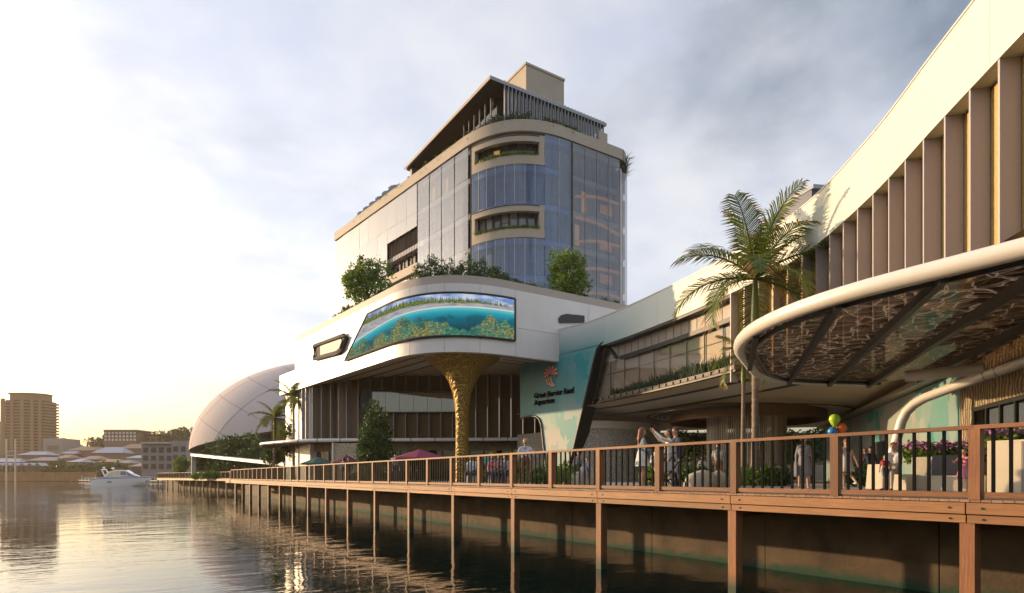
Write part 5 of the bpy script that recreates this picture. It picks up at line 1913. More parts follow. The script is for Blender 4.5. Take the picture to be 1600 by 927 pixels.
# the lower edge of the shell is a sloping cut, higher towards the podium
cut_n = (Vector((0, 0, 1)) - rightv * 0.13).normalized()
cut_p = dc - rightv * 27.4 + Vector((0, 0, -0.3))
def cut_mesh(b, name, m_):
    me = b.mesh(name, m_, True)
    bm = bmesh.new()
    bm.from_mesh(me)
    bmesh.ops.bisect_plane(bm, geom=bm.verts[:] + bm.edges[:] + bm.faces[:], plane_co=cut_p, plane_no=cut_n, clear_inner=True)
    k = len(bm.faces)
    bm.to_mesh(me)
    bm.free()
    return me if k else None
NL, NPH = 18, 9
phs = [radians(6 + 15.5 * i) for i in range(NPH)]
for i in range(NPH - 1):
    for j in range(NL):
        l0, l1 = 2 * pi * j / NL, 2 * pi * (j + 1) / NL
        cpt = dome_pt((l0 + l1) / 2, (phs[i] + phs[i + 1]) / 2)
        if (cpt - dc).dot(fwdv) > 9:
            continue
        b = MB()
        n_ = 6
        for a in range(n_ + 1):
            for c in range(n_ + 1):
                b.v.append(tuple(dome_pt(l0 + (l1 - l0) * (.007 + .986 * a / n_), phs[i] + (phs[i + 1] - phs[i]) * (.006 + .988 * c / n_))))
        for a in range(n_):
            for c in range(n_):
                q = a * (n_ + 1) + c
                b.f.append((q, q + 1, q + n_ + 2, q + n_ + 1)); b.m.append(0)
        me_ = cut_mesh(b, 'panel', 'dome_skin')
        if me_:
            put('panel', me_, dm)
# lining just under the panels shows as the dark seams, and closes the shell
b = MB()
n1_, n2_ = 90, 64
for a in range(n1_ + 1):
    for c in range(n2_ + 1):
        b.v.append(tuple(dome_pt(2 * pi * a / n1_, radians(.5 + 2.1 * c), .9965)))
for a in range(n1_):
    for c in range(n2_):
        q = a * (n2_ + 1) + c
        b.f.append((q, q + 1, q + n2_ + 2, q + n2_ + 1)); b.m.append(0)
put('lining', cut_mesh(b, 'lining', 'dome_seam'), dm)
# glazed base wall
bl = []
for k in range(30):
    a = radians(175 + 5.6 * k)
    bl.append(dc + rightv * (dr_ * .9) * cos(a) + fwdv * (dr_ * .8) * sin(a))
mat('base_wall', (0.10, 0.085, 0.075), 0.7)
for k in range(29):
    q0_, q1_ = bl[k], bl[k + 1]
    top = 7.3 + .13 * ((q0_ - dc).dot(rightv) + 27.4)
    MB().slab([(q0_.x, q0_.y, GZ), (q1_.x, q1_.y, GZ), (q1_.x, q1_.y, top + .4), (q0_.x, q0_.y, top + .4)], fwdv, .2).build('wall_panel', 'base_wall', dm)
    MB().bar((q0_.x, q0_.y, GZ), (q0_.x, q0_.y, top + .4), .25, .25, up=(0, 1, 0)).build('mullion', 'dome_seam', dm)

# white beam shelter near the far railing
sh = thing('beam_shelter', 'long slanting white beam on a pale post by the far railing', 'shelter', (*at(303, 112), GZ))
MB().bar(at(305, 110, 711), at(452, 80, 726), 1.5, .42).build('beam', 'white_panel', sh)
MB().bar((*at(302.5, 110), GZ), at(302.5, 110, 711.5), .7, .7, up=(0, 1, 0)).build('post', 'pale_concrete', sh)

# ------------------------------------------------------------------ the motor yacht
mat('gelcoat', (0.80, 0.78, 0.76), 0.22, coat=.4)
mat('boat_blue', (0.10, 0.13, 0.30), 0.35)
mat('boat_glass', (0.12, 0.13, 0.15), 0.08, spec=.9)
mat('boat_warm', (0.62, 0.52, 0.26), 0.3)
mat('antifoul', (0.18, 0.15, 0.14), 0.6)
bo = at(190, 165)
yacht = thing('motor_yacht', 'white motor yacht with blue deck line lying off the far boardwalk', 'boat', (bo[0], bo[1], 0), -TH + radians(6))
# hull stations along local x (stern -8.4 .. bow 8.6): half-breadth and height of chine, gunwale
st = [(-8.4, 2.0, -.25, 2.05, 1.9), (-7.6, 2.15, -.4, 2.2, 2.3), (-5, 2.2, -.5, 2.35, 2.55), (-1, 2.15, -.55, 2.4, 2.6), (3, 1.75, -.45, 2.25, 2.75), (6, 1.0, -.05, 1.6, 2.85), (7.8, .42, .7, .85, 2.9), (8.7, .05, 1.9, .12, 2.85)]
hb = MB()
for x, cb, cz, gb_, gz_ in st:
    hb.v += [(x, 0, min(cz - .3, .4 if x > 7 else -.6)), (x, -cb, cz + .35), (x, -gb_, gz_ * .55), (x, -gb_, gz_), (x, gb_, gz_), (x, gb_, gz_ * .55), (x, cb, cz + .35)]
for i in range(len(st) - 1):
    for j in range(7):
        hb.f.append((i * 7 + j, i * 7 + (j + 1) % 7, (i + 1) * 7 + (j + 1) % 7, (i + 1) * 7 + j)); hb.m.append(0)
hb.f.append(tuple(range(7))); hb.m.append(0)
hb.f.append(tuple((len(st) - 1) * 7 + j for j in range(7))); hb.m.append(0)
hull = local('hull', hb.mesh('hull', 'gelcoat', 35), yacht)
local('swim_platform', MB().box(-10.2, -8.3, -1.9, 1.9, .25, .6).mesh('swim_platform', 'gelcoat'), yacht)
local('rub_rail', MB().tube([(x, -g - .03, z - .25) for x, c, cz, g, z in st], .09, 6).mesh('rub_rail', 'boat_blue'), yacht)
local('vent_grille', MB().box(-3.2, -1.8, -2.43, -2.36, 1.0, 1.55).mesh('vent_grille', 'lead_roof'), yacht)
cab = MB()
cst = [(-4.6, 1.7, 2.5, 1.6, 2.9), (-3.4, 1.8, 2.5, 1.45, 4.3), (-1, 1.8, 2.6, 1.35, 4.95), (1.8, 1.75, 2.65, 1.3, 4.85), (3.6, 1.5, 2.75, 1.2, 3.7), (5.4, .9, 2.85, .7, 2.95)]
for x, b0, z0, b1, z1 in cst:
    cab.v += [(x, -b0, z0), (x, -b1, z1), (x, b1, z1), (x, b0, z0)]
for i in range(len(cst) - 1):
    for j in range(3):
        cab.f.append((i * 4 + j, i * 4 + j + 1, (i + 1) * 4 + j + 1, (i + 1) * 4 + j)); cab.m.append(0)
cab.f += [(0, 1, 2, 3), (20, 21, 22, 23)]; cab.m += [0, 0]
cabin = local('cabin', cab.mesh('cabin', 'gelcoat', 35), yacht)
def cabwin(x0, x1, f0, f1, m_, nm_):
    def pt(x, f):
        for i in range(len(cst) - 1):
            if cst[i][0] <= x <= cst[i + 1][0]:
                k = (x - cst[i][0]) / (cst[i + 1][0] - cst[i][0])
                a = [cst[i][q] + (cst[i + 1][q] - cst[i][q]) * k for q in range(5)]
                return Vector((x, -(a[1] + (a[3] - a[1]) * f) - .05, a[2] + (a[4] - a[2]) * f))
    pts = [pt(x0[0], f0), pt(x1[0], f0), pt(x1[1], f1), pt(x0[1], f1)]
    local(nm_, MB().slab(pts, (0, -1, .2), .03).mesh(nm_, m_), cabin)
cabwin((-3.9, -2.6), (-1.6, -1.6), .28, .82, 'boat_warm', 'side_window')
cabwin((-1.4, -1.4), (.2, .2), .28, .84, 'boat_warm', 'side_window')
cabwin((.4, .4), (2.4, 1.9), .30, .84, 'boat_glass', 'side_window')
cabwin((2.6, 2.1), (4.6, 3.4), .32, .86, 'boat_glass', 'windscreen')
local('deck_band', MB().tube([(-4.7, -1.95, 2.62), (-1, -1.98, 2.72), (3, -1.8, 2.85), (5.6, -1.15, 2.95)], .16, 6).mesh('deck_band', 'boat_blue'), yacht)
arch = MB()
arch.tube([(-4.3, -1.5, 2.9), (-5.4, -1.35, 5.0), (-5.4, 1.35, 5.0), (-4.3, 1.5, 2.9)], .2, 6)
local('radar_arch', arch.mesh('radar_arch', 'gelcoat'), yacht)
local('radar_dome', MB().ball((-4.9, -.8, 5.5), (.4, .4, .34)).mesh('radar_dome', 'gelcoat', True), yacht)
local('radar_dome', MB().ball((-2.6, 0, 5.35), (.42, .42, .36)).mesh('radar_dome', 'gelcoat', True), yacht)
rl_ = MB()
rl_.tube([(1.5, -2.3, 3.6), (5, -1.9, 3.7), (7.6, -.9, 3.75), (8.6, 0, 3.75)], .035, 5)
for q in ((1.5, -2.3, 2.7), (3.2, -2.1, 2.75), (5, -1.9, 2.85), (6.4, -1.4, 2.9), (7.6, -.9, 2.9)):
    rl_.tube([q, (q[0], q[1], 3.65)], .03, 5)
local('bow_rail', rl_.mesh('bow_rail', 'grey_metal'), yacht)
local('anchor', MB().ball((8.2, -.2, 1.9), (.35, .2, .3), 8, 5).mesh('anchor', 'antifoul'), yacht)

yacht.scale = (.83, .83, .88)
# ------------------------------------------------------------------ the far shore
mat('quay_brown', (0.36, 0.19, 0.08), 0.8, col2=(0.28, 0.15, 0.07), scale=.3)
qd = thing('quay_wall', 'orange brown quay wall across the water', 'wall', (*at(75, 328), 0))
for k in range(10):
    u0_, u1_ = -60 + 21 * k, -60 + 21 * (k + 1) - .4
    MB().slab([(*at(u0_, 327), 0.2), (*at(u1_, 327), .2), (*at(u1_, 327), 5.0), (*at(u0_, 327), 5.0)], fwdv, 1.0).build('wall_panel', 'quay_brown', qd)
pm_ = thing('pontoon', 'white-railed pontoon jetty behind the yacht', 'jetty', (*at(200, 300), 0))
MB().bar((*at(128, 310), .7), (*at(262, 270), .7), 3, .4).build('deck', 'white_panel', pm_)
for k in range(24):
    f = k / 23
    p_ = Vector((*at(128, 310), 0)).lerp(Vector((*at(262, 270), 0)), f)
    MB().bar(p_ + Vector((0, 0, -.8)), p_ + Vector((0, 0, 3.2 if k % 4 == 0 else 1.8)), .22, .22, up=(0, 1, 0)).build('post', 'white_panel', pm_)
MB().bar((*at(128, 310), 1.9), (*at(262, 270), 1.9), .12, .12).build('handrail', 'white_panel', pm_)
mk = thing('piling_marker', 'tall pale twin-pole marker with two rungs standing in the water', 'marker', (*at(17, 300), 0))
for u in (10, 24):
    MB().tube([(*at(u, 300), -.5), at(u, 300, 686)], .35, 8).build('pole', 'pale_concrete', mk)
for v in (705, 712):
    MB().bar(at(10, 300, v), at(24, 300, v), .3, .35).build('rung', 'pale_concrete', mk)

def far_box(b, u0, u1, v0, v1, Y, dp=18, mi=0):
    a, c = Vector(at(u0, Y)), Vector(at(u1, Y))
    z0, z1 = (v1 if isinstance(v1, float) and False else zat(v1, Y)), zat(v0, Y)
    d = fwdv.to_2d() * dp
    b.prism([tuple(a), tuple(c), tuple(c + d), tuple(a + d)], z0, z1, mi)
    return b
mat('far_conc', (0.23, 0.15, 0.105), 0.8)
mat('far_dark', (0.07, 0.055, 0.045), 0.7)
mat('far_grey', (0.28, 0.255, 0.245), 0.8)
mat('far_brown', (0.18, 0.12, 0.085), 0.8)
mat('far_white', (0.66, 0.60, 0.55), 0.7)
mat('tin_blue', (0.33, 0.35, 0.43), 0.5, metal=.2)
mat('tin_rust', (0.35, 0.22, 0.16), 0.7)
# apartment tower
Yh = 480
ht = thing('apartment_tower', 'round-fronted high-rise apartment tower with stacked balconies across the water', 'building', (*at(48, Yh), GZ))
cx0 = Vector((*at(48, Yh + 16), 0))
def octo(R, sx=1.0, sy=.75):
    return [(cx0.x + rightv.x * R * sx * x + fwdv.x * R * sy * y, cx0.y + rightv.y * R * sx * x + fwdv.y * R * sy * y) for x, y in ((-1, -.45), (-.72, -.95), (.2, -1.0), (.55, -.82), (1, -.45), (1, .6), (-1, .6))]
ztop = zat(622, Yh)
MB().prism(octo(15.6), GZ, ztop - 1).build('shaft', 'far_dark', ht)
nfl = 22
fh = (ztop - 1 - 10) / nfl
slb = octo(17.3)
zc_ = 10
slm = MB().prism([(p[0] - cx0.x, p[1] - cx0.y) for p in slb], 0, 1.3).mesh('balcony', 'far_conc')
for k in range(nfl):
    put('balcony', slm, ht, (cx0.x, cx0.y, 10 + fh * k))
for x, y in ((-.93, -.62), (-.66, -1.0), (-.25, -1.03), (.22, -1.04), (.56, -.86), (.8, -.66)):
    q = cx0 + rightv * 17.4 * x + fwdv * 13.0 * y
    MB().bar((q.x, q.y, GZ), (q.x, q.y, ztop), 2.2, 1.6, up=(0, 1, 0)).build('wall_fin', 'far_conc', ht)
MB().prism(octo(13.0), ztop - 1, zat(613, Yh)).build('penthouse', 'far_conc', ht)
MB().prism(octo(14.2), zat(613, Yh), zat(612, Yh)).build('roof', 'far_conc', ht)
# other buildings across the water
def block(label, u0, u1, v0, Y, m_, wins=None, roof=None, dp=18, name='building', v1=None):
    t = thing(name, label, 'building', (*at((u0 + u1) / 2, Y), GZ))
    b = MB()
    far_box(b, u0, u1, v0, v1 or 747, Y, dp)
    b.build('wall', m_, t)
    if wins:
        nc, nr, vt, vb, mm = wins
        for r in range(nr):
            for c in range(nc):
                uu = u0 + (u1 - u0) * (c + .5) / nc
                du = (u1 - u0) / nc * .28
                vv_ = vt + (vb - vt) * (r + .5) / nr
                dv_ = (vb - vt) / nr * .3
                bb = MB()
                far_box(bb, uu - du, uu + du, vv_ - dv_, vv_ + dv_, Y - .25, .3)
                bb.build('window', mm, t)
    if roof:
        bb = MB()
        far_box(bb, u0 - 1, u1 + 1, v0 - 1.6, v0, Y - 1.5, dp + 3)
        bb.build('roof', roof, t)
    return t
block('plain cube-shaped block at the foot of the apartment tower', 67, 98, 685, 440, 'far_grey', (1, 1, 694, 706, 'far_brown'))
block('long brown block with columns of pale windows on the rise', 162, 213, 673, 430, 'far_brown', (9, 3, 674, 690, 'far_white'), 'far_grey')
block('lower brown wing stepping down beside the block with pale windows', 208, 262, 680, 440, 'far_brown', (6, 2, 684, 694, 'far_dark'), 'far_dark')
block('grey three-storey building with dark windows beside the far railing', 221, 270, 693, 235, 'far_grey', (4, 3, 697, 735, 'far_dark'), 'far_white')
block('narrow grey gabled block beside the dome', 268, 292, 689, 215, 'far_grey', (2, 3, 695, 735, 'far_dark'))
block('low ochre building on the waterfront left of the tower', -60, 12, 706, 420, 'far_conc', (8, 2, 710, 722, 'far_dark'))
def gable(label, u0, u1, v0, vr, Y, m_, rm, wins=3, dp=14):
    t = thing('house', label, 'house', (*at((u0 + u1) / 2, Y), GZ), group='houses on the far shore')
    b = MB()
    far_box(b, u0, u1, v0, 748, Y, dp)
    b.build('wall', m_, t)
    a, c = Vector((*at(u0 - .8, Y - 1), zat(v0, Y))), Vector((*at(u1 + .8, Y - 1), zat(v0, Y)))
    d = fwdv * (dp + 2)
    rz = zat(vr, Y)
    mid = (a + c) / 2
    e0, e1 = a + (c - a) * .22 + d * .5, a + (c - a) * .78 + d * .5
    e0.z = e1.z = rz
    rb = MB().add([a, c, c + d, a + d, e0, e1], [(0, 1, 5, 4), (1, 2, 5), (2, 3, 4, 5), (3, 0, 4), (3, 2, 1, 0)])
    rb.build('roof', rm, t)
    for k in range(wins):
        uu = u0 + (u1 - u0) * (k + .5) / wins
        bb = MB()
        du = (u1 - u0) / wins * .25
        far_box(bb, uu - du, uu + du, v0 + (747 - v0) * .22, v0 + (747 - v0) * .5, Y - .2, .3)
        bb.build('window', 'far_dark', t)
gl_ = [(-30, 30, 722, 716, 400, 'far_conc', 'tin_blue'), (26, 70, 711, 705, 410, 'far_brown', 'tin_blue'), (95, 118, 709, 702, 420, 'far_brown', 'tin_blue'),
       (104, 158, 704, 697, 425, 'far_brown', 'tin_rust'), (142, 190, 708, 698, 400, 'far_brown', 'tin_blue'), (186, 222, 701, 693, 415, 'far_brown', 'tin_rust'),
       (196, 222, 716, 711, 380, 'far_grey', 'tin_blue'), (40, 84, 720, 714, 370, 'far_conc', 'far_grey'), (84, 104, 716, 710, 380, 'far_grey', 'tin_rust'),
       (104, 124, 722, 717, 360, 'far_conc', 'tin_blue'), (122, 150, 718, 712, 375, 'far_dark', 'tin_rust'), (150, 180, 722, 717, 365, 'far_brown', 'tin_rust'),
       (176, 200, 724, 719, 360, 'far_conc', 'far_grey'), (250, 290, 684, 677, 460, 'far_brown', 'tin_blue'), (16, 42, 728, 724, 345, 'far_brown', 'tin_rust'), (200, 224, 729, 724, 350, 'far_dark', 'tin_rust')]
labs = ['wide ochre shed with long blue tin roof by the twin-pole marker', 'brown house with pale blue roof under the apartment tower', 'small brown house with blue tin roof beside the cube block', 'long house with rusty hipped roof on the rise',
        'brown hall with the brightest pale blue roof', 'house with rusty roof below the block with pale windows', 'small grey shed with pale roof beside the three-storey building', 'low ochre row with grey roof below the tower',
        'little grey house with rusty roof between two blue-roofed ones', 'small ochre boathouse with blue roof near the quay', 'dark shed with rusty roof behind the quay', 'brown shed with rusty roof above the yacht',
        'ochre boathouse with grey roof behind the yacht', 'hilltop house with pale roof next to the dome', 'small brown boathouse on the quay under the tower', 'dark boathouse with rusty roof beside the jetty']
for g_, lb in zip(gl_, labs):
    gable(lb, *g_)
# zig-zag shelter roof on the quay
zg = thing('zigzag_shelter', 'row of little peaked pale roofs on posts along the quay', 'shelter', (*at(30, 335), GZ))
for k in range(6):
    u0_, u1_ = -8 + 12 * k, -8 + 12 * (k + 1)
    a, c = at(u0_, 335, 727.5), at(u1_, 335, 727.5)
    mmid = at((u0_ + u1_) / 2, 335, 723.5)
    MB().add([a, mmid, c, a + fwdv * 6, mmid + fwdv * 6, c + fwdv * 6, a - Vector((0, 0, .3)), mmid - Vector((0, 0, .3)), c - Vector((0, 0, .3))], [(0, 1, 4, 3), (1, 2, 5, 4), (0, 6, 7, 1), (1, 7, 8, 2)]).build('roof', 'tin_blue', zg)
    MB().bar((a.x, a.y, GZ), (a.x, a.y, a.z), .4, .4, up=(0, 1, 0)).build('post', 'far_brown', zg)
# trees among the far houses and on the rise by the dome
for i, (u, Y, vt, R) in enumerate(((56, 365, 722, 6), (94, 372, 714, 6), (134, 352, 722, 5), (166, 352, 720, 5), (158, 436, 679, 8), (146, 440, 682, 8), (212, 390, 712, 6), (232, 450, 677, 10), (240, 300, 716, 5), (116, 356, 726, 4), (190, 358, 722, 4), (76, 352, 726, 4), (8, 356, 724, 5), (252, 452, 671, 9), (270, 440, 664, 9), (293, 430, 664, 9), (283, 440, 668, 8))):
    zt2 = zat(vt, Y)
    H_ = zt2 - GZ
    p = at(u, Y)
    tree('dusky tree among the houses across the water', (*p, GZ), H_ * .7, blob_set(R, min(H_ * .85, 16), max(.5, H_ - 16), 7, 70 + i), 'leaf_dark', 110, 8, 1.5, 1.5, 70 + i, .5, group='trees on the far shore')
# hills
mat('hill', (0.16, 0.13, 0.08), 0.95, col2=(0.10, 0.09, 0.05), scale=.01)
def hill(us, Y, name='hill', dp=700):
    b = MB()
    k = len(us)
    for u, v in us:
        b.v.append((*at(u, Y), GZ - 3)); b.v.append(tuple(at(u, Y + 120, v))); b.v.append((*at(u, Y + dp), GZ - 3))
    for i in range(k - 1):
        for j in range(2):
            b.f.append((i * 3 + j, i * 3 + j + 1, (i + 1) * 3 + j + 1, (i + 1) * 3 + j)); b.m.append(0)
    struct(b.build(name, 'hill', None, smooth=True))
hill([(-900, 690), (-700, 640), (-500, 600), (-300, 625), (-160, 640), (-60, 650), (-10, 657), (8, 660), (30, 672), (60, 690), (100, 684), (118, 690), (135, 699), (180, 705), (260, 690), (330, 670), (420, 700), (520, 730)], 950)
hill([(120, 735), (145, 712), (165, 695), (190, 689), (230, 688), (262, 684), (290, 680), (340, 690), (420, 720)], 442, dp=200)
# ------------------------------------------------------------------ people
mat('skin', (0.52, 0.30, 0.20), 0.55)
mat('skin_tan', (0.36, 0.19, 0.115), 0.55)
mat('skin_dark', (0.13, 0.07, 0.045), 0.55)
mat('eye', (0.02, 0.015, 0.01), 0.3)
mat('lips', (0.42, 0.13, 0.11), 0.5)
HAIRC = {'auburn': (0.22, 0.07, 0.025), 'brown': (0.10, 0.05, 0.025), 'black': (0.015, 0.012, 0.01), 'blond': (0.45, 0.29, 0.12), 'grey': (0.35, 0.32, 0.30)}
for k_, v_ in HAIRC.items():
    mat('hair_' + k_, v_, 0.5, col2=tuple(q * .55 for q in v_), scale=30, stretch=(4, 4, .3))
CLOTH = {'teal_grey': (0.20, 0.27, 0.28), 'white': (0.66, 0.64, 0.60), 'navy': (0.03, 0.04, 0.08), 'brown': (0.22, 0.10, 0.05), 'lavender': (0.42, 0.40, 0.55), 'grey': (0.28, 0.26, 0.28),
         'pale': (0.55, 0.50, 0.44), 'pink': (0.55, 0.18, 0.24), 'denim': (0.06, 0.09, 0.17), 'red': (0.50, 0.06, 0.06), 'black': (0.02, 0.02, 0.02), 'stone': (0.42, 0.38, 0.32), 'shirt': (0.55, 0.57, 0.66)}
for k_, v_ in CLOTH.items():
    mat('cloth_' + k_, v_, 0.85, col2=tuple(q * .8 for q in v_), scale=6, bump=.3, bscale=25)
def cap(b, p, q, r0, r1, n=10):
    p, q = Vector(p), Vector(q)
    d = (q - p)
    if d.length < 1e-5:
        d = Vector((0, 0, 1e-3))
    u_ = d.normalized()
    k = 3
    pts, rs = [], []
    for i in range(k):
        a = pi / 2 * (1 - i / k)
        pts.append(p - u_ * r0 * sin(a)); rs.append(max(.001, r0 * cos(a)))
    pts += [p, q]; rs += [r0, r1]
    for i in range(1, k + 1):
        a = pi / 2 * i / k
        pts.append(q + u_ * r1 * sin(a)); rs.append(max(.001, r1 * cos(a)))
    b.tube(pts, rs, n)
def remesh(b, vox, it=4):
    me = b.mesh('body', [], False)
    o = bpy.data.objects.new('tmp', me)
    C.objects.link(o)
    m = o.modifiers.new('r', 'REMESH'); m.mode = 'VOXEL'; m.voxel_size = vox
    s = o.modifiers.new('s', 'SMOOTH'); s.factor = .5; s.iterations = it
    dg_ = bpy.context.evaluated_depsgraph_get()
    out = bpy.data.meshes.new_from_object(o.evaluated_get(dg_))
    bpy.data.objects.remove(o)
    bpy.data.meshes.remove(me)
    return out
PEOPLE = 0
def person(label, loc, rz, h, top, bottom, hair, hair_long=False, skin='skin', shoes='cloth_black', arms=(None, None), legs=(None, None), seat=None,
           sleeves='long', legs_bare=False, skirt=None, head_turn=0.0, head_tilt=0.0, lean=0.0, group=None, vox=.017, female=False, dress_len=.5):
    """local frame: faces +y, feet at z=0. arms/legs: ((elbow),(wrist)) / ((knee),(ankle)) positions for a 1.70 m figure, or None"""
    t = thing('person', label, 'person', loc, rz, group)
    k = h / 1.70
    pz = .92 if seat is None else seat / k + .09
    pel = Vector((0, 0, pz))
    ln_ = Vector((0, sin(lean), cos(lean)))
    che = pel + ln_ * .33
    neck = pel + ln_ * .53
    hd = neck + Vector((0, .02, .155))
    sw = .165 if female else .195
    hw = .095 if female else .088
    segs = []
    b = MB()
    def S(p, q, r0, r1, tg):
        cap(b, p, q, r0, r1)
        segs.append((Vector(p), Vector(q), tg, max(r0, r1)))
    cm = 1.0 if female else 1.08
    # torso from overlapping capsules, wide rather than deep
    for sx in (-1, 1):
        S(pel + Vector((sx * .07, 0, 0)), pel + Vector((sx * .055, 0, .16)), .105, .095, 'pelvis')
        S(pel + Vector((sx * .06, 0, .14)), che + Vector((sx * .085 * cm, .005, 0)), .09, .105, 'torso')
        S(che + Vector((sx * .08 * cm, 0, .02)), neck + Vector((sx * (sw - .055), -.01, -.075)), .10, .06, 'torso')
        S(neck + Vector((sx * .04, -.005, -.03)), neck + Vector((sx * (sw - .02), -.01, -.075)), .05, .055, 'torso')
    if female:
        for sx in (-1, 1):
            S(che + Vector((sx * .07, .07, .0)), che + Vector((sx * .07, .075, .01)), .058, .055, 'torso')
    S(neck + Vector((0, 0, -.04)), hd + Vector((0, -.01, -.06)), .055, .052, 'head')
    # head: skull, face, jaw, nose, ears
    R = Matrix.Rotation(head_turn, 3, 'Z') @ Matrix.Rotation(head_tilt, 3, 'X')
    def H(x, y_, z):
        return hd + R @ Vector((x, y_, z))
    S(H(0, -.015, .03), H(0, .005, .03), .088, .082, 'head')
    S(H(0, .025, -.01), H(0, .035, -.055), .070, .045, 'head')
    S(H(0, .088, .01), H(0, .104, -.02), .012, .016, 'head')
    for sx in (-1, 1):
        S(H(sx * .082, -.005, .015), H(sx * .085, -.005, -.025), .018, .013, 'head')
    # arms
    hands = []
    for i, sx in enumerate((-1, 1)):
        shd = neck + Vector((sx * sw, -.01, -.09))
        if arms[i] is None:
            el = shd + Vector((sx * .06, -.03, -.27)); wr = el + Vector((sx * .02, .07, -.23))
        else:
            dz_ = Vector((0, 0, pz - .92))
            el, wr = Vector(arms[i][0]) + dz_, Vector(arms[i][1]) + dz_
        S(shd, el, .052, .042, 'uarm')
        S(el, wr, .041, .030, 'farm')
        hd_d = (wr - el).normalized()
        S(wr + hd_d * .02, wr + hd_d * .075, .030, .034, 'hand')
        hands.append((wr, hd_d, sx))
    # legs
    for i, sx in enumerate((-1, 1)):
        hip = pel + Vector((sx * hw, 0, -.03))
        if legs[i] is None:
            if seat is None:
                kn = Vector((sx * .10, .015, .49)); an = Vector((sx * .10, -.02, .085))
            else:
                kn = pel + Vector((sx * .11, .43, .0)); an = Vector((sx * .11, kn.y + .02, .085))
        else:
            kn, an = Vector(legs[i][0]), Vector(legs[i][1])
        S(hip, kn, .088, .056, 'thigh')
        calf = kn.lerp(an, .3) + Vector((0, -.015, 0))
        S(kn, calf, .055, .058, 'shin')
        S(calf, an, .056, .036, 'shin')
        fd_ = Vector((sx * .12, 1, 0)).normalized()
        heel = an + Vector((0, -.025, -.045))
        S(heel, an + fd_ * .15 + Vector((0, 0, -.055)), .036, .030, 'foot')
    for i_ in range(len(b.v)):
        b.v[i_] = tuple(Vector(b.v[i_]) * k)
    me = remesh(b, vox * k if h > 1.2 else vox * .8 * k)
    sm_ = {'head': skin, 'torso': top, 'pelvis': bottom, 'uarm': top if sleeves != 'none' else skin, 'farm': top if sleeves == 'long' else skin, 'hand': skin,
           'thigh': skin if legs_bare else bottom, 'shin': skin if legs_bare else bottom, 'foot': shoes}
    names = list(dict.fromkeys(list(sm_.values()) + ['eye', 'lips']))
    for nm_ in names:
        me.materials.append(MATS[nm_])
    mis = []
    for f in me.polygons:
        c = f.center / k
        best, bt = 1e9, 'torso'
        for p, q, tg, r in segs:
            pq = q - p
            l2 = pq.length_squared
            u_ = 0 if l2 < 1e-9 else max(0, min(1, (c - p).dot(pq) / l2))
            d = (c - p - pq * u_).length - r
            if d < best:
                best, bt = d, tg
        if bt == 'head' and c.z < neck.z - .02:
            bt = 'torso'
        mis.append(names.index(sm_[bt]))
    me.polygons.foreach_set('material_index', mis)
    # fingers, eyes and mouth joined to the same body mesh
    ex = MB()
    ski = names.index(skin)
    for wr, d, sx in hands:
        sd = d.cross(Vector((0, 1, 0)))
        if sd.length < .2:
            sd = d.cross(Vector((1, 0, 0)))
        sd.normalize()
        fl_ = sd.cross(d).normalized()
        for j in range(4):
            ff = wr + d * .095 + sd * (-.026 + .0175 * j)
            L_ = (.068, .078, .074, .058)[j]
            m1 = ff + d * L_ * .5 + fl_ * .006
            ex.tube([ff - d * .02, m1, m1 + d * L_ * .4 + fl_ * .022], [.0095, .009, .007], 6, mi=ski)
        th = wr + d * .04 + sd * .03
        ex.tube([th - sd * .01, th + sd * .02 + d * .03, th + sd * .025 + d * .06], [.012, .011, .008], 6, mi=ski)
    for sx in (-1, 1):
        ex.ball(H(sx * .032, .078, .022), .0115, 6, 4, mi=names.index('eye'))
    ex.ball(H(0, .080, -.052), (.024, .008, .008), 6, 4, mi=names.index('lips'))
    for i_ in range(len(ex.v)):
        ex.v[i_] = tuple(Vector(ex.v[i_]) * k)
    bm = bmesh.new()
    bm.from_mesh(me)
    off_ = [bm.verts.new(p) for p in ex.v]
    for f, mi in zip(ex.f, ex.m):
        try:
            nf_ = bm.faces.new([off_[x] for x in f]); nf_.material_index = mi
        except ValueError:
            pass
    bm.to_mesh(me)
    bm.free()
    me.polygons.foreach_set('use_smooth', [True] * len(me.polygons))
    local('body', me, t)
    # hair
    hb_ = MB()
    cap(hb_, H(0, -.03, .05), H(0, -.012, .055), .092, .089)
    cap(hb_, H(0, -.06, -.01), H(0, -.055, .03), .07, .075)
    for sx in (-1, 1):
        cap(hb_, H(sx * .065, -.02, .02), H(sx * .06, .02, .06), .034, .03)
    if hair_long:
        for x in (-.05, 0, .05):
            cap(hb_, H(x, -.07, 0), H(x * 1.5, -.10, -.20) , .052, .055)
            cap(hb_, H(x * 1.5, -.10, -.20), H(x * 1.2, -.10, -.34), .055, .02)
        for sx in (-1, 1):
            cap(hb_, H(sx * .075, -.03, 0), H(sx * .095, -.02, -.20), .035, .028)
    for i_ in range(len(hb_.v)):
        hb_.v[i_] = tuple(Vector(hb_.v[i_]) * k)
    hm = remesh(hb_, .016 * k, 2)
    hm.materials.append(MATS['hair_' + hair])
    hm.polygons.foreach_set('use_smooth', [True] * len(hm.polygons))
    local('hair', hm, t)
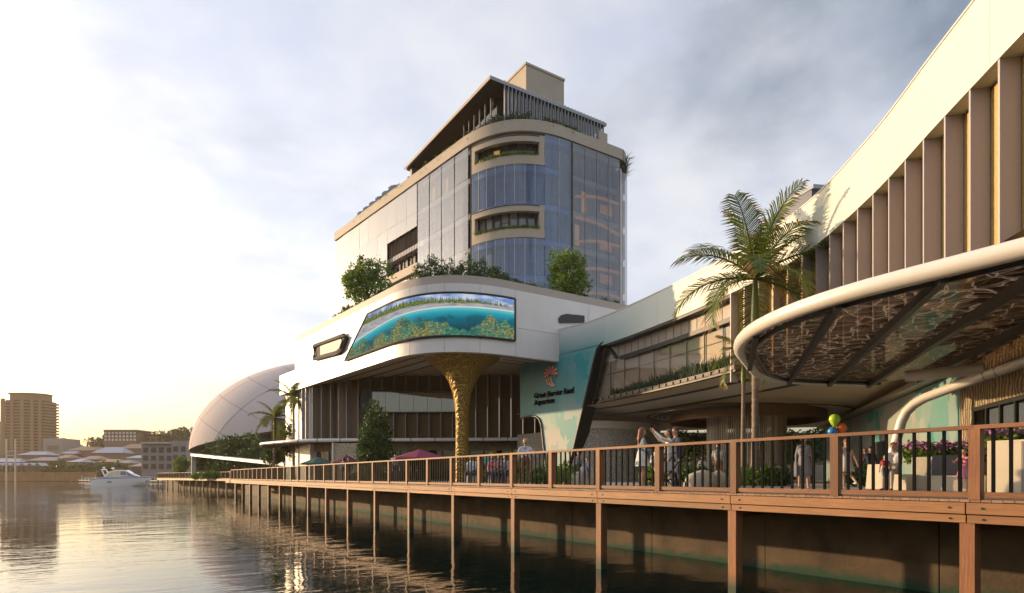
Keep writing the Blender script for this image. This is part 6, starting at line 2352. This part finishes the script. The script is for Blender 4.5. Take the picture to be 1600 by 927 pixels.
    if skirt:
        sk = MB()
        n_ = 28
        rows_ = 7
        z0 = pz + .14
        z1 = z0 - dress_len
        for i in range(rows_ + 1):
            f = i / rows_
            for j in range(n_):
                a = 2 * pi * j / n_
                rr = .148 + (.03 + .16 * dress_len) * f + .018 * f * sin(a * 7 + .6)
                sk.v.append((k * rr * cos(a) * 1.05, k * rr * sin(a) * .82, k * (z0 + (z1 - z0) * f)))
        for i in range(rows_):
            for j in range(n_):
                sk.f.append((i * n_ + j, i * n_ + (j + 1) % n_, (i + 1) * n_ + (j + 1) % n_, (i + 1) * n_ + j)); sk.m.append(0)
        local('skirt', sk.mesh('skirt', skirt, True), t)
    return t
def face(dx, dy):
    """heading so that local +y points along (dx, dy)"""
    return atan2(-dx, dy)
def tocam(x, y):
    return face(-x, -y)
# the people on and behind the boardwalk
p = at(1003, 17.3)
person('woman with long auburn hair, grey-teal top and white skirt standing at the railing', (*p, DZ), face(.9, -.4), 1.70, 'cloth_teal_grey', 'cloth_white', 'auburn', True, 'skin', 'cloth_stone',
       arms=(((-.23, .05, 1.10), (-.15, .27, 1.05)), ((.23, .02, 1.10), (.16, .28, 1.08))), legs_bare=True, skirt='cloth_white', female=True, head_turn=-.2, dress_len=.42)
bag = thing('handbag', 'beige handbag hanging from the arm of the woman in the white skirt', 'bag', (p[0] + .30, p[1] - .12, DZ + .78))
local('pouch', MB().prism([(-.16, -.05), (.16, -.05), (.13, .05), (-.13, .05)], 0, .26).mesh('pouch', 'cloth_stone'), bag)
local('strap', MB().tube([(-.12, 0, .25), (-.09, 0, .42), (0, 0, .48), (.09, 0, .42), (.12, 0, .25)], .012, 5).mesh('strap', 'cloth_brown'), bag)
p = at(1045, 17.6)
person('woman in white holding up a phone with both arms beside the pram', (*p, DZ), face(-.75, .5), 1.68, 'cloth_white', 'cloth_stone', 'brown', False, 'skin', 'cloth_brown',
       arms=(((-.20, .24, 1.46), (-.09, .42, 1.66)), ((.20, .22, 1.42), (.06, .42, 1.62))), female=True, head_tilt=.18)
ph = Vector((*p, DZ)) + Vector((-.75, .5, 0)).normalized() * .49 + Vector((0, 0, 1.76))
tag(MB().box(-.04, .04, -.008, .008, -.075, .075).build('phone', 'black_metal', None, tuple(ph)), 'black phone held up by the woman in white', 'phone')
p = at(1058, 18.2)
person('dark-haired man in navy shirt leaning in behind the woman in white', (*p, DZ), face(-.8, .25), 1.78, 'cloth_navy', 'cloth_navy', 'brown', False, 'skin', 'cloth_black', lean=.08)
# pram
p = at(1040, 16.3)
pr = thing('pram', 'white hooded pram with dark wheels at the railing', 'pram', (*p, DZ), face(1, -.1))
hood = MB()
for i in range(9):
    a = radians(-5 + 100 * i / 8)
    for j in range(7):
        f = -1 + 2 * j / 6
        hood.v.append((f * .22, -.12 - .30 * cos(a) * sqrt(max(.1, 1 - f * f * .35)), .74 + .34 * sin(a) * sqrt(max(.2, 1 - f * f * .45))))
for i in range(8):
    for j in range(6):
        hood.f.append((i * 7 + j, i * 7 + j + 1, (i + 1) * 7 + j + 1, (i + 1) * 7 + j)); hood.m.append(0)
local('hood', hood.mesh('hood', 'cloth_white', True), pr)
tub = MB()
for i in range(6):
    f = i / 5
    for j in range(16):
        a = 2 * pi * j / 16
        tub.v.append((.2 * cos(a) * (.8 + .25 * f), .40 * sin(a) * (.85 + .2 * f), .46 + .28 * f))
for i in range(5):
    for j in range(16):
        tub.f.append((i * 16 + j, i * 16 + (j + 1) % 16, (i + 1) * 16 + (j + 1) % 16, (i + 1) * 16 + j)); tub.m.append(0)
tub.f.append(tuple(range(16))); tub.m.append(0)
local('carrycot', tub.mesh('carrycot', 'cloth_white', True), pr)
frb = MB()
for sx in (-.2, .2):
    frb.tube([(sx, -.38, .15), (sx, .05, .50), (sx, .5, 1.0)], .014, 6)
    frb.tube([(sx, .36, .15), (sx, .0, .50)], .014, 6)
frb.tube([(-.2, .5, 1.0), (.2, .5, 1.0)], .018, 6)
local('frame', frb.mesh('frame', 'black_metal'), pr)
for sx in (-.22, .22):
    for yy in (-.38, .36):
        wh = MB()
        wh.tube([(sx, yy + .13 * cos(a), .145 + .13 * sin(a)) for a in [2 * pi * i / 14 for i in range(14)]], .018, 6, closed=True)
        whl = local('wheel', wh.mesh('wheel', 'black_metal', True), pr)
        hub = MB()
        for i in range(4):
            a = pi / 4 * i
            hub.bar((sx, yy - .12 * cos(a), .145 - .12 * sin(a)), (sx, yy + .12 * cos(a), .145 + .12 * sin(a)), .008, .008, up=(1, 0, 0))
        local('spokes', hub.mesh('spokes', 'grey_metal'), whl)
# man in light shirt walking away, by the pebbled opening
p = at(821, 22.6)
person('man in light shirt and rust trousers walking away past the planting', (*p, GZ + .02), face(.5, .8), 1.74, 'cloth_shirt', 'cloth_brown', 'blond', False, 'skin_tan', 'cloth_brown',
       arms=(((-.28, -.03, 1.13), (-.30, .06, .92)), ((.31, -.05, 1.15), (.22, .1, 1.02))), legs=(((-.10, .14, .49), (-.10, .10, .09)), ((.10, -.03, .50), (.10, -.28, .14))))
p = at(1123, 24.5)
person('person in olive top and brown trousers strolling behind the pale boulder', (*p, GZ), tocam(*p), 1.70, 'cloth_stone', 'cloth_brown', 'auburn', False, 'skin', 'cloth_black', legs=(((-.1, .12, .49), (-.1, .08, .09)), ((.1, -.05, .5), (.1, -.2, .12))))
p = at(1256, 19.6)
person('woman in long grey dress carrying a pale shopping bag', (*p, GZ), face(-.8, -.75), 1.66, 'cloth_grey', 'cloth_grey', 'brown', False, 'skin', 'cloth_brown', female=True,
       legs_bare=True, skirt='cloth_grey', dress_len=.62, legs=(((-.10, .13, .49), (-.10, .12, .09)), ((.1, -.05, .5), (.1, -.2, .12))))
bx_ = Vector((*p, GZ)) + Vector((-.30, .12, 0))
bag = thing('shopping_bag', 'pale paper shopping bag held by the woman in grey', 'bag', (bx_.x, bx_.y, GZ + .40), .4)
local('sack', MB().prism([(-.15, -.07), (.15, -.07), (.15, .07), (-.15, .07)], 0, .36).mesh('sack', 'cloth_pale'), bag)
local('handle', MB().tube([(-.07, 0, .35), (-.05, 0, .47), (.05, 0, .47), (.07, 0, .35)], .01, 5).mesh('handle', 'cloth_pale'), bag)
p = at(1323, 18.0)
person('girl with long hair in pale summer dress skipping away with balloons', (*p, GZ + .02), face(.3, .9), 1.46, 'cloth_pale', 'cloth_pale', 'auburn', True, 'skin', 'cloth_white', sleeves='none',
       arms=(((-.32, .02, 1.16), (-.36, .16, 1.35)), ((.30, -.02, 1.12), (.38, -.06, .88))), female=True, legs_bare=True, skirt='cloth_pale', dress_len=.46, legs=(((-.1, .05, .49), (-.1, .02, .09)), ((.1, -.02, .5), (.1, -.30, .26))))
hand = Vector((*p, GZ)) + Vector((-.30, .18, 1.28))
mat('balloon_lime', (0.42, 0.62, 0.03), 0.3); mat('balloon_orange', (0.75, 0.16, 0.02), 0.3); mat('balloon_blue', (0.03, 0.20, 0.55), 0.3)
for (u, v, r, m_, lab) in ((1304, 657, .155, 'balloon_lime', 'lime green balloon floating above the railing'), (1315, 670, .145, 'balloon_orange', 'orange balloon tied beside the lime one'), (1301, 676, .14, 'balloon_blue', 'blue balloon lowest of the bunch')):
    q = at(u, 18.0, v)
    bl_ = thing('balloon', lab, 'balloon', tuple(q), group='bunch of balloons')
    local('bulb', MB().lathe([(.01, -r * 1.35), (r * .12, -r * 1.28), (r * .55, -r * .8), (r * .9, -r * .2), (r, .25 * r), (r * .86, r * .75), (r * .5, r * 1.08), (.01, r * 1.2)], 20).mesh('bulb', m_, True), bl_)
    dd = hand - q
    local('string', MB().tube([Vector((0, 0, -r * 1.35)), dd * .5 + Vector((.03, 0, -.05)), dd], .003, 4).mesh('string', 'cloth_white'), bl_)
# seated adult with child on the low block
p = at(1396, 17.4)
person('seated adult in white shirt and stone trousers on the low concrete block', (*p, GZ), face(-.95, -.1), 1.68, 'cloth_white', 'cloth_stone', 'blond', False, 'skin', 'cloth_brown', seat=.47, arms=(((-.22, .12, 1.16), (-.10, .34, 1.08)), ((.22, .12, 1.16), (.1, .34, 1.08))))
q = (p[0] - .42, p[1] + .02)
person('toddler in red top sitting on the lap of the adult in white', (*q, GZ + .36), face(-.9, -.5), .80, 'cloth_red', 'cloth_denim', 'blond', False, 'skin', 'cloth_white', seat=.20, vox=.02)
p = at(1506, 14.6)
person('small child in pink dress and grey shoes beside the railing post', (*p, GZ), face(-.8, .1), 1.02, 'cloth_pink', 'cloth_pink', 'blond', False, 'skin', 'cloth_grey', sleeves='short', arms=(((-.20, .24, 1.30), (-.14, .46, 1.36)), ((.22, .2, 1.22), (.14, .42, 1.24))),
       legs_bare=True, skirt='cloth_pink', dress_len=.46, vox=.02)
# people sitting on low blocks near the umbrellas
mat('seat_block', (0.50, 0.44, 0.36), 0.8)
for u, Y, top, bot, hair_, lab in ((772, 26, 'cloth_pink', 'cloth_denim', 'brown', 'person in pink top sitting on a low block by the green umbrella'), (782, 26.3, 'cloth_grey', 'cloth_denim', 'black', 'person in grey top sitting between two friends by the green umbrella'),
                                   (791, 26.6, 'cloth_lavender', 'cloth_denim', 'black', 'person in lavender top sitting at the end of the low block'), (738, 27, 'cloth_shirt', 'cloth_denim', 'brown', 'person in pale blue shirt sitting near the gold column')):
    p = at(u, Y)
    person(lab, (*p, GZ), face(-.8, -.5), 1.70, top, bot, hair_, False, 'skin_tan', 'cloth_black', seat=.45, lean=.15, group='people sitting by the umbrellas', arms=(((-.22, .15, 1.14), (-.1, .36, 1.02)), ((.22, .15, 1.14), (.1, .36, 1.02))), vox=.022)
p0, p1 = at(766, 26.2), at(797, 27.1)
tag(MB().bar((*p0, GZ + .22), (*p1, GZ + .22), .45, .44).build('bench_block', 'seat_block'), 'long low concrete block with three people sitting on it', 'bench')
p0, p1 = at(731, 27.1), at(743, 27.3)
tag(MB().bar((*p0, GZ + .22), (*p1, GZ + .22), .45, .44).build('bench_block', 'seat_block'), 'short low concrete block near the gold column', 'bench')
# family on the pale boulder in front of the pebbled wall
p = at(904, 31)
person('standing visitor in grey with dark hair behind the pale boulder', (*p, GZ), tocam(*p), 1.66, 'cloth_grey', 'cloth_black', 'black', False, 'skin_tan', 'cloth_black', vox=.022)
p = at(917, 29.2)
person('child in lavender sitting on the pale boulder', (*p, GZ + .28), tocam(*p), 1.25, 'cloth_lavender', 'cloth_denim', 'brown', False, 'skin', 'cloth_white', seat=.36, vox=.024)
p = at(911, 28.6)
person('small child in white leaning on the pale boulder', (*p, GZ), tocam(*p), 1.0, 'cloth_white', 'cloth_lavender', 'auburn', False, 'skin', 'cloth_white', vox=.024)
# figures in the shade under the umbrellas and in the passage
for i, (u, Y, top, bot, hair_, sk_, lab) in enumerate(((537, 43, 'cloth_shirt', 'cloth_navy', 'black', 'skin_tan', 'visitor in pale blue shirt beside the small maroon umbrella'), (545, 42.4, 'cloth_black', 'cloth_black', 'black', 'skin_tan', 'visitor in black under the small maroon umbrella'),
        (618, 36, 'cloth_lavender', 'cloth_navy', 'brown', 'skin', 'visitor in lavender top beside the large maroon umbrella'), (646, 38, 'cloth_black', 'cloth_black', 'black', 'skin_tan', 'visitor in black under the large maroon umbrella'),
        (1097, 40, 'cloth_white', 'cloth_black', 'brown', 'skin', 'visitor in white top beneath the hanging rods'), (1268, 34, 'cloth_black', 'cloth_black', 'black', 'skin_tan', 'visitor in black at the mouth of the passage'), (1360, 27, 'cloth_navy', 'cloth_navy', 'black', 'skin_tan', 'visitor in navy beside the dark door of the painted wall'),
        (1352, 28.5, 'cloth_red', 'cloth_black', 'brown', 'skin_tan', 'visitor in red by the dark door of the painted wall'), (1142, 43, 'cloth_black', 'cloth_denim', 'black', 'skin_tan', 'visitor in black under the timber-lined ring'))):
    p = at(u, Y)
    person(lab, (*p, GZ), random.uniform(0, 6), 1.68, top, bot, hair_, False, sk_, 'cloth_black', vox=.026)

# ------------------------------------------------------------------ umbrellas
def umbrella(label, u, Y, zt, R, m_, sides=8, drop=.55):
    p = at(u, Y)
    t = thing('umbrella', label, 'umbrella', (*p, GZ))
    h = zt - GZ
    local('pole', MB().tube([(0, 0, 0), (0, 0, h)], .03, 8).mesh('pole', 'black_metal'), t)
    local('base', MB().lathe([(.35, 0), (.35, .06), (.08, .1)], 16).mesh('base', 'black_metal'), t)
    cn = MB()
    cn.v.append((0, 0, h))
    for i in range(sides):
        a = 2 * pi * (i + .3) / sides
        cn.v.append((R * cos(a), R * sin(a), h - drop))
    for i in range(sides):
        cn.f.append((0, 1 + i, 1 + (i + 1) % sides)); cn.m.append(0)
    for i in range(sides):
        a, b_ = Vector(cn.v[1 + i]), Vector(cn.v[1 + (i + 1) % sides])
        o = len(cn.v)
        mid = (a + b_) / 2 * .985
        cn.v += [(a.x, a.y, a.z - .14), (mid.x, mid.y, mid.z - .10), (b_.x, b_.y, b_.z - .14)]
        cn.f.append((1 + i, o, o + 1, o + 2, 1 + (i + 1) % sides)); cn.m.append(0)
    local('canopy', cn.mesh('canopy', m_, False, fix=False), t)
    for i in range(sides):
        a = 2 * pi * (i + .3) / sides
        local('rib', MB().bar((0, 0, h - .08), (R * .98 * cos(a), R * .98 * sin(a), h - drop - .05), .02, .02).mesh('rib', 'black_metal'), t)
mat('canvas_maroon', (0.20, 0.02, 0.06), 0.8); mat('canvas_green', (0.03, 0.11, 0.09), 0.8); mat('canvas_dark', (0.10, 0.02, 0.03), 0.8)
umbrella('large maroon cafe umbrella between the columnar tree and gold column', 656, 37, zat(702, 37), 1.75, 'canvas_maroon')
umbrella('green cafe umbrella to the landward side of the gold column', 770, 30, zat(708, 30), 1.15, 'canvas_green')
umbrella('small dark maroon umbrella before the lit stone pier', 541, 44, zat(711, 44), 1.1, 'canvas_dark')
umbrella('green umbrella in the shade under the flat awning', 497, 52, zat(714, 52), 1.5, 'canvas_green')

# ------------------------------------------------------------------ boulders, planters, benches
def boulder(label, u, Y, r, seed):
    p = at(u, Y)
    bm = bmesh.new()
    bmesh.ops.create_icosphere(bm, subdivisions=4, radius=1)
    for v in bm.verts:
        n_ = mnoise.fractal(v.co * 1.3 + Vector((seed, 0, 0)), 1.0, 2.0, 4)
        c_ = mnoise.noise(v.co * .9 + Vector((0, seed, 3)))
        v.co = v.co * (1 + .10 * n_ + .16 * c_)
        v.co = Vector((v.co.x * r[0], v.co.y * r[1], max(-.25, v.co.z) * r[2]))
    me = bpy.data.meshes.new('boulder')
    bm.to_mesh(me); bm.free()
    me.materials.append(MATS['rock'])
    me.polygons.foreach_set('use_smooth', [True] * len(me.polygons))
    o = bpy.data.objects.new('boulder', me)
    C.objects.link(o)
    o.location = (*p, GZ + .02)
    return tag(o, label, 'boulder')
boulder('low pale boulder with children on it before the pebbled wall', 908, 29.5, (1.1, .7, .62), 1)
boulder('sunlit sandstone boulder in the planting behind the pram', 1096, 22.5, (.8, .5, .58), 4)
boulder('smaller shaded boulder beside the sandstone one', 1122, 23.2, (.65, .45, .6), 7)
def shrub(label, u, Y, r, h, m_, seed, flowers=False, size=.12, nclump=170, z=GZ):
    p = at(u, Y)
    bl = [((0, 0, h * .45), (r, r, h * .5))] + [((r * .5 * cos(a), r * .5 * sin(a), h * .4), (r * .5, r * .5, h * .4)) for a in (0.5, 2.1, 3.8, 5.2)]
    cm_ = crown_mesh(bl, nclump, 9, size, .14, seed)
    if flowers:
        random.seed(seed)
        for _ in range(140):
            a = random.uniform(0, 2 * pi)
            rr = r * 1.15 * sqrt(random.random())
            q = Vector((rr * cos(a), rr * sin(a), h * random.uniform(.72, 1.08)))
            for _ in range(3):
                leaf(cm_, q, rnd_dir(), .09, .045, mi=1)
    me = cm_.mesh('shrub', [m_, 'flower'], False, fix=False)
    o = bpy.data.objects.new('shrub', me)
    C.objects.link(o)
    o.location = (*p, z)
    return tag(o, label, 'shrub')
shrub('bright green shrub beside the man in the light shirt', 845, 26, .8, .85, 'leaf_mid', 1)
shrub('bright green shrub at the foot of the turquoise wall', 868, 28, .9, 1.05, 'leaf_light', 2)
shrub('leafy shrub between the slanted black edge and pale boulder', 885, 30, .8, 1.15, 'leaf_mid', 3)
shrub('tall light green bush behind the walking man', 812, 30, .5, 1.8, 'leaf_light', 4)
shrub('green bush by the seated people', 752, 31, .8, 1.5, 'leaf_light', 5)
shrub('green bush behind the seated people', 768, 33, .7, 1.6, 'leaf_mid', 15)
shrub('dark grassy shrub behind the pram', 1078, 24.5, .9, .95, 'leaf_dark', 6)
shrub('grassy shrub beside the sandstone boulder', 1066, 23.5, .6, .8, 'leaf_mid', 7)
shrub('dark green shrub round the foot of the tall palm', 1187, 25.3, .85, .85, 'leaf_mid', 8)
shrub('green shrub between the two palm trunks', 1167, 26.2, .7, .8, 'leaf_light', 9)
shrub('dark green shrub on the landward side of the tall palm', 1208, 25.8, .9, .95, 'leaf_dark', 10)
shrub('low green shrub at the small columnar tree foot', 562, 44, .9, .8, 'leaf_mid', 11)
shrub('low green shrub beside the woman in white', 1018, 25, .5, .9, 'leaf_light', 12)
shrub('dark shrub behind the girl with balloons', 1345, 24.5, .9, 1.0, 'leaf_dark', 13)
shrub('mixed green shrub under the white beam shelter', 330, 92, 1.6, 1.4, 'leaf_mid', 16, size=.2)
shrub('pale green shrub along the far railing', 312, 104, 1.6, 1.2, 'leaf_light', 17, size=.2)
def conc(label, pts, z0, z1, name='concrete_planter', cat='planter', joint=None, taper=0.0):
    t = thing(name, label, cat, (pts[0][0], pts[0][1], z0))
    b = MB()
    c = Vector((sum(p[0] for p in pts) / len(pts), sum(p[1] for p in pts) / len(pts)))
    n_ = len(pts)
    o = [(p[0], p[1], z0) for p in pts] + [(c.x + (p[0] - c.x) * (1 - taper), c.y + (p[1] - c.y) * (1 - taper), z1) for p in pts]
    b.v = o
    b.f = [tuple(range(n_))[::-1], tuple(range(n_, 2 * n_))] + [(i, (i + 1) % n_, n_ + (i + 1) % n_, n_ + i) for i in range(n_)]
    b.m = [0] * len(b.f)
    me = b.mesh(name, 'pale_concrete')
    bm = bmesh.new(); bm.from_mesh(me)
    bmesh.ops.bevel(bm, geom=bm.edges[:], offset=.02, segments=2, affect='EDGES', profile=.6)
    bm.to_mesh(me); bm.free()
    put('block', me, t)
    return t
def quad(u0, u1, Y0_, Y1_, dp):
    a, c = Vector(at(u0, Y0_)), Vector(at(u1, Y1_))
    d = (c - a).normalized()
    n_ = Vector((-d.y, d.x))
    if n_.x < 0:
        n_ = -n_
    return [tuple(a), tuple(c), tuple(c + n_ * dp), tuple(a + n_ * dp)]
t_ = conc('tall cream concrete planter wall beside the child in pink', quad(1542, 1800, 15.3, 12.6, 1.2), GZ, GZ + 1.28)
q = quad(1542, 1800, 15.3, 12.6, 1.2)
a, c = Vector(q[0]), Vector(q[1])
for k in range(1, 4):
    pp_ = a.lerp(c, k / 4)
    put('joint', MB().box(-.012, .012, -.02, .02, 0, 1.2).mesh('joint', 'far_grey'), t_, (pp_.x, pp_.y, GZ + .03))
conc('cream concrete planter full of purple flowers', quad(1424, 1472, 17.6, 17.0, .9), GZ, GZ + .95)
conc('low cream concrete plinth between the two planters', quad(1450, 1540, 16.8, 15.9, 1.3), GZ, GZ + .42, 'concrete_plinth', 'plinth')
mat('slate', (0.10, 0.10, 0.115), 0.6)
sb_ = thing('slate_backrest', 'dark slate backrest slab on the cream plinth', 'bench', (*at(1480, 16.9), GZ + .42))
qq = quad(1455, 1508, 17.1, 16.6, .35)
MB().add([(*qq[0], GZ + .42), (*qq[1], GZ + .42), (*qq[2], GZ + .42), (*qq[3], GZ + .42), (*Vector(qq[0]).lerp(Vector(qq[1]), .03), GZ + .98), (*Vector(qq[0]).lerp(Vector(qq[1]), .86), GZ + .98), (*Vector(qq[3]).lerp(Vector(qq[2]), .86), GZ + .98), (*Vector(qq[3]).lerp(Vector(qq[2]), .03), GZ + .98)],
         [(3, 2, 1, 0), (4, 5, 6, 7), (0, 1, 5, 4), (1, 2, 6, 5), (2, 3, 7, 6), (3, 0, 4, 7)]).build('slab', 'slate', sb_)
conc('low cream concrete block with the adult and toddler sitting on it', quad(1390, 1416, 17.9, 17.4, .6), GZ, GZ + .46, 'concrete_bench', 'bench')
conc('slanting cream concrete block beside the sitting adult', quad(1352, 1381, 19.6, 18.9, .7), GZ, GZ + .78, 'concrete_block', 'block', taper=.12)
shrub('purple flowering plants behind the slate backrest', 1494, 18.6, .9, .75, 'leaf_light', 21, True, .1, z=GZ + .62)
shrub('purple flowering plants in the cream planter', 1444, 18.0, .75, .55, 'leaf_light', 22, True, .1, z=GZ + .8)
conc('raised cream bed behind the slate backrest', quad(1474, 1534, 18.4, 17.4, 1.5), GZ, GZ + .80, 'concrete_planter', 'planter')
shrub('purple flowering plants in the tall planter wall', 1575, 15.6, .7, .35, 'leaf_light', 23, True, .1, z=GZ + 1.2)
# pale garden walls at the back of the passage
for i, (u0, u1, Y, z1, lab) in enumerate(((1060, 1120, 60, 3.6, 'cream garden wall behind the hanging rods'), (1205, 1300, 62, 3.7, 'cream garden wall at the far end of the passage'), (1120, 1205, 70, 3.4, 'low cream garden wall between the far trees'))):
    tag(MB().ribbon([at(u0, Y), at(u1, Y)], GZ, z1, .5).build('garden_wall', 'pale_concrete'), lab, 'wall')
bk_ = thing('back_building', 'shaded building closing the view behind the passage trees', 'building', (*at(1150, 95), GZ))
far_box(MB(), 960, 1360, 676, 748, 95, 8).build('wall', 'far_brown', bk_)
for k in range(14):
    far_box(MB(), 975 + 27 * k, 990 + 27 * k, 690, 712, 94.8, .3).build('window', 'far_dark', bk_)
# ------------------------------------------------------------------ warm sea haze
HAZE = 0.00022
hz = MB().box(-2600, 2600, -60, 2600, -3.5, 175)
hzo = hz.build('haze', [])
hzo['kind'] = 'stuff'
hm_ = bpy.data.materials.new('haze')
hm_.use_nodes = True
ht_ = hm_.node_tree
ht_.nodes.clear()
pv = ht_.nodes.new('ShaderNodeVolumePrincipled')
pv.inputs['Color'].default_value = (0.92, 0.76, 0.56, 1)
pv.inputs['Density'].default_value = HAZE
pv.inputs['Anisotropy'].default_value = 0.25
ho = ht_.nodes.new('ShaderNodeOutputMaterial')
ht_.links.new(pv.outputs[0], ho.inputs['Volume'])
hzo.data.materials.append(hm_)
